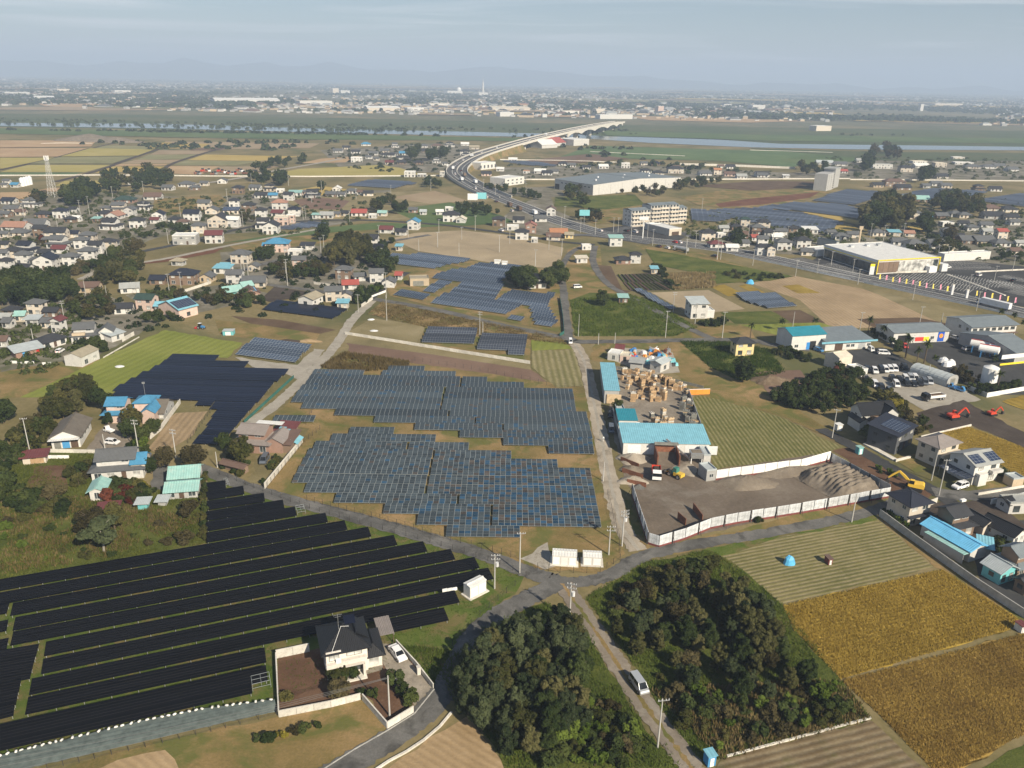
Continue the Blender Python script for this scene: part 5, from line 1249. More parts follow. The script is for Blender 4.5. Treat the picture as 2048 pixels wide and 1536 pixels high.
# --- big blocks in the middle distance
wr=hall('c3',(450,302),(1195,230),(130,246),9.0,'gable_y','steelblue','white','huge pale warehouse with a broad grey roof',ov=.2,rise=2.2)
ww,wd=dist('c3',(450,302),(1195,230)),dist('c3',(450,302),(130,246))
for k in range(8):MB().box(-.08,.08,-.12,-.003,0,8.8).build('pilaster','wall_grey',wr,(-ww/2+ww*(k+.5)/8,0,0))
for k in range(8):window(wr,-ww/2-.002,wd*(.1+.1*k),6.5,2.6,1.0,'l')
shutter(wr,-ww/2-.002,wd*.93,0,6,5,'l','black_plastic')
for k in range(6):MB().box(-.8,.8,-.8,.8,0,1.2).build('roof_vent','white_sheet',wr,(-ww*.35+ww*.15*k,wd*(.3+.3*(k%2)),10.2))
ap_a,ap_b=(775,572),(1250,538)
aw=dist('c3',ap_a,ap_b);ah=13.5
aa=Q('c3',*ap_a);bb=Q('c3',*ap_b)
AP=thing('apartment_block','white stepped apartment block with long balconies beside the highway','building',((aa.x+bb.x)/2,(aa.y+bb.y)/2,0),direction(aa,bb))
seg=[4,4,5,5,5,4];sw=aw/6
for i,nst in enumerate(seg):
 x0=-aw/2+i*sw;z=nst*2.75;dy=(i%2)*.8
 MB().box(x0,x0+sw-.02,dy,11,0,z).build('wall','wall_white',AP)
 rm=MB();roof_into(rm,'gable',x0+.3,x0+sw-.3,dy,11,z+.05,.9,.25);rm.build('roof','roof_steelblue',AP)
 for s_ in range(nst):
  MB().box(x0+.4,x0+sw-.5,dy-1.2,dy,s_*2.75-.05,s_*2.75+1.05).build('balcony','wall_cream',AP)
  for k in range(3):window(AP,x0+sw*(k+.5)/3,dy-.002,s_*2.75+1.9,1.9,1.4,'f',False,True)
for s_ in range(4):
 for y in(3,7):window(AP,-aw/2-.002,y,s_*2.75+1.7,1.2,1.1,'l')
A_,B_,C_=(940,408),(1400,380),(640,278)
st=hall('b7',A_,B_,C_,7.4,'flat','white','white','large low store with yellow-framed glass front and white roof',name='store')
sw,sd=dist('b7',A_,B_),dist('b7',A_,C_)
MB().box(-sw/2+.5,sw/2-.5,.5,sd-.5,7.42,7.6).build('roof_deck','roof_white',st)
MB().box(-sw/2-.2,-sw/2+.2,-.5,-.003,.2,7.9).box(sw/2-.2,sw/2+.2,-.5,-.003,.2,7.9).box(-sw/2+.2,sw/2-.2,-.5,-.003,7.45,7.9).build('yellow_frame','sign_yellow',st)
np_=12
for k in range(np_):
 m='wall_brown' if k<4 else('glass' if k==np_-1 else 'glass_curtain')
 MB().box(-sw/2+.6+k*(sw-1.4)/np_+.06,-sw/2+.6+(k+1)*(sw-1.4)/np_-.06,-.2,-.003,.8,6.6).build('glass_panel',m,st)
for k in range(9):
 MB().box(-sw/2-.15,-sw/2-.003,1+k*(sd-2)/9+.1,1+(k+1)*(sd-2)/9-.1,.6,5.2).build('glass_panel','glass',st)
MB().box(-sw/2-.22,-sw/2-.003,-.4,sd,5.9,6.3).build('yellow_band','sign_yellow',st)
MB().box(-sw/2-.12,-sw/2-.003,-.4,sd,6.3,7.6).build('parapet_band','white_sheet',st)
MB().box(sw/2-9,sw/2-4,-3.5,-.5,0,3.4).build('entrance_box','white_sheet',st)
MB().box(sw/2+.3,sw/2+4.2,-2.5,2.5,0,4.2).build('entrance_box','white_sheet',st)
for x in(-9,2,10):MB().box(-1.2,1.2,-1,1,0,1.1).build('roof_unit','galvanised',st,(x,sd*.8,7.6))
o=hall('b7',(500,275),(635,262),(480,250),3.6,'flat','white','white','low white annex left of the store',name='annex')
o=hall('b7',(1445,312),(1790,292),(1440,300),4.2,'flat','white','white','long thin white screen wall behind the car park',name='screen_wall')
o=hall('b7',(640,215),(660,213),(525,180),4.0,'flat','steelblue','grey','narrow grey service building behind the store',name='annex')
o=hall('c3',(1100,650),(1205,640),(1025,600),4.4,'flat','white','cream','small roadside shop with flat white roof and brown front',name='shop')
shutter(o,0,-.002,0,6,2.6,mat='wood_dark')
o=hall('c3',(950,610),(1035,605),(950,590),4.0,'flat','white','white','white roadside kiosk in front of the apartment block',name='kiosk')
o=hall('c2',(1380,322),(1550,300),(1340,300),6.5,'flat','white','white','white two-storey office left of the huge warehouse',name='office')
for k in range(6):
 for z in(1.8,4.8):window(o,-16+k*6.4,-.002,z,2.6,1.3,'f')
o=hall('c2',(1165,178),(1295,165),(1150,165),7.0,'flat','white','white','white building with arched windows beside the viaduct',name='office')
for k in range(5):window(o,-12+k*6,-.002,3.2,2.6,3.4,'f')
o=hall('c8',(1425,415),(1515,410),(1415,405),9,'flat','white','white','white cube building below the river bridge',name='warehouse')
o=hall('c8',(1240,430),(1330,425),(1235,422),5,'gable','white','white','low white depot beside the viaduct trees',name='warehouse')
o=hall('c8',(1300,418),(1380,412),(1295,410),5,'gable','red','white','low red-roofed depot beside the viaduct trees',name='warehouse')
a,b=Q('c4',565,385),Q('c4',665,350)
T1=thing('apartment_tower','grey slab tower with outside stair landings near the far arrays','building',(a.x,a.y,0),direction(a,b))
tw=(b-a).length;th=HT('c4',600,372,245)
MB().box(0,tw*.45,0,12,0,th).build('wall','wall_grey',T1);MB().box(tw*.62,tw,1,12,0,th*1.12).build('wall','wall_grey',T1)
for k in range(8):MB().box(tw*.45,tw*.62,.5,8,k*th/8,k*th/8+.25).build('landing','concrete',T1)
MB().box(tw*.6,tw*1.02,.8,12.2,th*1.12,th*1.12+1.2).build('roof','roof_lightgrey',T1)
for k in range(7):
 for x in(.12,.3):window(T1,tw*x,-.002,2+k*th/8,1.4,1.2,'f')
finish_labels()
# ------------------------ trees and undergrowth
def raw_mesh(name,V,Fc,mat):
 me=bpy.data.meshes.new(name)
 nv,nf,k=len(V),len(Fc),Fc.shape[1]
 me.vertices.add(nv);me.vertices.foreach_set('co',np.asarray(V,'f').ravel())
 me.loops.add(nf*k);me.loops.foreach_set('vertex_index',np.asarray(Fc,'i').ravel())
 me.polygons.add(nf);me.polygons.foreach_set('loop_start',np.arange(0,nf*k,k,dtype='i'))
 me.update(calc_edges=True);me.validate()
 for m in(mat if isinstance(mat,list) else[mat]):me.materials.append(MAT(m))
 return me
def leaves(name,P_,S_,mat,up=.35,aspect=.62,dirs=None):
 n=len(P_)
 N=rng.normal(size=(n,3)) if dirs is None else dirs+rng.normal(size=(n,3))*.55
 N[:,2]+=up;N/=np.linalg.norm(N,axis=1)[:,None]
 T=np.cross(N,rng.normal(size=(n,3)));T/=np.linalg.norm(T,axis=1)[:,None]
 B_=np.cross(N,T)
 S_=S_[:,None]
 V=np.stack([P_+T*S_,P_+B_*S_*aspect,P_-T*S_,P_-B_*S_*aspect],1).reshape(-1,3)
 return raw_mesh(name,V,np.arange(n*4).reshape(-1,4),mat)
def lobed(n,lobes,r0,ez,zc,leaf,shell=.45,flat=1.0,lob=(.22,.46)):
 L_=[]
 for k in range(lobes):
  d=rng.normal(size=3);d/=np.linalg.norm(d);d*=rng.uniform(.25,.88)*np.array([r0,r0,ez])
  L_.append((d+np.array([0,0,zc]),rng.uniform(*lob)*r0))
 w=np.array([l[1]**2 for l in L_]);w/=w.sum()
 idx=rng.choice(lobes,n,p=w)
 d=rng.normal(size=(n,3));d/=np.linalg.norm(d,axis=1)[:,None]
 rr=np.array([l[1] for l in L_])[idx]*(1-shell*rng.random(n)**2)
 P_=np.array([l[0] for l in L_])[idx]+d*rr[:,None]*np.array([1,1,flat])
 return P_,d,leaf*rng.uniform(.6,1.3,n)
def trunk(h,r,br=5,top=.75,spread=.35):
 mb=MB()
 pts=[Vector((0,0,-.05))]
 for k in range(1,4):pts.append(Vector((rng.normal()*.05*h*.3,rng.normal()*.05*h*.3,h*top*k/3)))
 for k in range(3):mb.tube(pts[k],pts[k+1],r*(1-k*.26),r*(1-(k+1)*.26),n=6)
 for k in range(br):
  t=rng.uniform(.35,1);a=rng.uniform(0,6.28)
  s_=pts[1]+(pts[3]-pts[1])*t
  mb.tube(s_,s_+Vector((math.cos(a)*spread*h*.6,math.sin(a)*spread*h*.6,h*.22)),r*.38,r*.12,n=4)
 return mb
TREES={}
def make_kind(kind,mat,n,lobes,r0,ez,zc,leaf,variants=3,bark='bark',h0=6.0,trunk_r=.16,shell=.45,flat=1.0,up=.35,lob=(.22,.46)):
 TREES[kind]=[]
 for v in range(variants):
  P_,d,S_=lobed(n,lobes,r0,ez,zc,leaf,shell,flat,lob)
  P_[:,2]=np.maximum(P_[:,2],.25)
  cm=leaves('crown',P_,S_,mat,up,dirs=d)
  TREES[kind].append((trunk(h0,trunk_r).mesh('trunk',bark),cm,h0))
make_kind('dark_round','leaf_dark',4200,30,2.6,2.4,3.6,.27,3)
make_kind('mid_round','leaf_mid',4200,30,2.6,2.2,3.6,.27,3)
make_kind('olive_round','leaf_olive',4200,30,2.6,2.2,3.6,.27,3)
make_kind('brown_round','leaf_brown',3600,28,2.7,2.0,3.4,.25,2)
make_kind('blue_tall','leaf_blue',11000,75,2.1,3.3,3.5,.18,4,up=.5,lob=(.14,.34))
make_kind('dark_tall','leaf_dark',10000,70,2.1,3.2,3.5,.18,3,up=.5,lob=(.14,.36))
make_kind('olive_tall','leaf_bamboo',10000,70,2.1,3.3,3.5,.17,3,up=.5,lob=(.12,.32))
make_kind('pine','leaf_blue',3000,14,2.8,1.8,4.2,.26,2,bark='bark_pale',flat=.45)
make_kind('bush','leaf_mid',900,9,1.0,.75,.8,.17,3,h0=1.6,trunk_r=.05)
make_kind('dark_bush','leaf_dark',900,9,1.0,.75,.8,.17,3,h0=1.6,trunk_r=.05)
make_kind('olive_bush','leaf_olive',900,9,1.0,.75,.8,.17,2,h0=1.6,trunk_r=.05)
make_kind('brown_bush','leaf_brown',800,9,1.0,.7,.8,.16,2,h0=1.6,trunk_r=.05)
make_kind('red_bush','leaf_red',800,8,1.0,.75,.8,.17,2,h0=1.6,trunk_r=.05)
make_kind('yellow_bush','leaf_yellow',700,8,1.0,.7,.8,.17,2,h0=1.6,trunk_r=.05)
make_kind('lime_bush','leaf_lime',800,8,1.0,.7,.8,.17,2,h0=1.6,trunk_r=.05)
def palm():
 P_,V,Fs=[],[],[]
 for k in range(34):
  a,el=rng.uniform(0,6.28),rng.uniform(-.5,1.2)
  prev=np.array([0,0,6.0]);dirv=np.array([math.cos(a)*math.cos(el),math.sin(a)*math.cos(el),math.sin(el)])
  w=.32
  side=np.array([-math.sin(a),math.cos(a),0])
  for s_ in range(4):
   nx=prev+dirv*.5;dirv=dirv+np.array([0,0,-.28]);dirv/=np.linalg.norm(dirv)
   i=len(V);w2=w*(1.15 if s_==0 else .6)
   V+=[prev-side*w,prev+side*w,nx+side*w2,nx-side*w2];Fs.append((i,i+1,i+2,i+3));prev,w=nx,w2
 mb=MB().tube((0,0,-.05),(.1,0,3),.22,.18,7).tube((.1,0,3),(0,0,6),.18,.2,7)
 return mb.mesh('trunk','bark'),raw_mesh('crown',np.array(V),np.array(Fs),'leaf_mid'),6.0
TREES['palm']=[palm(),palm()]
PLANTS=[]
def tree(fr,x,y,h,kind,label,group=None,wide=1.0,at=None):
 PLANTS.append((at if at is not None else Q(fr,x,y),h,kind,label,group,wide,rng.uniform(0,6.28)))
def plant_all():
 """the 300 trees and 300 bushes that show largest stand as things, the rest make one mass"""
 rest={}
 for bush in(False,True):
  L_=sorted((t for t in PLANTS if('bush' in t[2])==bush),key=lambda t:-t[1]/(t[0]-cam.location).length)
  for k,(p,h,kind,label,group,wide,rz) in enumerate(L_):
   tm,cm,h0=TREES[kind][k%len(TREES[kind])]
   s_=h/h0
   if k<300:
    root=thing('bush' if bush else('palm_tree' if kind=='palm' else 'tree'),label,'bush' if bush else 'tree',(p.x,p.y,0),rz,group)
    root.scale=(s_*wide,s_*wide,s_)
    link('stem' if bush else 'trunk',tm,root);link('crown',cm,root)
   else:
    nv=len(cm.vertices);co=np.empty(nv*3,'f');cm.vertices.foreach_get('co',co)
    q=co.reshape(-1,4,3);q=q[rng.choice(len(q),min(len(q),420),replace=False)]
    q=(q-q.mean(1,keepdims=True))*2.0+q.mean(1,keepdims=True)
    c,sn=math.cos(rz),math.sin(rz)
    v=np.stack([(q[...,0]*c-q[...,1]*sn)*s_*wide+p.x,(q[...,0]*sn+q[...,1]*c)*s_*wide+p.y,np.maximum(q[...,2]*s_,.02)],-1)
    rest.setdefault(cm.materials[0].name,[]).append(v.reshape(-1,3))
 V=[np.concatenate(v) for v in rest.values()]
 me=raw_mesh('distant_trees',np.concatenate(V),np.arange(sum(map(len,V))).reshape(-1,4),list(rest))
 me.polygons.foreach_set('material_index',np.concatenate([np.full(len(v)//4,i,'i') for i,v in enumerate(V)]))
 tag(link('distant_trees',me),'remaining small trees and shrubs among the distant houses','trees',None,'stuff')
def scatter(fr,s,n,dmin,tries=4000):
 poly=[(p.x,p.y) for p in poly_pts(fr,s)]
 x0,x1=min(p[0] for p in poly),max(p[0] for p in poly);y0,y1=min(p[1] for p in poly),max(p[1] for p in poly)
 out=[]
 for _ in range(tries):
  if len(out)>=n:break
  x,y=rng.uniform(x0,x1),rng.uniform(y0,y1)
  if in_poly(x,y,poly) and all((x-a)**2+(y-b)**2>dmin*dmin for a,b in out):out.append((x,y))
 return[Vector((a,b,0)) for a,b in out]
def grove(fr,s,n,dmin,kinds,hr,label,group,wide=1.0):
 for p in scatter(fr,s,n,dmin):
  k=kinds[int(rng.integers(len(kinds)))]
  tree(fr,0,0,rng.uniform(*hr),k,label,group,wide*rng.uniform(.85,1.15),at=p)
grove('px','905,1405 925,1345 975,1300 1050,1262 1115,1262 1150,1295 1180,1350 1175,1415 1160,1480 1080,1520 1000,1510 950,1450',54,2.2,['blue_tall','blue_tall','blue_tall','dark_tall','olive_tall'],(4.3,6.9),'dark evergreen tree in the dense wedge-shaped thicket between two lanes','trees of the wedge-shaped thicket')
grove('px','1170,1390 1230,1420 1290,1500 1240,1540 1080,1540 1100,1490 1150,1450',40,1.6,['olive_bush','bush','dark_bush','brown_bush','lime_bush'],(1.4,3.0),'green bush at the sunny lower edge of the wedge-shaped thicket','bushes of the wedge-shaped thicket',1.1)
grove('px','1215,1255 1290,1195 1400,1152 1465,1182 1535,1250 1585,1305 1625,1360 1570,1405 1450,1405 1355,1382 1285,1325',54,2.5,['dark_tall','dark_tall','olive_tall','olive_tall','blue_tall','blue_tall','brown_round'],(3.2,5.8),'dark leafy tree in the overgrown thicket beside the golden field','trees of the overgrown thicket')
grove('px','1440,1225 1520,1240 1575,1305 1520,1335 1470,1290',11,2.0,['blue_tall','olive_tall'],(5.6,7.8),'tall feathery tree at the field side of the overgrown thicket','tall feathery trees of the thicket')
grove('px','1300,1340 1420,1400 1560,1400 1620,1345 1715,1432 1560,1470 1440,1500 1370,1460',38,2.2,['bush','dark_bush','olive_bush','lime_bush','brown_bush'],(1.2,3.0),'bush in the open lower part of the overgrown thicket','bushes of the overgrown thicket',1.15)
grove('px','1205,1210 1290,1160 1400,1120 1440,1135 1340,1180 1230,1240',30,1.6,['bush','olive_bush','brown_bush'],(1.6,2.8),'bush at the top edge of the overgrown thicket by the lane','bushes at the thicket top',1.15)
grove('a5','400,420 470,230 740,200 760,260 640,330 560,420',13,3.0,['olive_round','olive_tall','mid_round'],(6,8.5),'olive tree in the clump left of the blue-roofed farmhouse','trees left of the blue-roofed farmhouse')
grove('a5','120,560 330,430 440,470 400,600 300,660 130,620',14,3.0,['olive_round','mid_round','brown_round','olive_bush'],(3,5.5),'bushy tree behind the long weathered barn','bushy trees behind the long barn')
tree('a5',830,330,7.5,'dark_round','dark rounded tree between the olive clump and the blue-roofed farmhouse')
tree('a5',895,440,3.4,'dark_bush','clipped round shrub at the front of the blue-roofed farmhouse',wide=.9)
for k,(x,y,h,kd) in enumerate(((1080,470,7,'olive_round'),(1060,560,6.5,'dark_round'),(1170,590,5.5,'mid_round'),(1245,530,5,'mid_round'),(1150,650,3.5,'lime_bush'),(1090,640,3,'dark_bush'),(1185,670,2.5,'bush'))):
 tree('a5',x,y,h,kd,f'{["olive", "dark", "green", "green", "lime", "dark", "low green"][k]} garden tree beside the farmyard drive, {ORD[k]} from the house','garden trees beside the farmyard drive')
tree('a5',1355,790,6.0,'brown_round','tall brown-leaved tree at the top of the asphalt drive')
tree('a5',1590,800,6.5,'brown_round','broad brown-leaved tree above the turquoise sheds',wide=1.25)
tree('a5',1225,840,4.6,'dark_tall','dark cypress-like tree at the corner of the blue-roofed wing')
tree('a5',925,915,2.6,'dark_bush','clipped ball shrub in front of the grey-roofed house',wide=1.0)
tree('a6',275,900,6.0,'mid_round','fresh green tree at the left corner of the brick-red house',wide=.8)
tree('a6',420,1000,7.5,'olive_round','big olive tree in front of the brick-red house',wide=1.1)
grove('a6','240,1030 440,1110 480,1060 470,1010 300,960',12,1.2,['bush','dark_bush','olive_bush'],(1.4,2.2),'hedge bush around the bicycle shed by the lane','hedge around the bicycle shed')
tree('a6',590,1165,1.8,'dark_bush','round clipped shrub at the drive entrance by the lane')
grove('a6','640,1060 700,960 740,980 680,1060',7,1.3,['bush','olive_bush','dark_bush'],(1.2,2.6),'garden bush beside the concrete wall','garden bushes beside the concrete wall')
tree('a5',840,1470,8.0,'pine','spreading blue-green pine above the front solar rows',wide=1.25)
tree('a5',740,1330,6.2,'brown_round','large rust-brown tree behind the spreading pine',wide=1.2)
tree('a5',930,1290,6.0,'olive_round','olive-brown tree behind the spreading pine',wide=1.2)
tree('a5',1530,1180,4.5,'brown_round','brown leafy shrub tree below the turquoise sheds',wide=1.3)
grove('px','10,1040 150,1010 230,1060 390,1000 405,1075 200,1120 10,1150',26,3.0,['olive_bush','bush','lime_bush','brown_bush'],(.7,1.7),'low weed bush on the rough ground above the black rows','weed bushes above the black rows',1.4)
tree('a5',1490,1380,3.0,'brown_bush','bare grey shrub beside the hedge of the front array',wide=1.3)
grove('a5','880,960 1200,920 1210,1060 1000,1120 870,1080',20,1.6,['bush','brown_bush','olive_bush','dark_bush','yellow_bush','red_bush'],(1.6,3.4),'mixed garden bush below the grey-roofed house','garden bushes below the grey-roofed house',1.1)
grove('a5','130,1000 420,980 560,1080 520,1160 150,1150',22,2.2,['bush','brown_bush','dark_bush','olive_bush'],(1.8,3.8),'rough bush left of the white turquoise-roofed shed','rough bushes left of the turquoise shed',1.2)
grove('a5','560,860 720,780 720,920 600,960',9,2.0,['brown_round','dark_bush','olive_bush'],(2.4,4.2),'bush between garden and grey-roofed house','bushes between garden and house')
grove('a5','1640,850 1665,850 1665,1380 1640,1380',24,1.0,['bush','dark_bush','olive_bush'],(1.3,2.0),'hedge plant along the side of the front array','hedge along the front array',.8)
grove('a5','20,620 180,680 160,760 30,780',9,2.2,['mid_round','dark_bush','bush'],(2.4,4.4),'bush at the left edge above the maroon-roofed shed','bushes above the maroon-roofed shed')
grove('a5','0,780 70,760 60,1060 0,1080',9,2.2,['dark_round','mid_round','dark_bush'],(2.6,5.0),'dark tree at the left edge beside the garden','dark trees beside the garden')
tree('a5',30,430,7.0,'dark_round','broad dark tree at the left edge by the meadow',wide=1.2)
tree('a2',770,920,3.6,'brown_round','bronze-leaved garden tree in front of the black-roofed house',wide=1.25)
for k,(x,y,h,kd,lb) in enumerate(((770,780,3.2,'olive_bush','tall olive shrub against the left bay'),(850,765,2.8,'bush','green shrub against the porch wall'),(1230,790,2.8,'dark_bush','dark conical shrub beside the drive'),(1300,900,2.4,'bush','upper glossy bush beside the drive gate'),(1360,975,2.6,'bush','lower glossy bush behind the front wall'),(1070,930,1.8,'bush','small bush by the garden pole'),(960,890,1.4,'bush','little bush at the wall corner'),(310,950,2.0,'olive_bush','thin bush in the corner of the bare plot'),(890,760,1.6,'brown_bush','brown bush left of the porch'))):
 tree('a2',x,y,h,kd,lb,'shrubs in the walled garden')
for k,(x,y,h,kd) in enumerate(((65,1305,1.3,'dark_bush'),(155,1300,1.9,'dark_bush'),(225,1275,1.2,'yellow_bush'),(295,1260,1.3,'yellow_bush'),(375,1235,1.5,'brown_bush'),(475,1215,1.8,'bush'),(590,1190,1.2,'bush'))):
 tree('a2',x,y,h,kd,f'small topiary shrub on the dry lawn, {ORD[k]} from the left','topiary shrubs on the dry lawn')
tree('a8',1140,240,9.0,'dark_round','large dark rounded tree standing alone below the yellow house',wide=1.05)
tree('a8',200,465,4.2,'mid_round','small green tree by the lane outside the lumber yard')
tree('a8',1265,1290,1.8,'bush','green weed bush against the white sand yard fence')
grove('b1','20,730 90,640 330,610 430,520 560,500 700,560 800,640 820,720 720,760 600,820 400,850 250,830',62,2.7,['dark_round','dark_round','mid_round','dark_bush'],(3.0,5.4),'dark clipped nursery tree in the planted block by the car lot','nursery trees by the car lot')
grove('b1','250,600 480,540 700,520 560,680 320,700',12,3.5,['red_bush','brown_bush','red_bush'],(2.2,3.6),'red autumn shrub among the dark nursery trees','red shrubs among the nursery trees')
grove('b1','820,700 1000,720 1100,780 1050,900 880,820',14,2.4,['olive_round','olive_bush','brown_bush','yellow_bush'],(2.4,4.2),'olive shrub beside the black gabled house','olive shrubs beside the gabled house')
tree('b1',760,1060,5.5,'mid_round','round green tree between the white gabled house and the grey cube house')
grove('b1','0,330 120,330 340,400 330,430 150,400 20,360',14,2.0,['dark_bush','bush','olive_bush'],(1.8,3.0),'hedge bush in front of the teal-roofed workshop','hedge in front of the teal-roofed workshop')
grove('b1','1060,830 1200,860 1300,960 1180,1000 1080,900',14,2.2,['brown_bush','olive_bush','bush'],(1.2,2.6),'scrub bush at the edge of the dark building site','scrub at the building site')
for k,(fr,x,y,h) in enumerate((('b6',1640,885,5.5),('b6',1890,830,4.5),('b1',355,170,4.5),('b1',785,200,6.5),('b1',1090,390,8),('b1',1240,430,7.5),('b1',1175,450,6),('b1',905,240,5),('b1',1790,480,4.5),('b1',1830,640,5.5),('b1',1320,470,4),('b1',1950,120,4.5),('b1',2030,180,4.5),('b1',1850,90,4.5),('b1',90,170,4))):
 tree(fr,x,y,h,'palm','palm tree in the depot grounds','palm trees around the depot')
grove('b1','800,200 980,190 1080,330 1020,350 900,250',8,2.2,['dark_bush','mid_round','dark_round'],(2.2,4.0),'dark bush between the two workshops','bushes between the workshops')
grove('b1','1440,520 1560,480 1700,560 1600,610',10,2.6,['brown_bush','dark_bush','brown_round'],(2.0,3.6),'brown bush beside the greenhouse','bushes beside the greenhouse')
grove('b1','1600,640 1840,620 1990,600 1980,640 1700,690',14,2.0,['dark_bush','bush'],(1.6,3.0),'bush along the white lattice fence','bushes along the lattice fence')
grove('b2','500,690 560,690 745,820 720,830',12,1.1,['bush','lime_bush','bush'],(1.6,2.2),'bright hedge plant behind the lane wall','hedge behind the lane wall',.8)
grove('b2','1420,950 1560,930 1600,1010 1480,1040',7,1.8,['dark_bush','bush'],(1.2,2.4),'dark bush in the yard behind the sky-blue shed','bushes behind the sky-blue shed')
for k in range(5):tree('b2',1490+k*22,385+k*8,2.6,'dark_bush',f'dark conical hedge plant beside the porch house, {ORD[k]} from left','conical plants beside the porch house',wide=.6)
grove('b2','480,330 660,380 640,400 500,360',5,1.8,['bush','lime_bush'],(1.0,2.0),'weed bush beside the yellow excavator','weeds beside the excavator')
grove('b3','0,330 60,170 250,130 480,160 660,200 660,250 480,320 250,340',26,5.5,['dark_round','dark_round','mid_round'],(8,12),'tall dark tree in the big grove at the left edge','trees of the big dark grove')
grove('b3','640,310 900,230 1000,300 1010,420 760,460 620,400',20,4,['olive_round','mid_round','dark_bush','brown_round'],(3.5,6.5),'olive tree in the overgrown plot beside the grove','trees of the overgrown plot')
grove('b3','780,120 900,30 1250,20 1230,130 900,150',16,4.5,['olive_tall','olive_round','mid_round'],(6,9),'bamboo-like tree below the red soil field','bamboo clump below the red soil field')
grove('b3','1280,430 1450,400 1560,440 1340,490',9,3,['mid_round','bush','olive_bush'],(2.4,4.5),'garden tree in front of the solar barn','garden trees in front of the solar barn')
grove('b3','620,650 700,640 1020,690 1010,740 900,740',9,2.4,['mid_round','dark_bush','bush'],(2.2,4.6),'clipped garden tree at the farmhouse by the lime field','garden trees by the lime field')
grove('b3','1320,230 1560,230 1960,280 2040,300 1900,330 1700,260 1400,260',18,3.2,['bush','olive_round','mid_round','brown_round'],(2.6,5),'garden tree behind the solar barn','trees behind the solar barn')
grove('b4','460,420 600,330 720,380 980,400 1080,420 980,480 760,520 540,470',26,3.6,['mid_round','dark_round','olive_round','brown_round'],(4.5,7),'bushy tree in the belt below the pink house','trees below the pink house')
grove('b4','1050,250 1180,180 1450,190 1480,330 1300,400 1100,380',20,4.2,['olive_tall','olive_round','olive_tall'],(8,12),'tall yellowish tree in the clump left of the blue arrays','tall clump left of the blue arrays')
grove('b4','1450,330 1620,270 1760,400 1640,440 1480,390',14,3.4,['dark_round','mid_round'],(4.5,7),'dark tree at the corner of the blue arrays','dark trees at the array corner')
grove('b4','300,280 480,220 520,290 360,320',9,3.5,['dark_round','mid_round'],(5,7),'dark tree beside the bright blue roof','dark trees beside the bright blue roof')
grove('b4','1300,680 1480,620 1480,690 1350,740',8,3.0,['dark_round','dark_bush'],(3.5,5.5),'dark tree at the road corner wall','dark trees at the road corner')
grove('b4','1340,600 1560,570 1580,610 1380,640',9,3.0,['mid_round','bush','lime_bush'],(2,3.6),'garden tree in the courtyard by the road corner','courtyard garden trees')
grove('b4','0,640 200,660 420,720 400,770 180,760 0,700',16,3.0,['brown_round','olive_round','dark_bush','dark_round'],(3.5,5.5),'brown tree below the brick-red barn','trees below the brick-red barn')
grove('b4','970,40 1040,20 1050,110 900,110',6,3.5,['dark_round','olive_round'],(5,8),'dark tree on the grassy bank','trees on the grassy bank')
grove('b4','1560,110 1700,110 1690,210 1520,240',12,2.8,['dark_bush','dark_round'],(2.6,3.8),'hedge tree around the black-roofed farmhouse','hedge trees around the farmhouse')
grove('b5','1395,420 1420,330 1560,330 1570,430',10,3.4,['dark_round','mid_round'],(7,9.5),'round dark tree left of the house between the arrays','round trees left of the house between arrays')
grove('b5','1640,430 1680,330 1800,290 1830,420',10,3.4,['dark_round','mid_round'],(6.5,9),'round dark tree right of the house between the arrays','round trees right of the house between arrays')
tree('b6',430,620,7,'dark_tall','ragged dark tree standing in the green weed field',wide=1.3)
grove('b6','1200,780 1420,740 1440,780 1300,800',12,1.8,['dark_bush','bush'],(1.8,3.0),'dark hedge bush in front of the white box house','hedge in front of the white box house')
grove('b6','800,290 900,300 1050,470 990,490 880,380',18,1.6,['olive_bush','dark_bush'],(1.6,2.8),'scrub bush between vegetable plot and tall grass','scrub beside the vegetable plot')
grove('b6','1380,370 1500,350 1980,390 1700,420 1440,400',16,3.0,['olive_bush','bush','dark_bush'],(1.6,3),'scrub bush along the tall grass field','scrub along the tall grass')
tree('b8',1410,1075,10,'brown_round','large brown-green tree beside the red soil field',wide=1.1)
grove('b8','1080,1280 1120,1160 1300,1080 1450,1120 1460,1280 1250,1310',16,4.5,['olive_tall','olive_round','mid_round'],(6,9),'olive tree below the brown-green tree','olive clump below the brown-green tree')
grove('b8','650,560 700,420 860,400 960,480 1010,580 860,600',18,6,['dark_round','mid_round'],(9,14),'tall dark tree in the grove right of the lattice mast','grove right of the lattice mast')
grove('b8','1020,430 1100,300 1240,250 1560,230 1750,290 1740,400 1500,420 1200,460',34,7,['dark_round','mid_round','olive_round'],(8,13),'dark tree in the wood below the golden plain','wood below the golden plain')
grove('b8','300,540 420,500 460,560 340,590',6,6,['dark_round','brown_round'],(8,11),'brown tree below the bare tan field','trees below the bare tan field')
grove('b8','1600,790 1700,770 1960,810 1950,850 1620,820',10,4,['dark_bush','bush','mid_round'],(3,5),'garden hedge tree in the left village','garden hedge trees in the left village')
grove('b8','300,960 480,930 560,950 400,1000',7,4,['red_bush','mid_round','brown_round'],(3,5),'red and green garden tree in the left village','garden trees in the left village')
grove('b8','560,1260 720,1240 1140,1130 1200,1150 800,1290 600,1310',14,4,['brown_round','dark_bush','brown_bush'],(3,5),'brown tree along the village street','street trees of the left village')
grove('b8','1220,900 1300,860 1640,870 1640,910 1260,930',9,5,['bush','mid_round'],(2.5,4),'bush in the village meadow','bushes in the village meadow')
grove('c1','850,320 900,230 1150,230 1230,290 1150,340 900,340',15,7,['dark_round','mid_round'],(8,11),'dark tree in the clump behind the roadside houses','clump behind the roadside houses')
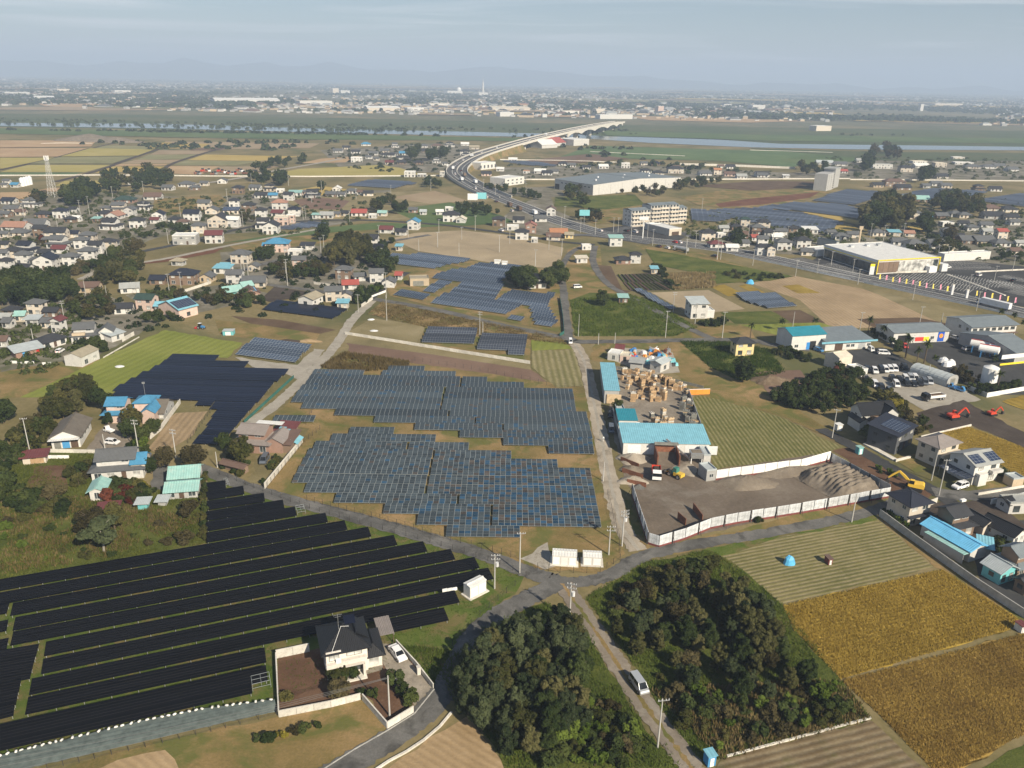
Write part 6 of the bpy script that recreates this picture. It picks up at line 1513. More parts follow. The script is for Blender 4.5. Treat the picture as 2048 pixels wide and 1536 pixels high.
grove('c1','890,200 1000,150 1300,100 1400,80 1390,130 1000,200',13,9,['dark_round','mid_round'],(8,11),'dark tree in the row beside the pale road','tree row beside the pale road')
grove('c1','800,600 900,570 920,650 830,670',6,4,['brown_round','olive_round'],(5,7),'brown tree between the white houses','brown trees between white houses')
grove('c2','200,540 230,460 440,460 500,520 480,580 260,570',14,5,['dark_round','olive_round'],(6,10),'dark tree in the clump behind the red-roofed house','clump behind the red-roofed house')
grove('c2','950,560 1030,500 1120,520 1330,560 1320,590 1000,600',16,5,['dark_round','mid_round'],(5,8),'dark shrub tree below the highway embankment','shrub trees below the highway')
grove('c2','650,330 700,290 820,330 800,350',7,6,['dark_round','mid_round'],(6,9),'dark tree left of the highway bend','trees left of the highway bend')
grove('c2','1170,330 1300,340 1700,430 1680,450 1300,380',20,6,['dark_round','mid_round'],(4,7),'dark tree in the row beside the coach park','tree row beside the coach park')
grove('c2','510,100 540,20 610,10 620,90',6,8,['dark_round','mid_round'],(11,15),'tall dark tree in the hamlet left of the viaduct','tall trees left of the viaduct')
grove('c2','690,110 700,60 750,60 760,100',4,8,['dark_round'],(11,14),'dark tree group beside the hamlet field','tree group beside the hamlet field')
grove('c2','805,90 815,40 850,40 855,90',3,7,['dark_round'],(11,14),'dark tree pair closest to the viaduct','tree pair closest to the viaduct')
grove('c3','600,295 700,270 900,260 1100,230 1380,180 1540,210 1200,270 1000,320 760,310',30,6,['dark_round','mid_round','olive_round','brown_round'],(5,9),'tree in the planting along the huge warehouse','planting along the huge warehouse')
grove('c3','220,350 250,270 360,260 390,330 370,410 260,370',9,6,['olive_round','mid_round'],(8,11),'olive tree left of the huge warehouse','olive trees left of the warehouse')
grove('c3','300,540 340,490 500,480 510,540',9,5,['dark_round','brown_round'],(6,9),'dark autumn tree left of the apartment block','autumn trees left of the apartment block')
grove('c4','830,690 870,560 980,490 1150,520 1180,640 1100,700 950,700',26,6,['dark_round','olive_tall','olive_round'],(12,18),'tall tree in the big clump behind the store','big clump behind the store')
grove('c4','1320,540 1400,450 1560,450 1700,500 1710,580 1500,560',24,6,['dark_round','olive_round','mid_round'],(9,13),'dark tree in the wood beside the far village','wood beside the far village')
grove('c4','1270,720 1290,640 1360,630 1380,700',6,5,['dark_round'],(9,12),'dark tree beside the small golden plot','dark trees beside the small golden plot')
grove('c4','895,150 910,80 1000,70 1100,100 1110,150',16,14,['dark_round','brown_round'],(12,16),'dark tree in the clump on the river plain','clump on the river plain')
grove('c4','340,230 430,200 560,220 560,290 440,280',12,8,['dark_round','olive_round'],(8,13),'dark tree left of the grey slab tower','trees left of the slab tower')
grove('c4','1250,330 1270,270 1350,260 1380,320',7,8,['dark_round'],(11,15),'dark tree above the pale arrays','dark trees above the pale arrays')
grove('c4','840,240 850,180 910,180 915,240',6,9,['dark_round'],(13,17),'dark tree beside the white flats','dark trees beside the white flats')
grove('b7','1150,260 1300,150 1540,200 1600,250 1900,280 2040,270 2040,310 1700,290 1450,270',30,5,['dark_round','mid_round','olive_round'],(4,7),'dark garden tree in the village behind the store','garden trees in the village behind the store')
grove('b7','1440,130 1480,100 1520,110 1510,160',4,5,['brown_round'],(7,9),'brown tree in the village behind the store','brown trees in the village behind the store')
grove('b7','270,150 420,110 470,130 330,180',9,5,['olive_round','mid_round'],(4,6),'olive tree in the village left of the store','olive trees left of the store')
grove('c3','1640,740 1680,660 1720,700 1700,760',5,5,['dark_round'],(7,9),'dark tree among the houses left of the store','dark trees left of the store')
tree('c1',1530,360,9,'dark_round','dark tree beside the house row below the golden plain')
plant_all()
# ---- grass and weeds: uncountable cover
def tufts(fr,s,n,h,mat,name,label,spread=.35,blades=4,z=.0,keep=None):
 poly=[(p.x,p.y) for p in poly_pts(fr,s)]
 x0,x1=min(p[0] for p in poly),max(p[0] for p in poly);y0,y1=min(p[1] for p in poly),max(p[1] for p in poly)
 X,Y=rng.uniform(x0,x1,n*3),rng.uniform(y0,y1,n*3)
 inside=np.zeros(len(X),bool);j=len(poly)-1
 for i in range(len(poly)):
  (xi,yi),(xj,yj)=poly[i],poly[j]
  if yi!=yj:
   c=((yi>Y)!=(yj>Y))&(X<(xj-xi)*(Y-yi)/(yj-yi)+xi);inside^=c
  j=i
 X,Y=X[inside][:n],Y[inside][:n]
 k=np.sin(X*.35+np.sin(Y*.21)*2)+np.sin(Y*.4+np.cos(X*.17)*2.2)
 ok=(k+rng.normal(size=len(X))*.7>-.9)|bool(keep)
 X,Y=np.repeat(X[ok],blades),np.repeat(Y[ok],blades)
 m=len(X)
 a=rng.uniform(0,6.28,m);ln=rng.uniform(.1,1,m)*spread;hh=h*rng.uniform(.45,1.15,m);w=h*rng.uniform(.09,.2,m)
 B=np.stack([X+rng.normal(size=m)*spread*.5,Y+rng.normal(size=m)*spread*.5,np.full(m,z)],1)
 S=np.stack([-np.sin(a),np.cos(a),np.zeros(m)],1)*w[:,None]
 T=B+np.stack([np.cos(a)*ln,np.sin(a)*ln,hh],1)
 V=np.stack([B-S,B+S,T],1).reshape(-1,3)
 o=link(name,raw_mesh(name,V,np.arange(m*3).reshape(-1,3),mat))
 tag(o,label,'grass',None,'stuff')
 return o
tufts('px','0,935 180,905 290,985 410,965 411,1086 200,1130 0,1165',14000,.5,'grass_lime','weeds','rank green weeds on the rough ground above the front array',.5)
tufts('px','0,1000 200,990 411,1040 200,1120 0,1150',2500,.8,'grass_dry','dry_weeds','dry weed patches on the rough ground above the front array',.5)
tufts('px','905,1400 880,1340 960,1262 1090,1205 1160,1240 1290,1460 1385,1536 1020,1536 945,1435',9000,.55,'grass_blade','undergrowth','green undergrowth of the wedge-shaped thicket',.5)
tufts('px','1172,1195 1290,1125 1420,1100 1500,1152 1565,1211 1682,1360 1740,1438 1441,1517 1400,1530 1260,1320',13000,.55,'grass_blade','undergrowth','green undergrowth of the overgrown thicket',.5)
tufts('px','1300,1380 1682,1360 1740,1438 1441,1517',2500,.9,'grass_dry','dry_weeds','dry weeds along the lower edge of the overgrown thicket',.5)
tufts('px','790,1290 905,1302 880,1340 868,1375',900,.5,'grass_blade','grass','bright long grass beside the carport',.4)
tufts('px','-40,1182 412,1088 640,1024 1050,1148 905,1302 545,1400 -40,1540',9000,.28,'grass_blade','grass','bright grass under the black solar rows',.3)
tufts('px','1140,600 1255,588 1300,600 1395,655 1350,673 1150,672',7000,.9,'grass_blade','weeds','deep green weeds beside the lane junction',.6)
tufts('px','1360,683 1460,684 1540,700 1570,745 1480,762 1420,735',4000,.9,'grass_blade','weeds','deep green weeds below the yellow house',.6)
tufts('px','735,628 765,603 1120,676 1135,690 850,655',5000,.8,'grass_dry','dry_grass','reddish dry grass below the main lane',.6)
tufts('px','640,735 690,706 820,724 812,738 700,745',2500,1.3,'grass_dry','reeds','tall dry reeds at the top of the framed array',.5)
tufts('px','1330,548 1430,545 1430,575 1350,580',2500,1.4,'grass_dry','reeds','tall pampas grass beside the vegetable plot',.6)
tufts('px','530,985 618,858 640,742 1060,760 1172,776 1215,990 1250,1108 1080,1138 760,1042',9000,.3,'grass_dry','dry_grass','short dry grass around the framed arrays',.3)
RICE='1565,1211 1884,1140 2039,1240 2020,1259 1682,1358 1587,1259'
AMBER='1684,1362 2055,1266 2055,1464 1920,1536 1868,1540 1740,1412'
tufts('px',RICE,22000,.42,'rice_blade','rice_crop','ripe golden rice in the field below the stubble',.2,4,keep=1)
tufts('px',AMBER,20000,.42,'rice_amber','rice_crop','amber rice with brown patches in the corner field',.2,4,keep=1)
tufts('px','1845,875 1935,853 2060,900 2060,968 1990,922',9000,.38,'rice_blade','rice_crop','ripe golden rice behind the cream house',.3,3,keep=1)
# ------------------------ vehicles
_cm={}
def cached(key,f):
 if key not in _cm:_cm[key]=f()
 return _cm[key]
def extr(profile,y0,y1,inset=0.0,m=0,mb=None):
 """side outline (x, z) drawn out across the width; the upper points drawn in by inset"""
 mb=mb or MB()
 zmax=max(p[1] for p in profile);zmin=min(p[1] for p in profile)
 def ring(s):
  out=[]
  for x,z in profile:
   k=inset*(z-zmin)/max(zmax-zmin,.01)
   out.append((x,(y1-k) if s else(y0+k),z))
  return out
 mb.loft([ring(0),ring(1)],m)
 return mb
SHAPES=dict(sedan=dict(L=4.5,W=1.7,body=[(-2.25,.35),(2.2,.35),(2.25,.6),(2.15,.78),(1.0,.92),(-1.5,.98),(-2.2,.92),(-2.25,.6)],cab=[(-1.75,.95),(1.15,.92),(.45,1.36),(-1.05,1.38)],wb=1.3,r=.31),hatch=dict(L=3.8,W=1.65,body=[(-1.85,.35),(1.85,.35),(1.9,.65),(1.75,.85),(.9,1.0),(-1.8,1.02),(-1.9,.6)],cab=[(-1.8,1.0),(1.15,.98),(.45,1.48),(-1.45,1.5)],wb=1.15,r=.29),van=dict(L=4.4,W=1.7,body=[(-2.15,.35),(2.15,.35),(2.2,.7),(2.05,.95),(1.5,1.08),(-2.1,1.1),(-2.2,.6)],cab=[(-2.1,1.08),(1.7,1.06),(.95,1.78),(-1.95,1.82)],wb=1.35,r=.32),kei=dict(L=3.35,W=1.45,body=[(-1.65,.35),(1.65,.35),(1.68,.75),(1.5,1.0),(-1.6,1.02),(-1.68,.6)],cab=[(-1.62,1.0),(1.45,.98),(1.0,1.76),(-1.5,1.8)],wb=1.05,r=.27),suv=dict(L=4.6,W=1.8,body=[(-2.25,.42),(2.25,.42),(2.3,.8),(2.1,1.02),(1.1,1.12),(-2.2,1.15),(-2.3,.7)],cab=[(-2.15,1.12),(1.2,1.1),(.5,1.68),(-1.8,1.72)],wb=1.35,r=.36))
def wheel_mesh(r,w=.2):
 return MB().tube((0,-w/2,0),(0,w/2,0),r,n=12).mesh('wheel','rubber'),MB().tube((0,-w/2-.012,0),(0,w/2+.012,0),r*.58,n=10).mesh('rim','steel')
def wheels(root,xs_,y,r,w=.2):
 me,rim=cached(('wheel',r,w),lambda:wheel_mesh(r,w))
 for x in xs_:
  for s_ in(-1,1):
   o=link('wheel',me,root,(x,s_*y,r));link('rim',rim,o)
def place(fr,x,y,x2,y2):
 a,b=Q(fr,x,y),Q(fr,x2,y2)
 return(a.x,a.y,0.0),direction(a,b)
ROADZ=.27
def car(fr,x,y,x2,y2,shape,paintn,label,group=None,name='car',z=0.1):
 S=SHAPES[shape]
 loc,rz=place(fr,x,y,x2,y2)
 d=loc[1]
 root=thing(name,label,'van' if shape in('van','kei') and name=='van' else 'car',(loc[0],loc[1],z),rz,group)
 w=S['W']/2
 link('body',cached((shape,paintn,'b'),lambda:extr(S['body'],-w,w,.06).mesh('body',paintn,False)),root)
 link('windows',cached((shape,'g'),lambda:extr(S['cab'],-w+.07,w-.07,.16).mesh('windows','car_glass')),root)
 top=sorted(S['cab'],key=lambda p:-p[1])[:2]
 xa,xb,zt=min(top[0][0],top[1][0]),max(top[0][0],top[1][0]),max(p[1] for p in top)
 def roof():
  mb=MB().box(xa-.06,xb+.05,-w+.17,w-.17,zt-.02,zt+.035)
  for yy in(-1,1):
   for px_ in(0,1):
    c0,c1=(S['cab'][0],(xa,zt)) if px_==0 else(S['cab'][1],(xb,zt))
    mb.tube((c0[0],yy*(w-.065),c0[1]),(c1[0],yy*(w-.2),c1[1]),.05,n=4)
   mb.tube(((xa+xb)/2,yy*(w-.06),S['cab'][0][1]),((xa+xb)/2,yy*(w-.2),zt),.04,n=4)
  return mb.mesh('roof',paintn)
 link('roof',cached((shape,paintn,'r'),roof),root)
 wheels(root,(-S['wb'],S['wb']),w-.06,S['r'])
 xe=max(p[0] for p in S['body'])
 hl=cached(('hl',),lambda:MB().box(-.1,.06,-.17,.17,-.08,.08).mesh('headlight','insulator'))
 tl=cached(('tl',),lambda:MB().box(-.06,.1,-.14,.14,-.12,.12).mesh('tail_light','plastic_red'))
 for s_ in(-1,1):
  link('headlight',hl,root,(xe-.1,s_*(w-.25),.68));link('tail_light',tl,root,(-xe+.05,s_*(w-.22),.78))
 return root
def kei_truck(fr,x,y,x2,y2,paintn,label,group=None,name='pickup_truck',bed='car_white'):
 loc,rz=place(fr,x,y,x2,y2)
 t=thing(name,label,'truck',(loc[0],loc[1],.1),rz,group)
 extr([(.45,.35),(1.68,.35),(1.7,.9),(1.45,1.05),(1.1,1.75),(.5,1.78),(.45,1.0)],-.72,.72,.08).build('cab',paintn,t)
 extr([(.52,1.02),(1.47,1.0),(1.12,1.68),(.52,1.68)],-.735,.735,.08).build('windows','car_glass',t)
 MB().box(-1.65,.42,-.72,.72,.55,.68).box(-1.65,.42,-.72,-.68,.68,.98).box(-1.65,.42,.68,.72,.68,.98).box(-1.65,-1.6,-.68,.68,.68,.98).build('cargo_bed',paintn,t)
 wheels(t,(-1.0,1.05),.62,.27)
 return t
def lorry(fr,x,y,x2,y2,cabm,bedm,label,L_=7.5,kind='dump',load=None,group=None,W=2.3,H=None,z=.15):
 loc,rz=place(fr,x,y,x2,y2)
 t=thing('truck',label,'truck',(loc[0],loc[1],z),rz,group)
 w=W/2;xf=L_/2
 extr([(xf-1.75,.6),(xf-.05,.6),(xf,1.4),(xf-.2,2.5),(xf-1.75,2.6)],-w,w,.06).build('cab',cabm,t)
 extr([(xf-1.2,1.55),(xf+.02,1.5),(xf-.17,2.35),(xf-1.2,2.4)],-w-.012,w+.012,.06).build('windows','car_glass',t)
 MB().box(-xf,xf-1.6,-.45,.45,.6,.95).build('chassis','dark_metal',t)
 xb=xf-1.95
 if kind=='dump':
  b=MB().box(-xf,xb,-w,w,.95,1.1)
  for yy in(-w,w-.08):b.box(-xf,xb,yy,yy+.08,1.1,1.85)
  b.box(-xf,-xf+.08,-w+.08,w-.08,1.1,1.8).box(xb-.1,xb,-w+.08,w-.08,1.1,2.2)
  b.build('dump_bed',bedm,t)
  if load:MB().prism([(-xf+.2,-w+.15),(xb-.2,-w+.15),(xb-.2,w-.15),(-xf+.2,w-.15)],1.1,1.9,top=[(-xf+.9,-w+.6),(xb-.8,-w+.6),(xb-.8,w-.6),(-xf+.9,w-.6)]).build('load',load,t)
 elif kind=='box':
  MB().box(-xf,xb,-w-.05,w+.05,.95,H or 3.3).build('cargo_box',bedm,t)
 elif kind=='tank':
  MB().tube((-xf,0,2.0),(xb,0,2.0),1.05,n=14).build('tank',bedm,t)
 wheels(t,(-xf+.8,-xf+1.9,xf-1.1),w-.15,.46,.3)
 return t
def excavator(fr,x,y,x2,y2,col,label,s_=1.0,pose=((1.0,1.6),(3.4,3.6),(5.3,1.6),(4.9,.3))):
 loc,rz=place(fr,x,y,x2,y2)
 t=thing('excavator',label,'excavator',loc,rz)
 t.scale=(s_,)*3
 for yy in(-1,1):
  extr([(-1.7,.2),(-1.5,0.02),(1.5,.02),(1.7,.2),(1.7,.6),(1.5,.8),(-1.5,.8),(-1.7,.6)],yy*.95-.25,yy*.95+.25).build('track','rubber',t)
 MB().box(-.9,.9,-.7,.7,.4,.95).build('undercarriage','dark_metal',t)
 extr([(-1.95,1.0),(1.0,1.0),(1.0,1.55),(.1,1.8),(-1.7,1.9),(-2.0,1.6)],-1.15,1.15,.1).build('engine_house',col,t)
 extr([(.0,1.1),(1.25,1.1),(1.25,1.8),(.95,2.6),(.05,2.6)],.3,1.15,.06).build('cab',col,t)
 extr([(.1,1.75),(1.27,1.75),(.98,2.5),(.1,2.5)],.28,1.17,.06).build('cab_glass','car_glass',t)
 def arm(a,b,w0,w1,nm,m=col):
  (x0,z0),(x1,z1)=a,b
  d=Vector((x1-x0,0,z1-z0));n_=Vector((-d.z,0,d.x)).normalized()
  p=[(x0-n_.x*w0,z0-n_.z*w0),(x1-n_.x*w1,z1-n_.z*w1),(x1+n_.x*w1,z1+n_.z*w1),((x0+x1)/2+n_.x*w0*1.5,(z0+z1)/2+n_.z*w0*1.5),(x0+n_.x*w0,z0+n_.z*w0)]
  extr(p,-.38,-.02).build(nm,m,t)
 arm(pose[0],pose[1],.22,.18,'boom');arm(pose[1],pose[2],.17,.13,'stick')
 bx,bz=pose[3]
 extr([(bx,bz),(bx+.9,bz),(bx+.85,bz+.5),(bx+.45,bz+1.05),(bx+.1,bz+.9)],-.7,.3).build('bucket','dark_metal',t)
 MB().tube((pose[0][0]+.3,-.2,pose[0][1]+.1),((pose[0][0]+pose[1][0])/2,-.2,(pose[0][1]+pose[1][1])/2-.3),.07).build('hydraulic_ram','steel',t)
 return t
car('a2',1275,570,1330,640,'sedan','car_white','white sedan parked on the concrete drive of the black-roofed house')
car('a3',1255,1030,1300,1095,'van','car_silver','silver minivan standing on the narrow lane between the thickets',z=.15)
kei_truck('a5',885,505,840,490,'car_white','white pickup parked in the farmyard beside the long barn')
car('a5',912,600,960,605,'hatch','car_white','white hatchback half hidden by shrubs in the farmyard')
car('a6',605,985,590,1010,'van','car_grey','blue-grey van parked in front of the brick-red house')
car('b3',537,735,570,715,'hatch','car_white','white car on the asphalt yard above the lime field')
car('b5',1888,848,1892,880,'kei','car_white','white microvan at the junction of main lane and dirt lane',name='van',z=.15)
car('b5',1945,395,1990,392,'van','car_white','white van parked on the grass right of the lane')
car('a8',355,600,358,640,'kei','car_white','white microvan in the lumber yard by the deep teal roof',name='van')
car('a8',158,610,162,650,'van','car_grey','dark van parked in shade outside the lumber yard')
car('a8',152,500,156,540,'hatch','car_black','black car parked in shade under the lane tree')
car('b2',1160,485,1110,500,'suv','car_white','white off-road car in front of the solar carport',z=.1)
lorry('a8',495,950,500,1010,'car_white','machine_red','dump truck with red bed loaded with earth in the sand yard',6.2,load='soil_dark',z=.1)
lorry('b1',1310,725,1220,735,'car_black','white_paint','black dump truck with white bed on the car lot',8.0,load='soil_brown',z=.1)
kei_truck('b1',1480,635,1440,625,'car_blue','blue pickup beside the greenhouse, rear one','blue pickups beside the greenhouse')
kei_truck('b1',1525,655,1565,665,'car_blue','blue pickup beside the greenhouse, front one','blue pickups beside the greenhouse')
excavator('b1',1480,880,1560,870,'machine_red','larger red excavator on the dark building site',1.0)
excavator('b1',1790,850,1860,840,'machine_red','smaller red excavator on the dark building site',.75)
excavator('b2',775,495,660,470,'machine_yellow','yellow excavator reaching over the end of the sand yard fence',1.15)
lot=[(780,495,'black','suv',0),(842,505,'white','suv',0),(893,495,'black','van',0),(928,497,'white','van',0),(965,492,'white','van',0),(1003,490,'white','van',0),(1080,475,'black','suv',0),(985,570,'black','suv',1),(1038,572,'black','hatch',1),(1090,570,'white','van',1),(1130,562,'silver','van',1),(1168,565,'white','van',1),(1015,615,'white','van',2),(1103,608,'black','suv',2),(1160,610,'black','sedan',2),(1203,605,'black','suv',2),(1243,597,'grey','van',2),(1283,592,'silver','van',2),(770,565,'black','hatch',3),(845,615,'white','van',3),(895,640,'black','suv',3),(962,672,'grey','van',3)]
cnt={}
rown=['in the back row of the car lot','in the second row of the car lot','in the third row of the car lot','along the nursery trees']
for x,y,c,sh,r in lot:
 k=(c,sh,r);cnt[k]=cnt.get(k,0)+1
 car('b1',x,y,x+22,y+30,sh,'car_'+c,f'{c} {dict(suv="off-road car", van="minivan", hatch="hatchback", sedan="sedan")[sh]} parked {rown[r]}'+('' if sum(1 for q in lot if(q[2],q[3],q[4])==k)==1 else f', {ORD[cnt[k] - 1]} from left'),'cars in the car lot',z=.1)
car('b1',915,360,960,362,'van','car_white','white van by the asphalt yard entrance',z=.1)
car('b1',812,332,830,345,'kei','car_white','white microvan beside the low workshop',name='van',z=.1)
car('b1',1490,236,1520,245,'hatch','car_white','white car beside the two-storey depot office',z=.1)
car('b1',1590,325,1630,320,'suv','car_silver','silver car behind the white tank trailers',z=.1)
car('b1',1090,305,1100,320,'hatch','car_red','red car between the palms',z=.1);car('b1',390,335,420,345,'hatch','car_blue','blue car in front of the teal-roofed workshop',z=.1)
loc,rz=place('b3',1790,525,1840,530)
T=thing('tractor','blue and red tractor on the bare ground above the lime field','tractor',loc,rz)
extr([(.1,.7),(1.7,.7),(1.7,1.3),(.1,1.45)],-.35,.35).build('hood','car_blue',T);extr([(-.9,1.0),(.2,1.0),(.1,2.3),(-.8,2.3)],-.55,.55,.08).build('cab','car_glass',T)
MB().box(-.9,.2,-.6,.6,2.3,2.4).build('roof','car_white',T);MB().box(-2.3,-1.2,-1.0,1.0,.2,.8).build('tiller','car_red',T)
wheels(T,(-.6,),.75,.7,.35);wheels(T,(1.3,),.6,.42,.25)
loc,rz=place('a8',640,950,560,915)
WL=thing('wheel_loader','green and yellow wheel loader in the sand yard','loader',loc,rz)
extr([(-2.2,.7),(.2,.7),(.2,1.5),(-2.2,1.6)],-.9,.9,.08).build('rear_body','machine_yellow',WL);extr([(-.6,1.5),(.6,1.2),(.5,2.7),(-.5,2.7)],-.7,.7,.06).build('cab','machine_green',WL)
MB().box(.4,2.0,-.35,.35,.7,1.2).build('front_frame','machine_green',WL);MB().tube((1.2,-.4,1.2),(2.9,-.4,.7),.12).tube((1.2,.4,1.2),(2.9,.4,.7),.12).build('lift_arms','machine_yellow',WL)
extr([(2.7,.2),(3.6,.15),(2.9,1.1),(2.6,.9)],-1.2,1.2).build('bucket','dark_metal',WL);wheels(WL,(-1.3,1.4),.85,.65,.45)
lorry('b7',1815,655,1690,625,'car_white','white_sheet','white box trailer truck driving on the highway past the flags',15,'box',H=3.6,z=.15)
lorry('b6',1070,178,990,160,'car_white','galvanised','silver tank truck driving on the highway',11,'tank',z=.15)
hv=[('b6',960,155,'hatch','white'),('b6',890,143,'sedan','black'),('b6',1345,222,'sedan','black'),('c2',1215,424,'hatch','white'),('c2',1300,466,'sedan','black'),('c2',1440,550,'kei','white'),('c2',1345,726,'suv','white'),('c3',515,612,'hatch','white'),('c3',735,612,'sedan','black'),('c3',812,622,'van','white'),('c3',1190,712,'hatch','white'),('c3',1150,710,'hatch','red')]
wh=['white hatchback ahead of the silver tank truck','black sedan ahead of the white hatchback on the highway','black sedan following the silver tank truck','white hatchback below the blue road sign','black sedan on the highway below the bend','white microvan on the highway beside the garage','white off-road car on the village street','white car at the junction forecourt','black car on the forecourt','white van on the forecourt','white car on the slip road','red car on the slip road']
for(fr,x,y,sh,c),lb in zip(hv,wh):car(fr,x,y,x-30,y-8,sh,'car_'+c,lb,'traffic near the junction',z=.22)
for k,(x,y) in enumerate(((1420,505),(1505,540),(1640,575))):lorry('c2',x,y,x-40,y-22,'car_black' if k<2 else 'car_white','wood_dark' if k<2 else 'white_sheet',('dark lorry on the highway, upper of two','dark lorry on the highway, lower of two','white lorry on the highway near the brown gabled house')[k],9,'box',z=.25)
car('b7',1475,365,1500,360,'suv','car_white','white car by the store entrance',z=.22);car('b7',1710,422,1740,415,'kei','car_white','white microvan crossing the car park',name='van',z=.22);car('b7',1965,460,1990,452,'sedan','car_black','black car in the far car park',z=.22)
# ------------------------ walls, fences, poles, yards
SW=strip_wall
SW('garden_wall','pale_concrete','1060,728 690,669',1.2,.2,label='long white block wall below the grey arrays',cat='wall',pieces=3.6)
SW('garden_wall','block_wall','228,590 515,530',1.7,.15,'a2','pale block wall at the back of the bare garden plot','wall',pieces=2.5,cap='pale_concrete')
SW('garden_wall','block_wall','228,592 252,1098 700,1010 955,945',1.25,.15,'a2','pale block wall along the side and front of the bare plot','wall',pieces=2.5,cap='pale_concrete')
SW('garden_wall','block_wall','972,952 1186,1198 1412,1058',1.3,.15,'a2','pale wedge-shaped wall around the pole garden','wall',pieces=2.5,cap='pale_concrete')
SW('garden_wall','block_wall','1262,470 1440,665 1582,852',1.0,.15,'a2','grey wall along the concrete drive','wall',pieces=2.5,cap='pale_concrete')
o0=Q('a2',1456,725);gp=thing('gate_post','white gate post beside the concrete drive','post',(o0.x,o0.y,0),R(22));MB().box(-.3,.3,-.3,.3,0,1.5).build('pillar','block_wall',gp);MB().box(-.35,.35,-.35,.35,1.5,1.6).build('cap','pale_concrete',gp)
o0=Q('a2',1256,812);gp=thing('gate_post','white gate post beside the dark conical shrub','post',(o0.x,o0.y,0),R(22));MB().box(-.25,.25,-.25,.25,0,1.2).build('pillar','block_wall',gp);MB().box(-.3,.3,-.3,.3,1.2,1.28).build('cap','pale_concrete',gp)
SW('kerb','pale_concrete','1740,1060 1640,1180 1500,1300 1350,1400 1200,1480 1080,1560',.3,.35,'a2','concrete channel kerb along the outer edge of the lane','kerb',pieces=2.0)
SW('kerb','concrete','1590,860 1420,1070 1190,1215 900,1380 620,1560',.15,.2,'a2','low kerb along the inner edge of the lane','kerb',pieces=2.0)
SW('garden_wall','pale_concrete','605,1205 910,830',1.7,.2,'a6','grey concrete wall left of the nearer solar block','wall',pieces=2.0)
SW('garden_wall','pale_concrete','370,665 770,672',1.0,.2,'a5','low pale wall in front of the long weathered barn','wall',pieces=2.0)
SW('garden_wall','white_paint','375,715 560,715',.9,.2,'a5','white slotted wall beside the maroon-roofed shed','wall',pieces=1.6)
SW('garden_wall','pale_concrete','1460,270 1300,490 1215,560',1.5,.18,'a5','pale wall between the farmhouse and the stubble plot','wall',pieces=2.2)
SW('garden_wall','pale_concrete','1090,640 1195,580',1.5,.2,'b3','pale wall at the lime field corner','wall',pieces=2.0)
SW('garden_wall','white_paint','95,830 305,835',.9,.2,'b3','white slotted wall in front of the pale-roofed garage','wall',pieces=2.0)
SW('garden_wall','white_paint','378,845 458,842',.9,.2,'b3','short white wall at the farmyard entrance','wall',pieces=2.0)
SW('garden_wall','pale_concrete','920,785 1240,600',.4,.2,'b3','low kerb wall along the upper lime field','wall',pieces=3.0)
SW('garden_wall','pale_concrete','1640,200 1880,120',1.3,.2,'b3','pale wall in front of the dark-roofed farmhouses','wall',pieces=2.5)
SW('garden_wall','pale_concrete','1380,755 1490,680',1.5,.2,'b4','pale wall at the road corner','wall',pieces=2.5)
SW('garden_wall','pale_concrete','915,528 1145,560',1.2,.2,'b4','low pale wall below the layered grey roofs','wall',pieces=2.5)
SW('garden_wall','white_paint','1480,660 1620,605',1.0,.2,'b4','white wall curving round the courtyard garden','wall',pieces=2.5)
SW('lane_wall','concrete','490,715 745,905 1000,1090 1280,1290 1560,1475 1720,1580',1.9,.2,'b2','long grey concrete wall along the stubble and golden fields','wall',pieces=3.0)
SW('garden_wall','pale_concrete','1310,545 1690,480',.8,.2,'b2','low pale wall along the lawn at the right edge','wall',pieces=2.5)
SW('garden_wall','white_paint','1415,620 1700,560',1.5,.2,'b2','white panel wall at the right edge of the side road','wall',pieces=2.5)
SW('garden_wall','pale_concrete','905,630 968,605',1.5,.2,'b2','short pale wall behind the navy-roofed house','wall',pieces=2.0)
SW('retaining_wall','pale_concrete','1010,1225 1130,1195',.8,.3,'b1','pale retaining wall left of the cream house','wall',pieces=2.0)
SW('retaining_wall','pale_concrete','765,1080 1010,1215',.4,1.6,'b1','broad concrete apron edge beside the grey cube house','wall',pieces=2.5)
SW('retaining_wall','pale_concrete','1215,1030 1620,935',.6,.25,'b1','pale edge wall along the top of the golden field','wall',pieces=2.5)
SW('field_kerb','pale_concrete','170,1465 1080,1222',.25,.35,'a4','pale concrete edging across the corner of the bare rows','kerb',pieces=2.0)
SW('boundary_wall','sign_orange','740,335 895,330',1.8,.3,'a8','orange and white boundary wall at the lumber yard corner','wall',pieces=2.2,cap='white_paint')
SW('boundary_fence','galvanised','735,330 880,745',2.0,.12,'a8','grey fence between lumber yard and crop rows','fence',pieces=2.2)
SW('boundary_fence','wood_grey','170,135 330,165 620,235 850,290',1.0,.12,'a8','low dark fence behind the lumber stacks','fence',pieces=2.2)
SW('lattice_fence','white_paint','1745,705 2060,650',1.6,.1,'b1','white lattice fence at the depot corner','fence',pieces=2.0)
SW('lattice_fence','galvanised','1590,640 1745,705',1.6,.1,'b1','grey mesh fence below the depot palms','fence',pieces=2.0)
SW('net_fence','net_green','840,305 440,672',1.0,.1,'a6','green mesh fence along the track beside the navy array','fence',pieces=3.0)
SW('net_fence','net_green','1800,480 1825,640 1835,770 1800,790',1.4,.1,'b5','green net fence beside the lane and the blue arrays','fence',pieces=3.0)
SW('guard_rail','white_sheet','2080,644 1960,616 1830,588 1727,566',1.0,.1,label='white guard rail along the highway above the tan fields',cat='fence',pieces=5)
SW('guard_rail','white_sheet','1700,560 1580,534 1470,511',1.0,.1,label='white guard rail along the highway above the green field',cat='fence',pieces=5)
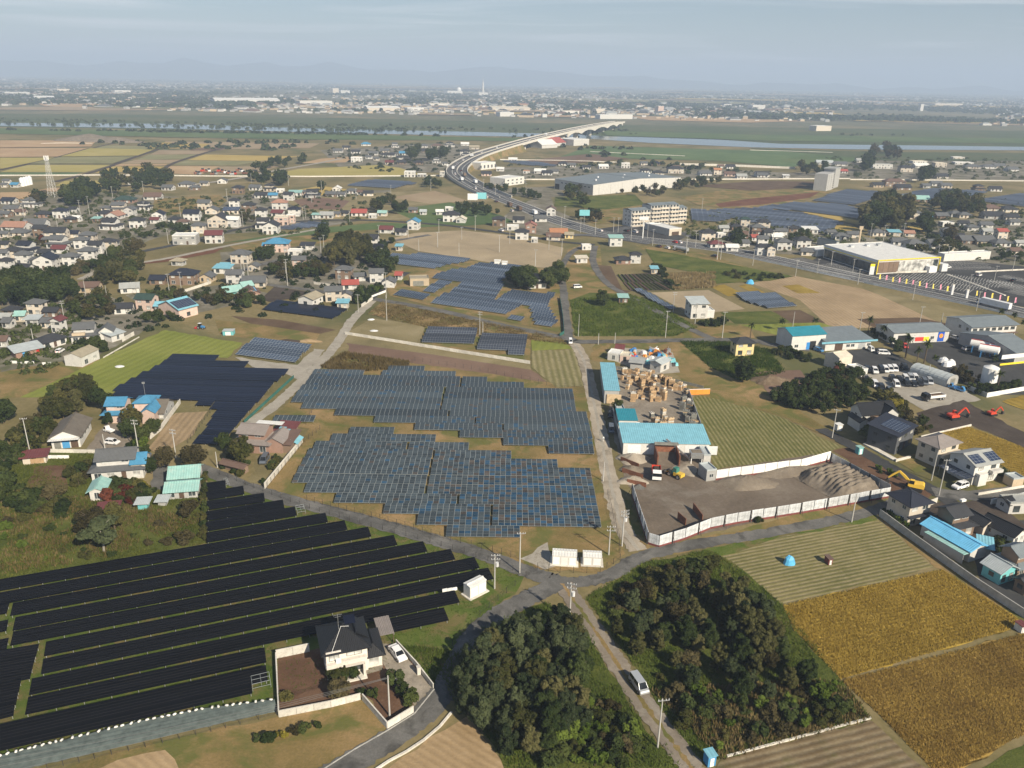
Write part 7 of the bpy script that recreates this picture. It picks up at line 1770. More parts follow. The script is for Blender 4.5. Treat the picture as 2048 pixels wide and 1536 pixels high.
SW('parking_wall','pale_concrete','1745,548 1860,545 1880,538',1.2,.3,label='pale retaining wall in front of the store',cat='wall',pieces=4)
SW('parking_wall','pale_concrete','1605,536 1740,562',.8,.3,label='pale kerb wall between store lot and highway',cat='wall',pieces=4)
SW('parking_wall','pale_concrete','1895,550 2010,592',.5,1.0,label='pale walkway strip across the car park',cat='kerb',pieces=4)
SW('parking_wall','pale_concrete','1950,545 2060,540',.8,.6,label='pale upper edge of the car park',cat='kerb',pieces=4)
SW('road_wall','pale_concrete','-20,352 230,351 420,353 620,354 890,352',1.2,.4,label='long white parapet of the far road on the left',cat='wall',pieces=16)
SW('road_wall','pale_concrete','1000,360 1340,360 1700,358',1.2,.4,label='long white parapet of the far road behind the warehouse',cat='wall',pieces=16)
SW('road_wall','pale_concrete','1700,360 1860,361 2070,363',1.2,.4,label='long white parapet of the far road on the right',cat='wall',pieces=16)
SW('road_wall','pale_concrete','1360,330 1470,333 1590,338',2.4,.5,label='pale wall behind the hamlet beyond the warehouse',cat='wall',pieces=16)
SW('road_wall','pale_concrete','1500,301 1570,303 1665,306',1.2,.5,label='pale wall on the river plain',cat='wall',pieces=16)
SW('road_wall','pale_concrete','1180,304 1260,308 1370,313',1.2,.5,label='white fence line on the green river plain',cat='wall',pieces=16)
SW('road_wall','pale_concrete','1000,320 1130,322 1260,326',1.2,.5,label='white fence line below the green river plain',cat='wall',pieces=16)
def yard_fence(fr,s,label,h=2.9,mat='sheet_weathered',foot='fence_maroon',butt=2):
 pts=[Q(fr,*map(float,t.split(','))) for t in s.split()]
 root=thing('sheet_fence',label,'fence',pts[0])
 n_all=0
 for a,b in zip(pts,pts[1:]):
  L_,an=(b-a).length,direction(a,b)
  n=max(1,round(L_/3.4));w=L_/n
  def pan():
   mb=MB();m=9
   for k in range(m):mb.box(.07+k*(w-.14)/m,.07+(k+1)*(w-.14)/m,-.03-.03*(k%2),.03,.5,h)
   return mb
  pm,fm=pan().mesh('sheet_panel',mat),MB().box(0,w,-.1,.1,0,.5).mesh('foot_board',foot)
  bm=MB().box(-.14,.14,-.22,-.07,0,h+.1).tube((0,-.1,h*.8),(0,-1.1,0),.05,n=4).mesh('buttress','dark_metal')
  for k in range(n):
   p=a+(b-a)*(k/n)-pts[0]
   o=link('sheet_panel',pm,root,p,an);o.rotation_euler=(rng.normal()*.012,0,an)
   link('foot_board',fm,root,p,an)
   if n_all%butt==0:link('buttress',bm,root,p,an)
   n_all+=1
yard_fence('a8','432,1452 515,1478 710,1418 900,1340 1100,1300 1573,1225 1770,1190 2240,1105','white corrugated fence with maroon foot along the front of the sand yard')
yard_fence('a8','315,1085 432,1452','white corrugated fence along the lane side of the sand yard')
yard_fence('a8','1795,830 1573,890 940,975','bright white sheet fence between sand yard and crop rows',butt=99,mat='white_paint')
yard_fence('b1','485,1232 960,1492','blue-grey corrugated fence at the far end of the sand yard',mat='galvanised')
yard_fence('a8','165,470 245,785','grey sheet fence of the lumber yard along the dirt lane',h=2.4,mat='galvanised',foot='wood_grey',butt=99)
for s,lb in(('228,830 365,885','upper'),('240,915 395,965','middle'),('275,1000 420,1030','lower')):
 SW('bin_wall','rust',s,1.3,.15,'a8',f'{lb} rusty steel wall of the sand bins beside the lane','wall',pieces=2.4)
for s,lb in(('655,1265 715,1318','left'),('770,1195 840,1290','right')):
 SW('bin_wall','rust',s,1.9,.15,'a8',f'{lb} short dark divider inside the front sand yard fence','wall',pieces=2.4)
def mesh_fence(fr,s,label,h=1.6,gap=2.4,mat='dark_metal'):
 pts=[Q(fr,*map(float,t.split(','))) for t in s.split()]
 root=thing('wire_fence',label,'fence',pts[0])
 pm=cached(('fpost',h,mat),lambda:MB().box(-.035,.035,-.035,.035,0,h).mesh('post',mat))
 mb=MB()
 for a,b in zip(pts,pts[1:]):
  L_,an=(b-a).length,direction(a,b);n=max(1,round(L_/gap))
  for k in range(n+1):link('post',pm,root,a+(b-a)*(k/n)-pts[0],an)
  for z in(.3,h*.5,h-.05):mb.tube(a-pts[0]+Vector((0,0,z)),b-pts[0]+Vector((0,0,z)),.014,n=3)
 mb.build('wires',mat,root)['kind']='stuff'
mesh_fence('px','614,1002 760,1040 880,1076 985,1104 1040,1120','dark wire fence along the lane below the nearer solar block')
mesh_fence('px','1075,1138 1120,1146 1200,1146 1240,1120 1238,1080 1215,990','dark wire fence round the equipment cabins')
mesh_fence('px','535,975 610,885 640,860','dark wire fence beside the grey concrete wall')
mesh_fence('px','612,850 640,790 690,742 760,716 812,738 830,722 960,742 1060,762 1110,776 1168,774','dark wire fence along the back of the framed arrays',1.6,3)
mesh_fence('px','440,950 600,1012 720,1048 860,1086 1000,1130 1052,1154 1030,1172 960,1232 905,1292','dark wire fence along the black solar rows',1.4,3)
mesh_fence('a1','1750,1200 1520,1262 1240,1330 920,1405 600,1480 300,1545','dark wire fence below the grey liner bank',1.0,2.4)
mesh_fence('a5','1520,590 1720,320','dark wire fence between the stubble plot and the navy array',1.4,2.6)
mesh_fence('px','765,610 870,636 1000,662 1110,682','thin wire fence along the blue array by the main lane',1.3,5)
top=[Q('a1',x,y) for x,y in((-200,1535),(0,1492),(400,1392),(900,1270),(1300,1190),(1740,1132))]
bot=[Q('a1',x,y) for x,y in((-200,1630),(0,1585),(400,1490),(900,1372),(1300,1280),(1750,1180))]
mb=MB();NU=90
def lerp_line(L_,t):
 k=t*(len(L_)-1);i=min(int(k),len(L_)-2);return L_[i]+(L_[i+1]-L_[i])*(k-i)
for i in range(NU+1):
 for j in range(7):
  p=lerp_line(top,i/NU).lerp(lerp_line(bot,i/NU),j/6)
  mb.v.append((p.x,p.y,.9*(1-j/6)**.8+.1+rng.normal()*.05))
for i in range(NU):
 for j in range(6):mb.f.append((i*7+j,i*7+j+1,(i+1)*7+j+1,(i+1)*7+j));mb.m.append(0)
tag(mb.build('ground_liner','liner',smooth=True),'wrinkled grey liner sheet on the bank below the black solar rows','liner')
bag=MB().loft([[(x*k*.75,y*k*.75,z*.8) for x,y in((-.35,-.2),(.0,-.24),(.35,-.2),(.38,0),(.35,.2),(0,.24),(-.35,.2),(-.38,0))] for z,k in((0,.8),(.1,1),(.2,.95),(.28,.6))]).mesh('sandbag','sandbag',True)
for i in range(46):
 t=(i+.5+rng.uniform(-.25,.25))/46;p=lerp_line(top,t)
 tag(link('sandbag',bag,None,(p.x,p.y,.95),rng.uniform(0,3)),'white sandbag weighing down the top edge of the grey liner','sandbag','sandbags along the grey liner')
for k,(fr,x0,y0,x1,y1,lb) in enumerate((('a1',1600,1058,1715,1030,'bare silver mounting frame at the end of the lowest black row'),('n6',668,310,722,300,'bare silver mounting frame beside the lane in the middle of the black array'),('n6',180,118,203,113,'bare silver mounting frame at the top of the black array'))):
 a,b=Q(fr,x0,y0),Q(fr,x1,y1);L_=(b-a).length
 t=thing('mounting_frame',lb,'frame',(a.x,a.y,0),direction(a,b))
 for j in range(4):MB().tube((0,j*.9,.8+j*.12),(L_,j*.9,.8+j*.12),.035,n=4).build('rail','aluminium',t)
 for j in range(3):MB().tube((L_*j/2,0,.8),(L_*j/2,2.7,1.16),.03,n=4).build('rafter','aluminium',t)
 for x in(0,L_):
  for y in(.2,2.5):MB().tube((x,y,0),(x,y,.8+y*.13),.035,n=4).build('leg','aluminium',t)
  # ------------------------ utility poles
def upole_meshes(h):
 return MB().tube((0,0,-.1),(0,0,h),.165,.095,n=8).mesh('shaft','pole_concrete')
def upole(fr,x,y,h,label,group,arms=2,rz=None,tf=False,lean=0.0):
 p=Q(fr,x,y)
 t=thing('utility_pole',label,'pole',(p.x,p.y,0),rng.uniform(-.3,.3) if rz is None else rz,group)
 t.rotation_euler[1]=lean
 link('shaft',cached(('sh',h),lambda:upole_meshes(h)),t)
 am=cached(('arm',),lambda:MB().box(-.9,.9,-.05,.05,-.05,.05).mesh('crossarm','steel'))
 im=cached(('ins',),lambda:MB().tube((0,0,.05),(0,0,.3),.07,.05,n=6).mesh('insulator','insulator'))
 for k in range(arms):
  z=h-.25-k*.9
  a=link('crossarm',am,t,(0.15,-.13,z))
  for xx in(-.8,-.3,.35,.8):link('insulator',im,a,(xx,0,0))
 if tf:
  MB().tube((0,0,0),(0,0,.9),.32,n=10).build('transformer','insulator',t,(.45,0,h-2.8))
 return p
GRP='concrete utility poles'
near_poles=[('a3',503,305,9.7,'white utility pole at the lane junction beside the array fence',1,0),('a3',345,402,8.0,'utility pole beside the white cabin at the black rows',2,1),('a3',818,622,9.0,'utility pole at the tip of the wedge-shaped thicket',2,1),('a3',1375,1408,9.4,'utility pole beside the narrow lane below the silver minivan',1,0),('a3',1150,135,8.6,'right-hand of two utility poles at the corner of the sand yard',2,0),('a3',1066,190,7.2,'left-hand of two utility poles at the corner of the sand yard',2,0),('a2',1205,1088,8.0,'utility pole inside the wedge-shaped garden',0,0),('a5',240,652,9.5,'utility pole left of the long weathered barn',1,0),('a5',1125,682,10,'utility pole beside the farmyard drive',2,0),('a5',1425,718,8.5,'utility pole beside the tall brown tree',2,0),('a5',850,642,4.5,'short pole beside the farmyard hatchback',0,0),('a6',222,1032,4.5,'short white pole at the lane beside the bicycle shed',0,0),('a8',238,1470,9.0,'utility pole at the front corner of the sand yard fence',2,1),('a8',98,985,5.5,'thin pole on the verge of the dirt lane',0,0),('b2',925,418,8.0,'pole in front of the cream house with mauve roof',0,0),('b2',985,545,10,'utility pole beside the solar carport',1,1),('b2',262,765,7.5,'pole on the verge below the sand yard fence',0,0),('b1',500,1032,9.0,'utility pole at the corner of the crop rows',1,0),('b3',765,228,7,'pole beside the brown-roofed low house',0,0),('b3',965,318,9,'pole in the overgrown plot',0,0),('b3',1515,248,11,'left pole before the dark-roofed farmhouses',1,0),('b3',1622,228,11,'right pole before the dark-roofed farmhouses',1,0),('b3',580,478,9.5,'utility pole beside the maroon-roofed white house',2,0),('b3',303,658,6,'pole behind the pale-roofed garage',0,0),('b3',1222,238,6,'pole beside the pale grey barn roof',0,0),('b4',660,545,13,'tall pole on the lane below the pink house',1,0),('b4',1165,565,9,'pole before the layered grey roofs',1,0),('b4',1350,805,8,'pole beside the cyan shed at the road corner',1,0),('b4',1627,885,11,'lone pole on the corner of the mown field',0,0),('b4',1622,665,12,'pole at the main lane crossroads',1,0),('b4',215,448,9,'left pole of three beside the white two-storey house',1,0),('b4',240,415,9,'middle pole of three beside the white two-storey house',1,0),('b4',275,448,9,'right pole of three beside the white two-storey house',1,0),('b4',985,238,9.5,'left pole above the hamlet street',1,0),('b4',1016,208,9.5,'right pole above the hamlet street',1,0),('b4',842,248,6,'pole before the white flat roof',0,0),('b4',635,292,8,'pole before the bright blue roof',1,0),('b5',1145,788,10,'tall pole between the two grey arrays',2,0),('b5',1170,788,6,'short pole between the two grey arrays',0,0),('b5',1952,788,9,'braced pole at the lane junction',0,0),('b5',646,92,7,'leftmost net pole on the wide mown field',0,0),('b5',975,122,7,'second net pole on the wide mown field',0,0),('b5',1305,102,9,'third net pole on the wide mown field',0,0),('b5',1598,232,9,'fourth net pole on the wide mown field',0,0),('b5',802,64,7,'small net pole at the top of the wide mown field',0,0),('b5',1815,130,8,'rightmost net pole on the wide mown field',0,0),('b6',945,882,11,'tall pole on the main lane beside the weed field',1,0),('b6',1410,888,11,'tall pole on the main lane beside the dry field',1,0),('b6',1008,672,9,'pole at the corner of the narrow blue array',2,0),('b6',1187,768,9,'pole in front of the white box house',1,0),('b6',530,932,4.5,'small pole with a sign box beside the main lane',0,0),('b6',395,938,4.5,'small post beside the main lane at the scrap yard',0,0),('b6',1985,812,7.5,'pole behind the deep teal roof',0,0),('b6',1115,200,9,'pole on the highway verge beside the tank truck',1,0),('b6',1660,292,9,'pole on the highway verge above the green field',1,0),('b6',1370,242,9,'pole with blue sign on the highway verge',1,0),('b6',2010,382,9,'pole on the highway verge above the gold patches',1,0),('b1',722,168,8,'pole behind the low slate-roofed workshop',1,0),('b1',1200,138,9,'pole behind the long slate-roofed workshop',1,0),('b1',1370,153,7,'short pole behind the long slate-roofed workshop',0,0),('b1',1268,560,5.5,'lamp pole beside the greenhouse',0,0),('b1',180,152,7,'pole behind the tall teal-roofed workshop',0,0),('b7',340,418,8,'pole on the highway verge before the store lot',1,0),('b7',1215,598,9,'pole on the highway verge before the flags',1,0),('b7',1690,678,9,'pole on the highway verge before the trailer truck',1,0),('b7',805,482,8,'pole on the highway verge before the store',1,0),('b8',575,1320,9,'pole at the lower edge of the dense village',1,0),('b8',1110,1170,9,'pole beside the village street',1,0),('b8',920,665,13,'tall lamp pole below the dark grove',1,0),('b8',825,660,10,'pole below the dark grove',1,0),('b8',250,690,12,'pole in the village below the mast',1,0),('b8',590,800,9,'pole in the middle of the village',1,0),('b8',285,870,9,'pole beside the salmon roof',1,0),('b8',1155,490,9,'pole in front of the wood',1,0),('b8',1470,430,9,'pole in front of the far wood',1,0),('b8',1725,960,9,'pole beside the flat grey house',1,0),('b8',1850,680,9,'pole beside the navy-roofed white house',1,0),('b8',1485,660,9,'pole between the charcoal roofs',1,0)]
cp_={}
for fr,x,y,h,lb,ar,tf in near_poles:cp_[lb]=upole(fr,x,y,h,lb,GRP,ar,tf=bool(tf))
far_poles=[('c1',1215,1158,9),('c1',830,680,10),('c1',1365,620,9),('c1',1385,610,9),('c1',1780,660,9),('c1',690,460,10),('c1',1440,470,9),('c1',1530,380,10),('c1',905,310,10),('c1',1235,320,10),('c2',55,440,9),('c2',365,410,9),('c2',258,800,9),('c2',520,780,9),('c2',792,740,9),('c2',1115,720,10),('c2',1383,720,10),('c2',1422,835,8),('c2',1330,910,10),('c2',780,865,9),('c2',995,800,8),('c2',1650,1050,10),('c2',1885,930,9),('c2',1770,890,9),('c2',1295,410,10),('c2',1190,360,10),('c2',1565,390,9),('c2',720,365,10),('c3',775,690,12),('c3',625,620,10),('c3',665,620,10),('c3',470,640,10),('c3',345,620,10),('c3',915,670,11),('c3',960,730,10),('c3',1245,790,10),('c3',1325,750,9),('c3',1775,680,10),('c3',1510,850,11),('c3',1540,850,11),('c3',210,500,9),('c3',180,600,9),('c3',1380,440,10),('b7',500,400,8),('b7',605,340,8),('b7',765,400,8),('b7',1470,310,9),('b7',1400,290,8),('b7',1960,385,9),('b7',1820,470,9),('b7',1630,540,9),('b7',895,140,10),('b7',990,180,12),('b7',1135,160,12),('b7',810,175,9),('b7',275,150,9),('b7',170,170,8)]
for fr,x,y,h in far_poles:upole(fr,x,y,h,'slender grey pole among the distant houses and roads','slender distant poles',1)
A0=cp_['utility pole inside the wedge-shaped garden']
for k in range(3):
 a=Vector((A0.x-.3+.3*k,A0.y,7.6));b=G(-60,1530+14*k,7.4);b=a+(b-a)*1.0
 mb=MB();prev=a
 for i in range(1,13):
  t=i/12;q=a.lerp(b,t);q.z-=2.0*t*(1-t)*1.6
  mb.tube(prev,q,.022,n=4,cap=False);prev=q
 tag(mb.build('power_cable','cable'),f'{("upper", "middle", "lower")[k]} power cable crossing the dry lawn towards the garden pole','cable','power cables over the dry lawn')
 # ------------------------ lumber, sand, scrap
st_=[(255,175),(345,235),(480,235),(515,250),(425,235),(400,310),(375,330),(470,360),(575,265),(610,275),(290,225),(265,195),(300,185),(330,215),(350,195),(240,225),(375,215),(395,240),(410,215),(440,200),(465,190),(500,215),(530,225),(560,230),(590,245),(415,265),(440,275),(390,285),(470,290),(490,310),(365,270),(300,260),(280,295),(325,335),(345,365),(395,370),(455,385),(545,340),(555,375),(510,385),(320,385),(425,310),(460,330),(600,300),(640,300),(670,300),(700,285)]
def stack(fr,x,y,lb,grp,mat,big=1.0):
 p=Q(fr,x,y)
 w,d,n=rng.uniform(.9,2.0)*big,rng.uniform(.8,1.5)*big,int(rng.integers(3,8))
 t=thing('lumber_stack',lb,'lumber',(p.x,p.y,0),rng.uniform(-.8,.8),grp)
 z=.1
 for k in range(n):
  hh=rng.uniform(.22,.5)
  MB().box(-w/2+rng.normal()*.05,w/2+rng.normal()*.05,-d/2,d/2+rng.normal()*.05,z,z+hh).build('board_pack',mat if rng.random()<.6 else('wood_pale','wood','pale_concrete')[int(rng.integers(3))],t)
  for xx in(-.3,.3):MB().box(xx*w-.05,xx*w+.05,-d/2,d/2,z+hh,z+hh+.08).build('spacer','wood_dark',t)
  z+=hh+.08
for x,y in st_:stack('a8',x,y,'stack of pale timber packs in the back half of the lumber yard','timber stacks at the back of the lumber yard','wood')
for x,y in((560,540),(545,510),(470,560),(500,580),(530,590),(560,585),(590,600),(490,610),(520,615),(575,615),(450,600),(600,570)):stack('a8',x,y,'heap of orange-brown boards near the long turquoise roof','board heaps in the lumber yard','wood_pale' if x%3 else 'wood')
for x,y in((715,350),(700,385),(735,420),(690,450),(745,445),(720,490),(745,520),(770,540),(730,545),(780,575),(800,600),(760,600),(740,600),(460,515)):stack('a8',x,y,'stack of dark grey timber along the crop-side fence','dark timber along the fence','wood_grey')
def mound(fr,x,y,rx,ry,h,mat,label,rot=0,rough=.12,ridge=0.0):
 p=Q(fr,x,y);n,m=26,10
 ph=rng.uniform(0,6.28,4)
 mb=MB()
 mb.v.append((0,0,h))
 for j in range(1,m+1):
  t=j/m
  for i in range(n):
   a=2*math.pi*i/n
   k=1+rough*(math.sin(3*a+ph[0])+.6*math.sin(5*a+ph[1])+.4*math.sin(9*a+ph[2]+4*t))
   z=h*(1-t)**.85*(1+rng.normal()*.05)+ridge*math.sin(a*14+t*9)*(1-abs(2*t-1))
   mb.v.append((math.cos(a)*rx*t*k,math.sin(a)*ry*t*k,max(z,.0) if j<m else-.02))
 for i in range(n):
  mb.f.append((0,1+i,1+(i+1)%n));mb.m.append(0)
  for j in range(m-1):
   b=1+j*n;mb.f.append((b+i,b+n+i,b+n+(i+1)%n,b+(i+1)%n));mb.m.append(0)
 o=mb.build('sand_pile',mat,None,(p.x,p.y,.06),rot,smooth=True)
 return tag(o,label,'pile')
mound('a8',1170,1005,8,3.4,2.6,'sand_pile','long sand pile against the bright white fence')
mound('a8',1480,920,9,2.6,1.8,'sand_pile','low sand ridge at the far end of the bright white fence',R(18))
mound('a8',320,820,4.5,3.2,1.8,'sand_pale','pale sand heap in the upper bin by the lane')
mound('a8',310,900,3.2,2.2,1.3,'sand_pile','brown sand heap in the middle bin by the lane')
mound('a8',320,985,4.0,2.4,1.5,'sand_pale','pale sand heap in the lower bin by the lane')
mound('a8',365,1030,1.5,1.3,.9,'old_asphalt','small blue-grey gravel heap below the sand bins')
mound('a8',715,890,3.2,4.0,.8,'sand_pale','low pale heap beside the silver container')
a,b=Q('b1',505,1262),Q('b1',935,1478)
L_=(b-a).length;mb=MB();NU,NV=90,40
for i in range(NU+1):
 for j in range(NV+1):
  u,v=L_*(-.12+1.08*i/NU),-1.0-13.5*j/NV
  wd=9.5+1.6*math.sin(u*.21)+.8*math.sin(u*.6)
  t=min(1,max(0,(wd+3.4+v)/3.4));e=min(1,max(0,(u+.1*L_)/4))*min(1,max(0,(L_*.96-u)/3))
  z=(2.5+.17*math.sin(u*2*math.pi/1.3+1.2*math.sin(v*.7))+.12*math.sin(v*1.9+2*u)+.15*math.sin(v*.6-u*.7))*t*e+rng.normal()*.05
  mb.v.append((u,v,max(z,-.02)))
for i in range(NU):
 for j in range(NV):
  q=i*(NV+1)+j;mb.f.append((q,q+1,q+NV+2,q+NV+1));mb.m.append(0)
tag(mb.build('sand_pile','sand_pile',None,(a.x,a.y,.1),direction(a,b),smooth=True),'large furrowed sand heap against the blue-grey fence','pile')
mound('a8',1350,235,7,4,2.2,'spoil_heap','brown heap of brushwood beside the lone dark tree');mound('b4',660,1095,5,3,1.2,'soil_dark','dark soil heap above the blue-framed array')
mound('b4',870,1085,5,2,.8,'straw','straw heap above the blue-framed array');mound('c7',530,385,48,28,10,'sand_pile','huge tan spoil heap beside the river levee');mound('c7',680,392,45,16,7,'sand_pile','lower tan spoil heap beside the river levee')
SW('road_wall','pale_concrete','82,288 130,287 185,288',1.2,.5,label='white site fence in front of the huge spoil heap',cat='fence',pieces=16)
p=Q('a8',585,880)
BP=thing('hopper','rusty aggregate hopper with side walls and gantry beside the long shed','hopper',(p.x,p.y,0),R(-2))
MB().box(-3.0,-2.7,0,6.5,0,3.4).build('side_wall','rust',BP);MB().box(2.7,3.0,0,6.5,0,3.4).build('side_wall','rust',BP)
MB().box(-2.7,2.7,6.2,6.5,0,4.0).build('back_wall','rust',BP);MB().box(-3.2,3.2,5.2,6.2,4.0,4.5).build('gantry','wood_grey',BP)
MB().quad([(-2.7,.2,.1),(2.7,.2,.1),(2.7,6.2,1.6),(-2.7,6.2,1.6)]).build('earth_ramp','sand_yard',BP)
p=Q('a8',788,845)
H_=thing('hopper','white-framed hopper on legs beside the silver container','hopper',(p.x,p.y,0),0)
MB().prism([(-1.5,-1.2),(1.5,-1.2),(1.5,1.2),(-1.5,1.2)],1.8,3.4,top=[(-1.7,-1.4),(1.7,-1.4),(1.7,1.4),(-1.7,1.4)]).build('bin','steel',H_)
for x in(-1.4,1.4):
 for y in(-1.1,1.1):MB().box(x-.09,x+.09,y-.09,y+.09,0,1.8).build('leg','white_paint',H_)
MB().box(-1.4,1.4,-1.05,1.05,3.3,3.42).build('sand_fill','sand_pile',H_)
a,b=Q('a8',745,815,1.0),Q('a8',600,735,4.6)
b=Vector((b.x,a.y+4.5,4.6));CV=thing('conveyor','inclined grey conveyor above the long shed front','conveyor',(a.x,a.y,0))
MB().tube((0,0,1.0),b-Vector((a.x,a.y,0)),.3,n=4).build('belt_frame','steel',CV);MB().tube(((b.x-a.x)*.6,(b.y-a.y)*.6,3.1),((b.x-a.x)*.6,(b.y-a.y)*.6,0),.08,n=5).build('leg','steel',CV)
for k in range(46):
 p=Q('a8',rng.uniform(300,600),rng.uniform(5,75)) if k<34 else Q('a8',rng.uniform(420,660),rng.uniform(80,130))
 m=['plastic_blue','plastic_red','plastic_cyan','plastic_orange','white_sheet','steel','rust','dark_metal'][int(rng.integers(8))]
 s_=rng.uniform(.5,1.3)
 mb=MB()
 mb.prism([(-s_,-s_*.6),(s_,-s_*.7),(s_*.9,s_*.6),(-s_*.8,s_*.7)],0,s_*1.1,top=[(-s_*.6,-s_*.5),(s_*.8,-s_*.4),(s_*.6,s_*.6),(-s_*.7,s_*.4)])
 mb.tube((-s_*.5,0,s_),(s_*.7,.2,s_*1.6),.09,n=5)
 tag(mb.build('scrap_piece',m,None,(p.x,p.y,.05),rng.uniform(0,6)),f'piece of {dict(plastic_blue="blue", plastic_red="red", plastic_cyan="cyan", plastic_orange="orange", white_sheet="white", steel="grey", rust="rusty", dark_metal="black")[m]} scrap in the junk yard behind the lumber yard','scrap','scrap pieces in the junk yard')
def tarp(fr,x,y,w,h,mat,label):
 p=Q(fr,x,y)
 r0=[(math.cos(a)*w*rng.uniform(.85,1.15),math.sin(a)*w*.8*rng.uniform(.85,1.15),0) for a in np.linspace(0,6.28,11)[:-1]]
 r1=[(x_*.72,y_*.72,h*rng.uniform(.55,.8)) for x_,y_,_ in r0];r2=[(x_*.25,y_*.25,h*rng.uniform(.92,1.1)) for x_,y_,_ in r0]
 return tag(MB().loft([r0,r1,r2]).build('tarp_heap',mat,None,(p.x,p.y,.05)),label,'tarp')
tarp('a4',560,245,1.3,1.9,'tarp_blue','heap under a blue tarpaulin on the stubble field');tarp('b6',1640,440,2.0,2.0,'tarp_blue','small blue tarpaulin heap beside the gold patches');tarp('b6',855,350,1.6,1.6,'tarp_white','pale covered heap beside the vegetable plot')
tarp('b4',1505,985,1.8,.3,'tarp_white','white sheet lying on the mown field above the wall');tarp('b4',1475,875,1.7,.3,'tarp_white','grey sheet heap at the corner of the mown field');tarp('b3',1065,860,1.7,.3,'tarp_white','pale heap on the lime field')
def box_hut(fr,x,y,w,d,h,mat,roofm,label,rz=0.3,name='hut',cat='hut'):
 p=Q(fr,x,y);t=thing(name,label,cat,(p.x,p.y,0),rz)
 MB().box(-w/2,w/2,0,d,.1,h).build('wall',mat,t);MB().box(-w/2-.15,w/2+.15,-.2,d+.15,h,h+.1).build('roof',roofm,t);door(t,0,-.004,.1,w*.5,h*.75,'f','white_paint')
 return t
box_hut('a4',822,255,.9,1.6,1.5,'wall_maroon','roof_brown','small red hut with rusty roof on the stubble field',.2)
box_hut('a4',72,1530,1.3,1.4,2.1,'wall_blue','roof_cyan','blue hut with cyan roof beside the lane at the bottom edge');box_hut('b2',335,205,1.4,1.4,2.1,'wall_teal','roof_teal','turquoise booth beside the lane above the excavator');box_hut('b1',560,978,1.8,1.6,2.0,'wall_white','roof_white','white storage box beside the white gabled house')
box_hut('a4',2045,685,1.4,1.6,1.6,'wall_white','roof_maroon','small white hut with maroon roof at the corner of the golden field');box_hut('b4',80,1030,4,3,1.8,'wall_teal','roof_silver','patched turquoise shack above the blue-framed array',.1,'shed','shed')
for k,(x,y) in enumerate(((30,412),(62,408),(92,404))):
 p=Q('a3',x,y,1.2);tag(MB().box(-.5,.5,-.12,.12,-.3,.3).build('junction_box','white_paint',None,(p.x,p.y,1.2),R(20)),f'white inverter box on the black rows, {ORD[k]} of three from left','box','white inverter boxes')
def htank(fr,x,y,L_,r,z,label,rz):
 p=Q(fr,x,y);t=thing('tank',label,'tank',(p.x,p.y,0),rz)
 MB().loft([[(xx,math.cos(a)*rr,z+math.sin(a)*rr) for a in np.linspace(0,2*math.pi,17)[:-1]] for xx,rr in((-L_/2-.4,.2),(-L_/2-.2,r*.7),(-L_/2,r),(L_/2,r),(L_/2+.2,r*.7),(L_/2+.4,.2))]).build('shell','white_paint',t,smooth=False)
 for xx in(-L_*.35,L_*.35):MB().box(xx-.2,xx+.2,-r,r,0,z-r*.5).build('cradle','car_blue',t)
 MB().box(-L_/2,L_/2,-.3,.3,z+r,z+r+.15).build('walkway','car_red',t)
for k,(x,y) in enumerate(((1680,345),(1750,385),(1770,340),(1830,380))):htank('b1',x,y,6.5,1.5,3.4,f'white horizontal tank at the depot, {("rear left", "front left", "rear right", "front right")[k]} of four',R(-35))
p=Q('b1',1755,600);t=thing('tank','white upright cylindrical silo tank beside the depot palms','tank',(p.x,p.y,0));MB().tube((0,0,0),(0,0,6.2),2.5,n=20).build('shell','white_paint',t);MB().tube((0,0,6.2),(0,0,7.0),2.5,.6,n=20).build('dome','white_paint',t)
for k,(x,y) in enumerate(((1420,450),(1455,440),(1400,420))):tarp('b1',x,y,2.0,1.8,'tarp_white',f'white covered boat-like heap beside the greenhouse, {ORD[k]} from front')
fl=[(962,455,'y'),(1010,460,'p'),(1058,475,'y'),(1108,480,'p'),(1158,490,'y'),(1208,497,'p'),(1258,507,'y'),(1308,520,'p'),(1360,527,'y'),(1415,532,'p'),(1465,545,'y'),(1685,580,'y'),(1742,592,'p'),(1798,598,'y'),(1858,612,'p'),(1915,622,'y'),(1972,632,'p')]
for k,(x,y,c) in enumerate(fl):
 p=Q('b7',x,y);cn='yellow' if c=='y' else 'pink'
 t=thing('flag_banner',f'{cn} banner flag along the highway, {ORD[k]} from the store end','flag',(p.x,p.y,.15),rng.uniform(-.4,.2),'banner flags along the car park')
 MB().tube((0,0,0),(0,0,3.2),.04,n=5).build('pole','white_paint',t);mb=MB()
 for j in range(6):mb.quad([(.04+.06*math.sin(j),.03*j,.8+j*.4),(.75+.08*math.sin(j+1),.05*j,.8+j*.4),(.75+.08*math.sin(j+2),.05*(j+1),1.2+j*.4),(.04+.06*math.sin(j+1),.03*(j+1),1.2+j*.4)])
 mb.build('cloth','flag_'+cn,t)
def bays(fr,a,b,n,dep,label_z=.30):
 A,B_=Q(fr,*a),Q(fr,*b);an=direction(A,B_);L_=(B_-A).length
 mb=MB()
 for k in range(n+1):
  x=L_*k/n;mb.box(x-.09,x+.09,0,dep,0,.004)
 mb.box(0,L_,dep/2-.08,dep/2+.08,.001,.006)
 struct(mb.build('parking_marking','marking_white',None,(A.x,A.y,label_z),an))
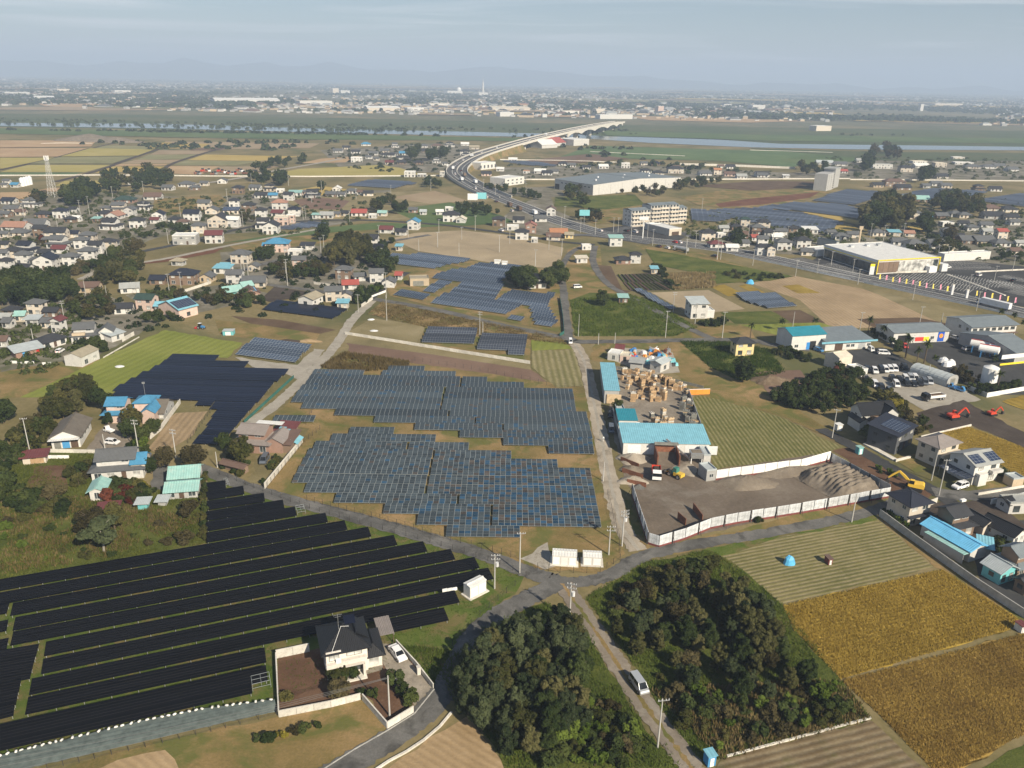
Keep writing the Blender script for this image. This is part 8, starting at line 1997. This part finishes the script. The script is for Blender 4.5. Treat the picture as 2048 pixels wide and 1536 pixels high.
for a,b,n in(((470,345),(760,415),14),((560,335),(830,395),13),((960,440),(1640,545),30),((1080,430),(1760,530),30),((1200,420),(1850,512),28),((1320,410),(1950,495),28),((1480,380),(1850,370),16),((1470,350),(1800,340),14),((1480,325),(1780,315),14),((1760,470),(2048,520),14),((1850,430),(2048,470),10),((1900,540),(2048,575),8),((1840,500),(2048,545),10)):
 bays('b7',a,b,n,9.5,.3)
p=Q('b7',905,410);t=thing('sign','white price sign with yellow top at the corner of the store','sign',(p.x,p.y,0));MB().box(-1.2,1.2,-.2,.2,0,6).build('panel','white_sheet',t);MB().box(-1.2,1.2,-.22,.22,4.6,6.0).build('head','sign_yellow',t)
p=Q('b7',1505,560);t=thing('sign','white entrance pillar at the car park drive','sign',(p.x,p.y,0));MB().box(-.5,.5,-.5,.5,0,5).build('pillar','white_sheet',t);MB().box(-.55,.55,-.55,.55,5,5.3).build('cap','pale_concrete',t)
p=Q('b7',1615,585);t=thing('sign','second white entrance pillar at the car park drive','sign',(p.x,p.y,0));MB().box(-.5,.5,-.5,.5,0,4).build('pillar','white_sheet',t);MB().box(-.55,.55,-.55,.55,4,4.3).build('cap','pale_concrete',t)
p=Q('b7',812,175);t=thing('sign','tall roadside sign with orange-brown frame behind the store','sign',(p.x,p.y,0));MB().box(-.5,.5,-.4,.4,0,9).build('pillar','wall_tan',t);MB().box(-1.2,1.2,-.4,.4,9,11).build('panel','wall_tan',t)
for k,(x,y) in enumerate(((1170,480),(1092,490))):
 p=Q('c2',x,y);t=thing('road_sign',('blue-white gantry sign on the highway bend','white board sign left of the gantry sign')[k],'sign',(p.x,p.y,0));MB().tube((-2,0,0),(-2,0,7),.15).tube((2,0,0),(2,0,7),.15).build('posts','steel',t);MB().box(-4,4,-.2,.2,4,9).build('panel','plastic_cyan' if k==0 else 'white_sheet',t)
p=Q('c3',375,575);t=thing('road_sign','blue sign board beside the junction lamps','sign',(p.x,p.y,0));MB().tube((0,0,0),(0,0,8),.15).build('post','steel',t);MB().box(-3.5,3.5,-.15,.15,8,12).build('panel','plastic_cyan',t)
p=Q('c3',875,670);t=thing('sign','tall white T-shaped shop sign at the forecourt','sign',(p.x,p.y,0));MB().tube((0,0,0),(0,0,12),.35).build('post','white_paint',t);MB().box(-3,3,-.4,.4,12,14).build('panel','white_paint',t)
for k in range(22):
 r,c=divmod(k,11)
 a,b=Q('b6',560+c*30+r*45,368+r*68),Q('b6',605+c*36+r*55,428+r*68)
 m=['leaf_mid','leaf_lime','leaf_dark','soil_brown'][int(rng.integers(4))]
 L_=(b-a).length;n=int(L_/.35)
 mb=MB()
 for j in range(n):
  s_=rng.uniform(.25,.5);mb.prism([(j*.35-s_*.5,-s_),(j*.35+s_*.6,-s_*.8),(j*.35+s_*.5,s_),(j*.35-s_*.6,s_*.9)],0,.35*s_+.15,top=[(j*.35-s_*.2,-s_*.5),(j*.35+s_*.3,-s_*.4),(j*.35+s_*.2,s_*.5),(j*.35-s_*.3,s_*.4)])
 o=mb.build('vegetable_bed',m,None,(a.x,a.y,.2),direction(a,b));tag(o,'row of vegetables in the garden plot below the small brown house','vegetables','vegetable rows');o['kind']='stuff'
p=Q('b8',545,480);hm=HT('b8',545,480,70)
LM=thing('lattice_mast','tall pale lattice radio mast at the left village','mast',(p.x,p.y,0))
wb,wt=hm*.085,hm*.02
cor=lambda z:[(sx*(wb+(wt-wb)*z/hm),sy*(wb+(wt-wb)*z/hm),z) for sx,sy in((-1,-1),(1,-1),(1,1),(-1,1))]
for k in range(4):MB().tube(cor(0)[k],cor(hm)[k],.13,.09,n=4).build('leg','insulator',LM)
NS=12
for s_ in range(NS):
 z0,z1=hm*(1-(1-s_/NS)**1.25),hm*(1-(1-(s_+1)/NS)**1.25)
 mb=MB()
 for k in range(4):
  mb.tube(cor(z0)[k],cor(z1)[(k+1)%4],.05,n=3,cap=False).tube(cor(z0)[(k+1)%4],cor(z1)[k],.05,n=3,cap=False).tube(cor(z1)[k],cor(z1)[(k+1)%4],.05,n=3,cap=False)
 mb.build('bracing','insulator',LM)
MB().box(-wt*1.8,wt*1.8,-wt*1.8,wt*1.8,hm-3,hm-2.6).build('platform','insulator',LM)
for k in range(4):MB().box(-.3,.3,-.2,.2,0,3.2).build('antenna','white_paint',LM,(wt*1.7*(-1,1,1,-1)[k],wt*1.7*(-1,-1,1,1)[k],hm-2.4))
for k in range(16):
 p=Q('c1',410+k*29,236-rng.uniform(0,50));s_=rng.uniform(1.5,2.6)
 t=thing('farm_machine','parked red or pale farm machine in the yard beside the pale road','machine',(p.x,p.y,0),rng.uniform(0,3),'farm machines by the pale road')
 MB().box(-s_,s_,-1.4,1.4,.6,2.2).build('body',('rust','steel','machine_red','rust','white_sheet')[k%5],t);MB().box(-.2,s_*.6,-1.1,1.1,2.2,3.6).build('cab','car_glass',t)
for k in range(4):
 p=Q('b8',232+k*27,372-k*6);t=thing('silo',f'white grain silo at the left edge of the plain, {ORD[k]} from left','silo',(p.x,p.y,0),0,'white grain silos');MB().tube((0,0,0),(0,0,6.5),1.9,n=12).build('shell','white_sheet',t);MB().tube((0,0,6.5),(0,0,7.6),1.9,.4,n=12).build('cone','white_sheet',t)
p=Q('a8',98,690)
PE=tag(link('person',None,None,(p.x,p.y,.13),R(200)),'person in white top and dark trousers walking on the dirt lane','person')
bm_v=[(0,0,.95),(0,0,1.2),(0,0,1.42),(0,.01,1.55),(0,.02,1.66),(.1,0,.9),(.11,.16,.5),(.11,.1,.08),(.11,.26,.05),(-.1,0,.9),(-.11,-.1,.5),(-.11,-.24,.08),(-.11,-.1,.05),(.2,0,1.4),(.25,-.1,1.13),(.24,.02,.9),(-.2,0,1.4),(-.25,.1,1.13),(-.24,.2,.92)]
bm_e=[(0,1),(1,2),(2,3),(3,4),(0,5),(5,6),(6,7),(7,8),(0,9),(9,10),(10,11),(11,12),(2,13),(13,14),(14,15),(2,16),(16,17),(17,18)]
bm_r=[.14,.14,.15,.06,.1,.1,.07,.045,.04,.1,.07,.045,.04,.06,.045,.035,.06,.045,.035]
me=bpy.data.meshes.new('body');me.from_pydata(bm_v,bm_e,[]);
for m in('cloth_white','cloth_dark','skin'):me.materials.append(MAT(m))
bo=link('body',me,PE);md=bo.modifiers.new('skin','SKIN');bo.modifiers.new('sub','SUBSURF').render_levels=1
for i,r in enumerate(bm_r):me.skin_vertices[0].data[i].radius=(r,r)
me.skin_vertices[0].data[0].use_root=True
hm_=MB().loft([[(math.cos(a)*r,math.sin(a)*r,z) for a in np.linspace(0,6.28,9)[:-1]] for z,r in((1.62,.09),(1.7,.125),(1.78,.12),(1.84,.05))]).build('hair','black_plastic',PE)
tr=MB().loft([[(math.cos(a)*r,math.sin(a)*r*.8,z) for a in np.linspace(0,6.28,9)[:-1]] for z,r in((.82,.23),(.95,.2),(1.02,.17))]).build('trousers','cloth_dark',PE)
# ------------------------ highway viaduct and river bridge
vd=[(1000,396,0),(960,378,.6),(925,357,2.0),(914,343,3.5),(925,328,5),(955,312,6.5),(1000,297,8),(1060,280,11),(1110,268,14),(1165,256,15),(1215,247,14),(1240,244,11)]
vp=smooth([G(x,y,h) for x,y,h in vd],8)
VI=thing('viaduct','curving highway viaduct rising to the river bridge with pale parapets','bridge',(vp[0].x,vp[0].y,0))
o0=Vector((vp[0].x,vp[0].y,0));wv=11.0
L1,R1=offsets(vp,wv),offsets(vp,-wv)
mb,pl,pr,md_,sk,ln=MB(),MB(),MB(),MB(),MB(),MB()
up=Vector((0,0,1))
for i in range(len(vp)-1):
 a,b,c,d=L1[i]-o0,L1[i+1]-o0,R1[i+1]-o0,R1[i]-o0
 z=Vector((0,0,.35))
 mb.quad([d+z,c+z,b+z,a+z]);
 for q,(s0,s1) in((pl,(a,b)),(pr,(d,c))):
  q.quad([s0-up*1.4,s1-up*1.4,s1+up*1.9,s0+up*1.9])
 mb.quad([a-up*1.3,b-up*1.3,c-up*1.3,d-up*1.3])
 for k,w_ in(('m',0),):
  ma,mb_=(a+d)/2,(b+c)/2
  md_.quad([ma+up*.35,mb_+up*.35,mb_+up*1.3,ma+up*1.3])
 for off in(.27,.5,.73):
  pa,pb=a.lerp(d,off),b.lerp(c,off);sd=(d-a).normalized()*.2
  ln.quad([pa-sd+up*.40,pa+sd+up*.40,pb+sd+up*.40,pb-sd+up*.40])
mb.build('deck','highway_asphalt',VI)
for q,nm in((pl,'parapet'),(pr,'parapet')):
 ob=q.build(nm,'pale_concrete',VI);sm=ob.modifiers.new('thick','SOLIDIFY');sm.thickness=.5
ob=md_.build('median_barrier','pale_concrete',VI);sm=ob.modifiers.new('thick','SOLIDIFY');sm.thickness=.5
ln.build('lane_marking','marking_white',VI)['kind']='stuff'
for k in range(30,len(vp),4):
 p=vp[k];q=vp[min(k+1,len(vp)-1)];an=math.atan2(q.y-p.y,q.x-p.x)
 h=p.z-1.3
 if h<3:continue
 pm=MB().prism([(-2.2,-4),(2.2,-4),(2.2,4),(-2.2,4)],0,h*.55).prism([(-2.2,-4),(2.2,-4),(2.2,4),(-2.2,4)],h*.55,h,top=[(-4.5,-9),(4.5,-9),(4.5,9),(-4.5,9)])
 pm.build('pier','pale_concrete',VI,(p.x-o0.x,p.y-o0.y,0),an)
eb=MB()
for i in range(0,60):
 if i+1>=len(vp):break
 for S in(L1,R1):
  a,b=S[i]-o0,S[i+1]-o0
  ca,cb=vp[i]-o0,vp[i+1]-o0
  if vp[i].z>9.2:break
  oa,ob_=a+(a-ca)*(.12*vp[i].z/2),b+(b-cb)*(.12*vp[i+1].z/2)
  eb.quad([Vector((oa.x,oa.y,0)),Vector((ob_.x,ob_.y,0)),b-up*.3,a-up*.3])
eb.build('embankment','dry_grass',VI)['kind']='stuff'
gird=MB()
for k in range(66,len(vp)-5,4):
 S=[R1[k+j]-o0 for j in range(5)]
 for j in range(4):
  a,b=S[j],S[j+1]
  da,db=(abs(j-2)/2)**2*4.5+1.2,(abs(j+1-2)/2)**2*4.5+1.2
  gird.quad([a-up*(1.2+da),b-up*(1.2+db),b-up*1.2,a-up*1.2])
ob=gird.build('girder','pale_concrete',VI);ob.modifiers.new('thick','SOLIDIFY').thickness=2.0
tv=[(1600/1,0)]
kk=0
for i,(k,off,kind,c) in enumerate(((14,.3,'box','white_sheet'),(20,.35,'car','white'),(26,.3,'box','white_sheet'),(31,.3,'car','silver'),(35,.3,'car','white'),(39,.32,'box','white_sheet'),(43,.3,'car','white'),(48,.3,'car','white'),(18,.7,'box','wall_brown'),(12,.72,'box','white_sheet'),(24,.7,'car','black'),(55,.68,'car','white'),(62,.3,'box','white_sheet'),(70,.7,'car','white'),(8,.3,'car','white'),(76,.3,'car','black'))):
 p=L1[k].lerp(R1[k],off);q=L1[k+1].lerp(R1[k+1],off)
 lb=f'{dict(white_sheet="white lorry", wall_brown="brown lorry").get(c, c + " car")} on the viaduct, {ORD[i]} in the stream of traffic'
 Q0=Q
 it=iter((p,q,p,q))
 Q=lambda*a_:next(it)
 try:
  if kind=='box':lorry('px',0,0,0,0,'car_white',c,lb,9,'box',group='traffic on the viaduct',z=p.z+.36)
  else:car('px',0,0,0,0,'van','car_'+c,lb,'traffic on the viaduct',z=p.z+.36)
 finally:Q=Q0
 # ------------------------ far side: singled-out buildings, then the hazy town and woods
def far_block(x0,x1,yb,h,dep,wall,roofc,label,roof='flat'):
 a,b=G(x0,yb),G(x1,yb)
 t=thing('far_building',label,'building',((a.x+b.x)/2,(a.y+b.y)/2,0),direction(a,b))
 w=(b-a).length/2
 h*=.65
 MB().box(-w,w,0,dep,0,h).build('wall',wall,t);rm=MB();roof_into(rm,roof,-w,w,0,dep,h,dep*.1 if roof!='flat' else 0,.4);rm.build('roof',roofc,t)
for x0,x1,yb,h,dep,wl_,rc,lb,rf in((430,560,206,16,60,'wall_white','roof_white','very long white factory beyond the river on the left','gable'),(600,665,209,18,60,'wall_white','roof_cream','white factory block right of the long white factory','flat'),(735,800,222,14,40,'wall_cream','roof_white','cream factory beyond the river left of the bridge','gable'),(815,848,222,14,30,'wall_white','roof_white','small white works beside the cream factory','flat'),(985,1060,222,14,40,'wall_cream','roof_cream','cream hall beyond the bridge','gable'),(1000,1028,233,16,30,'wall_white','roof_white','white block before the cream hall','flat'),(1200,1265,238,16,30,'wall_white','roof_white','long pale school building beside the bridge end','flat'),(1115,1158,228,13,30,'wall_white','roof_cream','pale store left of the school building','flat'),(1192,1210,226,18,25,'wall_cream','roof_white','cream cube behind the school building','flat'),(1316,1327,226,32,20,'wall_pink','roof_white','pink tower block beyond the river','flat'),(1632,1662,262,16,25,'wall_cream','roof_white','cream building on the far river bank','flat'),(666,678,188,45,30,'wall_cream','roof_white','cream high-rise on the hazy horizon','flat'),(682,700,188,28,30,'wall_white','roof_white','white block beside the cream high-rise','flat'),(958,976,191,25,40,'wall_white','roof_white','white base building of the horizon tower','flat'),(895,925,187,24,40,'wall_white','roof_white','white hall left of the horizon tower','flat'),(1505,1530,218,22,30,'wall_white','roof_white','white block in the hazy town on the right','flat'),(1870,1925,212,18,30,'wall_cream','roof_white','pale long building in the hazy town at the right','flat'),(1840,1846,222,40,12,'wall_white','roof_white','slim white tower in the hazy town at the right','flat'),(115,140,184,20,40,'wall_cream','roof_cream','cream block on the left horizon','flat'),(10,60,190,16,40,'wall_white','roof_white','white hall on the left horizon','flat'),(70,110,200,14,40,'wall_white','roof_white','white hall before the tan fields on the left','gable'),(230,262,186,18,40,'wall_white','roof_white','white hall left of the horizon wood','flat'),(860,900,213,13,30,'wall_white','roof_cream','low white sheds beyond the far woods','gable'),(1040,1056,215,15,30,'wall_tan','roof_orange','orange-roofed hall in the hazy town','gable')):
 far_block(x0,x1,yb,h,dep,wl_,rc,lb,rf)
p=G(966,190);t=thing('tower','slim pale tower on the hazy horizon','tower',(p.x,p.y,0));MB().tube((0,0,0),(0,0,70),8,5,n=8).build('shaft','wall_white',t);MB().tube((0,0,70),(0,0,95),3,.5,n=6).build('spire','wall_white',t)
p=G(918,186);t=thing('dome_tank','round white dome on the hazy horizon','tank',(p.x,p.y,0));MB().loft([[(math.cos(a)*r,math.sin(a)*r,z) for a in np.linspace(0,6.28,17)[:-1]] for z,r in((0,10),(10,14),(22,15),(32,11),(37,3))]).build('shell','white_paint',t);MB().tube((0,0,0),(0,0,3),16,n=12).build('base','concrete',t)
def far_boxes(name,label,mats,band,n,size,hgt,kind='stuff'):
 V,Fc,Mi=[],[],[]
 for _ in range(n):
  px,py=rng.uniform(-80,2130),0
  y0,y1=band(px)
  u=rng.random()**1.1
  py=y0+(y1-y0)*u
  g=G(px,py)
  k=math.sin(g.x*.0021+1.3)+math.sin(g.y*.0013+g.x*.0007)+math.sin(g.x*.0057-g.y*.0031)
  if k<rng.uniform(-1.8,1.0):continue
  s_=rng.uniform(*size)*(1 if rng.random()<.93 else 3.0);w,d,h=s_,s_*rng.uniform(.6,1.2),rng.uniform(*hgt)*(1 if rng.random()<.95 else 1.9)
  a=rng.uniform(-.3,.3);c,s2=math.cos(a),math.sin(a)
  i=len(V)
  for x,y in((-w,-d),(w,-d),(w,d),(-w,d)):
   for z in(0,h):V.append((g.x+x*c-y*s2,g.y+x*s2+y*c,z))
  rz=h+s_*.28
  V.append((g.x-w*.6*c,g.y-w*.6*s2,rz));V.append((g.x+w*.6*c,g.y+w*.6*s2,rz))
  wm=int(rng.integers(3));rmx=3+int(rng.integers(4))
  for q,m in(((0,2,3,1),wm),((2,4,5,3),wm),((4,6,7,5),wm),((6,0,1,7),wm),((1,3,9,8),rmx),((5,7,8,9),rmx),((3,5,9),rmx),((7,1,8),rmx)):
   Fc.append(tuple(i+k2 for k2 in q));Mi.append(m)
 me=bpy.data.meshes.new(name);me.from_pydata(V,[],Fc)
 for m in mats:me.materials.append(MAT(m))
 me.polygons.foreach_set('material_index',Mi);me.update()
 return tag(link(name,me),label,'town',None,'stuff')
horizon=lambda x:158+(x-1024)*.0183
FM=['wall_white','wall_tan','wall_grey','roof_grey','roof_charcoal','roof_brown','roof_lightgrey']
far_boxes('far_town','hazy town stretching across the plain beyond the river',FM,lambda x:(horizon(x)+13,horizon(x)+66),7000,(4,7),(3,6.5))
far_boxes('far_town','roofs of the town along the far river bank',FM,lambda x:(horizon(x)+46,horizon(x)+76),1800,(4,7),(3,6))
def far_wood(name,label,band,n,size,thresh,streak=1.0):
 C=[]
 for _ in range(n):
  px=rng.uniform(-80,2130);y0,y1=band(px)
  g=G(px,y0+(y1-y0)*rng.random())
  k=math.sin(g.x*.0033+g.y*.002)+math.sin(g.y*.0041-g.x*.0011)+.8*math.sin(g.x*.011)
  if k<thresh+rng.uniform(-.7,.7):continue
  for _k in range(int(rng.integers(1,4))):
   C.append((g.x+rng.normal()*14*streak,g.y+rng.normal()*5,rng.uniform(*size)))
 C=np.array(C);m=16
 n_=len(C)
 D=rng.normal(size=(n_,m,3));D/=np.linalg.norm(D,axis=2)[:,:,None]
 D[:,:,2]=np.abs(D[:,:,2]);D*=np.array([1,1,1.1])
 P_=np.concatenate([C[:,:2],np.zeros((n_,1))],1)[:,None,:]+D*C[:,2][:,None,None]*rng.uniform(.75,1.0,(n_,m,1))
 P_=P_.reshape(-1,3);S_=np.repeat(C[:,2],m)*rng.uniform(.4,.7,n_*m)
 me=leaves(name,P_,S_,'far_leaf',.5,1.0,dirs=D.reshape(-1,3))
 return tag(link(name,me),label,'trees',None,'stuff')
far_wood('far_woods','hazy tree belts between the fields beyond the river',lambda x:(horizon(x)+10,horizon(x)+72),14000,(5,9),.0,4.0)
far_wood('riverside_trees','line of dark willows along the near river bank',lambda x:(259+x*.014,261+x*.014) if x<1150 else(296,300),300,(2.6,4.6),.2)
far_wood('riverside_scrub','scrub on the far river bank',lambda x:(238+x*.017,250+x*.018),420,(2.2,4.2),.5,2.0)
far_wood('plain_shrubs','scattered shrubs and hedges on the river plain',lambda x:(300,345) if x>1180 else(284,300),500,(2.5,5),.5,2.0)
def village_green(fr,s,n,size):
 pts=scatter(fr,s,n,1.5,n*6)
 C=np.array([(p.x,p.y,rng.uniform(*size)) for p in pts]);m=70;n_=len(C)
 D=rng.normal(size=(n_,m,3));D/=np.linalg.norm(D,axis=2)[:,:,None];D[:,:,2]=np.abs(D[:,:,2])
 P_=(np.concatenate([C[:,:2],np.zeros((n_,1))],1)[:,None,:]+D*C[:,2][:,None,None]*rng.uniform(.7,1.0,(n_,m,1))).reshape(-1,3)
 return leaves('hedges',P_,np.repeat(C[:,2],m)*rng.uniform(.14,.28,n_*m),'leaf_dark' if rng.random()<.5 else 'leaf_mid',.5,.9,dirs=D.reshape(-1,3))
for fr,s,n,lb in(('px','0,400 220,380 420,400 440,450 300,480 240,540 0,560',420,'garden hedges and shrubs between the houses of the left village'),('px','330,400 560,380 760,380 760,440 600,470 430,470',260,'garden shrubs between the houses left of the highway'),('px','1370,420 1480,430 1640,450 1740,480 1640,510 1480,500 1360,470',260,'garden shrubs of the village left of the store'),('px','1740,450 2048,440 2048,530 1880,515 1760,490',260,'garden shrubs of the village behind the store'),('px','640,300 900,285 980,310 900,345 700,345',200,'garden shrubs of the hamlets near the river'),('px','1000,330 1280,325 1560,345 1560,358 1040,356',140,'shrubs of the hamlet behind the warehouse'),('px','1640,315 2048,320 2048,360 1700,358',200,'shrubs of the settlement below the river on the right'),('px','1740,400 2048,400 2048,440 1800,440',160,'shrubs beyond the big tree clump'),('px','80,560 440,560 600,500 790,480 760,590 640,640 440,640 100,690',240,'garden shrubs of the hamlet above the lime field'),('px','0,640 140,600 200,700 60,760 0,720',120,'garden shrubs at the left edge above the lime field')):
 tag(link('hedges',village_green(fr,s,n,(.9,2.3) if 'river' not in lb else(1.5,3.5))),lb,'shrubs',None,'stuff')
 # ------------------------ mountains and haze
mb=MB();NX,NY=120,8
for i in range(NX+1):
 x=-22000+44000*i/NX
 u=(x/15100)*1600+1024
 prof=165+105*math.exp(-((u-500)/330)**2)+95*math.exp(-((u-1040)/150)**2)-100*(1/(1+math.exp(-(u-1350)/170)))+90*math.exp(-((u+200)/300)**2)
 prof+=26*math.sin(u*.021)+20*math.sin(u*.047+1)+14*math.sin(u*.11+2)
 for j in range(NY+1):
  t=j/NY
  y=14000+2200*t
  z=prof*math.sin(math.pi*min(t*1.0,1))**1.2*(1+.12*math.sin(i*1.7+j*2.1)) if 0<j<NY else-5
  mb.v.append((x,y,max(z,-5)))
for i in range(NX):
 for j in range(NY):
  b=i*(NY+1)+j;mb.f.append((b,b+NY+1,b+NY+2,b+1));mb.m.append(0)
struct(mb.build('mountains','mountain',smooth=True))
hz=MB().box(-31000,31000,-1600,31000,-6,470).build('haze','white_paint')
hm2=bpy.data.materials.new('haze');hm2.use_nodes=True
nt=hm2.node_tree;nt.nodes.clear()
ho=nt.nodes.new('ShaderNodeOutputMaterial');hv_=nt.nodes.new('ShaderNodeVolumePrincipled')
hv_.inputs['Color'].default_value=(.58,.72,.95,1)
hv_.inputs['Density'].default_value=0.00019
hv_.inputs['Anisotropy'].default_value=0.0
nt.links.new(hv_.outputs[0],ho.inputs['Volume'])
hz.data.materials.clear();hz.data.materials.append(hm2)
hz['kind']='stuff';hz['label']='thin bluish autumn haze over the whole plain'
# ------------------------ tell look-alikes apart by their place
by={}
for o in bpy.data.objects:
 if o.parent is None and o.get('label') and o.get('category') and not o.get('kind'):by.setdefault(o['label'],[]).append(o)
def px_of(o):
 v=o.location-cam.location
 return v.dot(_eu)/max(v.dot(_fw),.1)
for lab,os_ in by.items():
 if 1<len(os_)<=(30 if os_[0].name[:4] in('tree','bush') else 60):
  os_.sort(key=px_of)
  for k,o in enumerate(os_):o['label']=lab+(', leftmost' if k==0 else ', rightmost' if k==len(os_)-1 else f', {ORD[k]} from left')
  for o in os_:
   if not o.get('group'):o['group']=lab
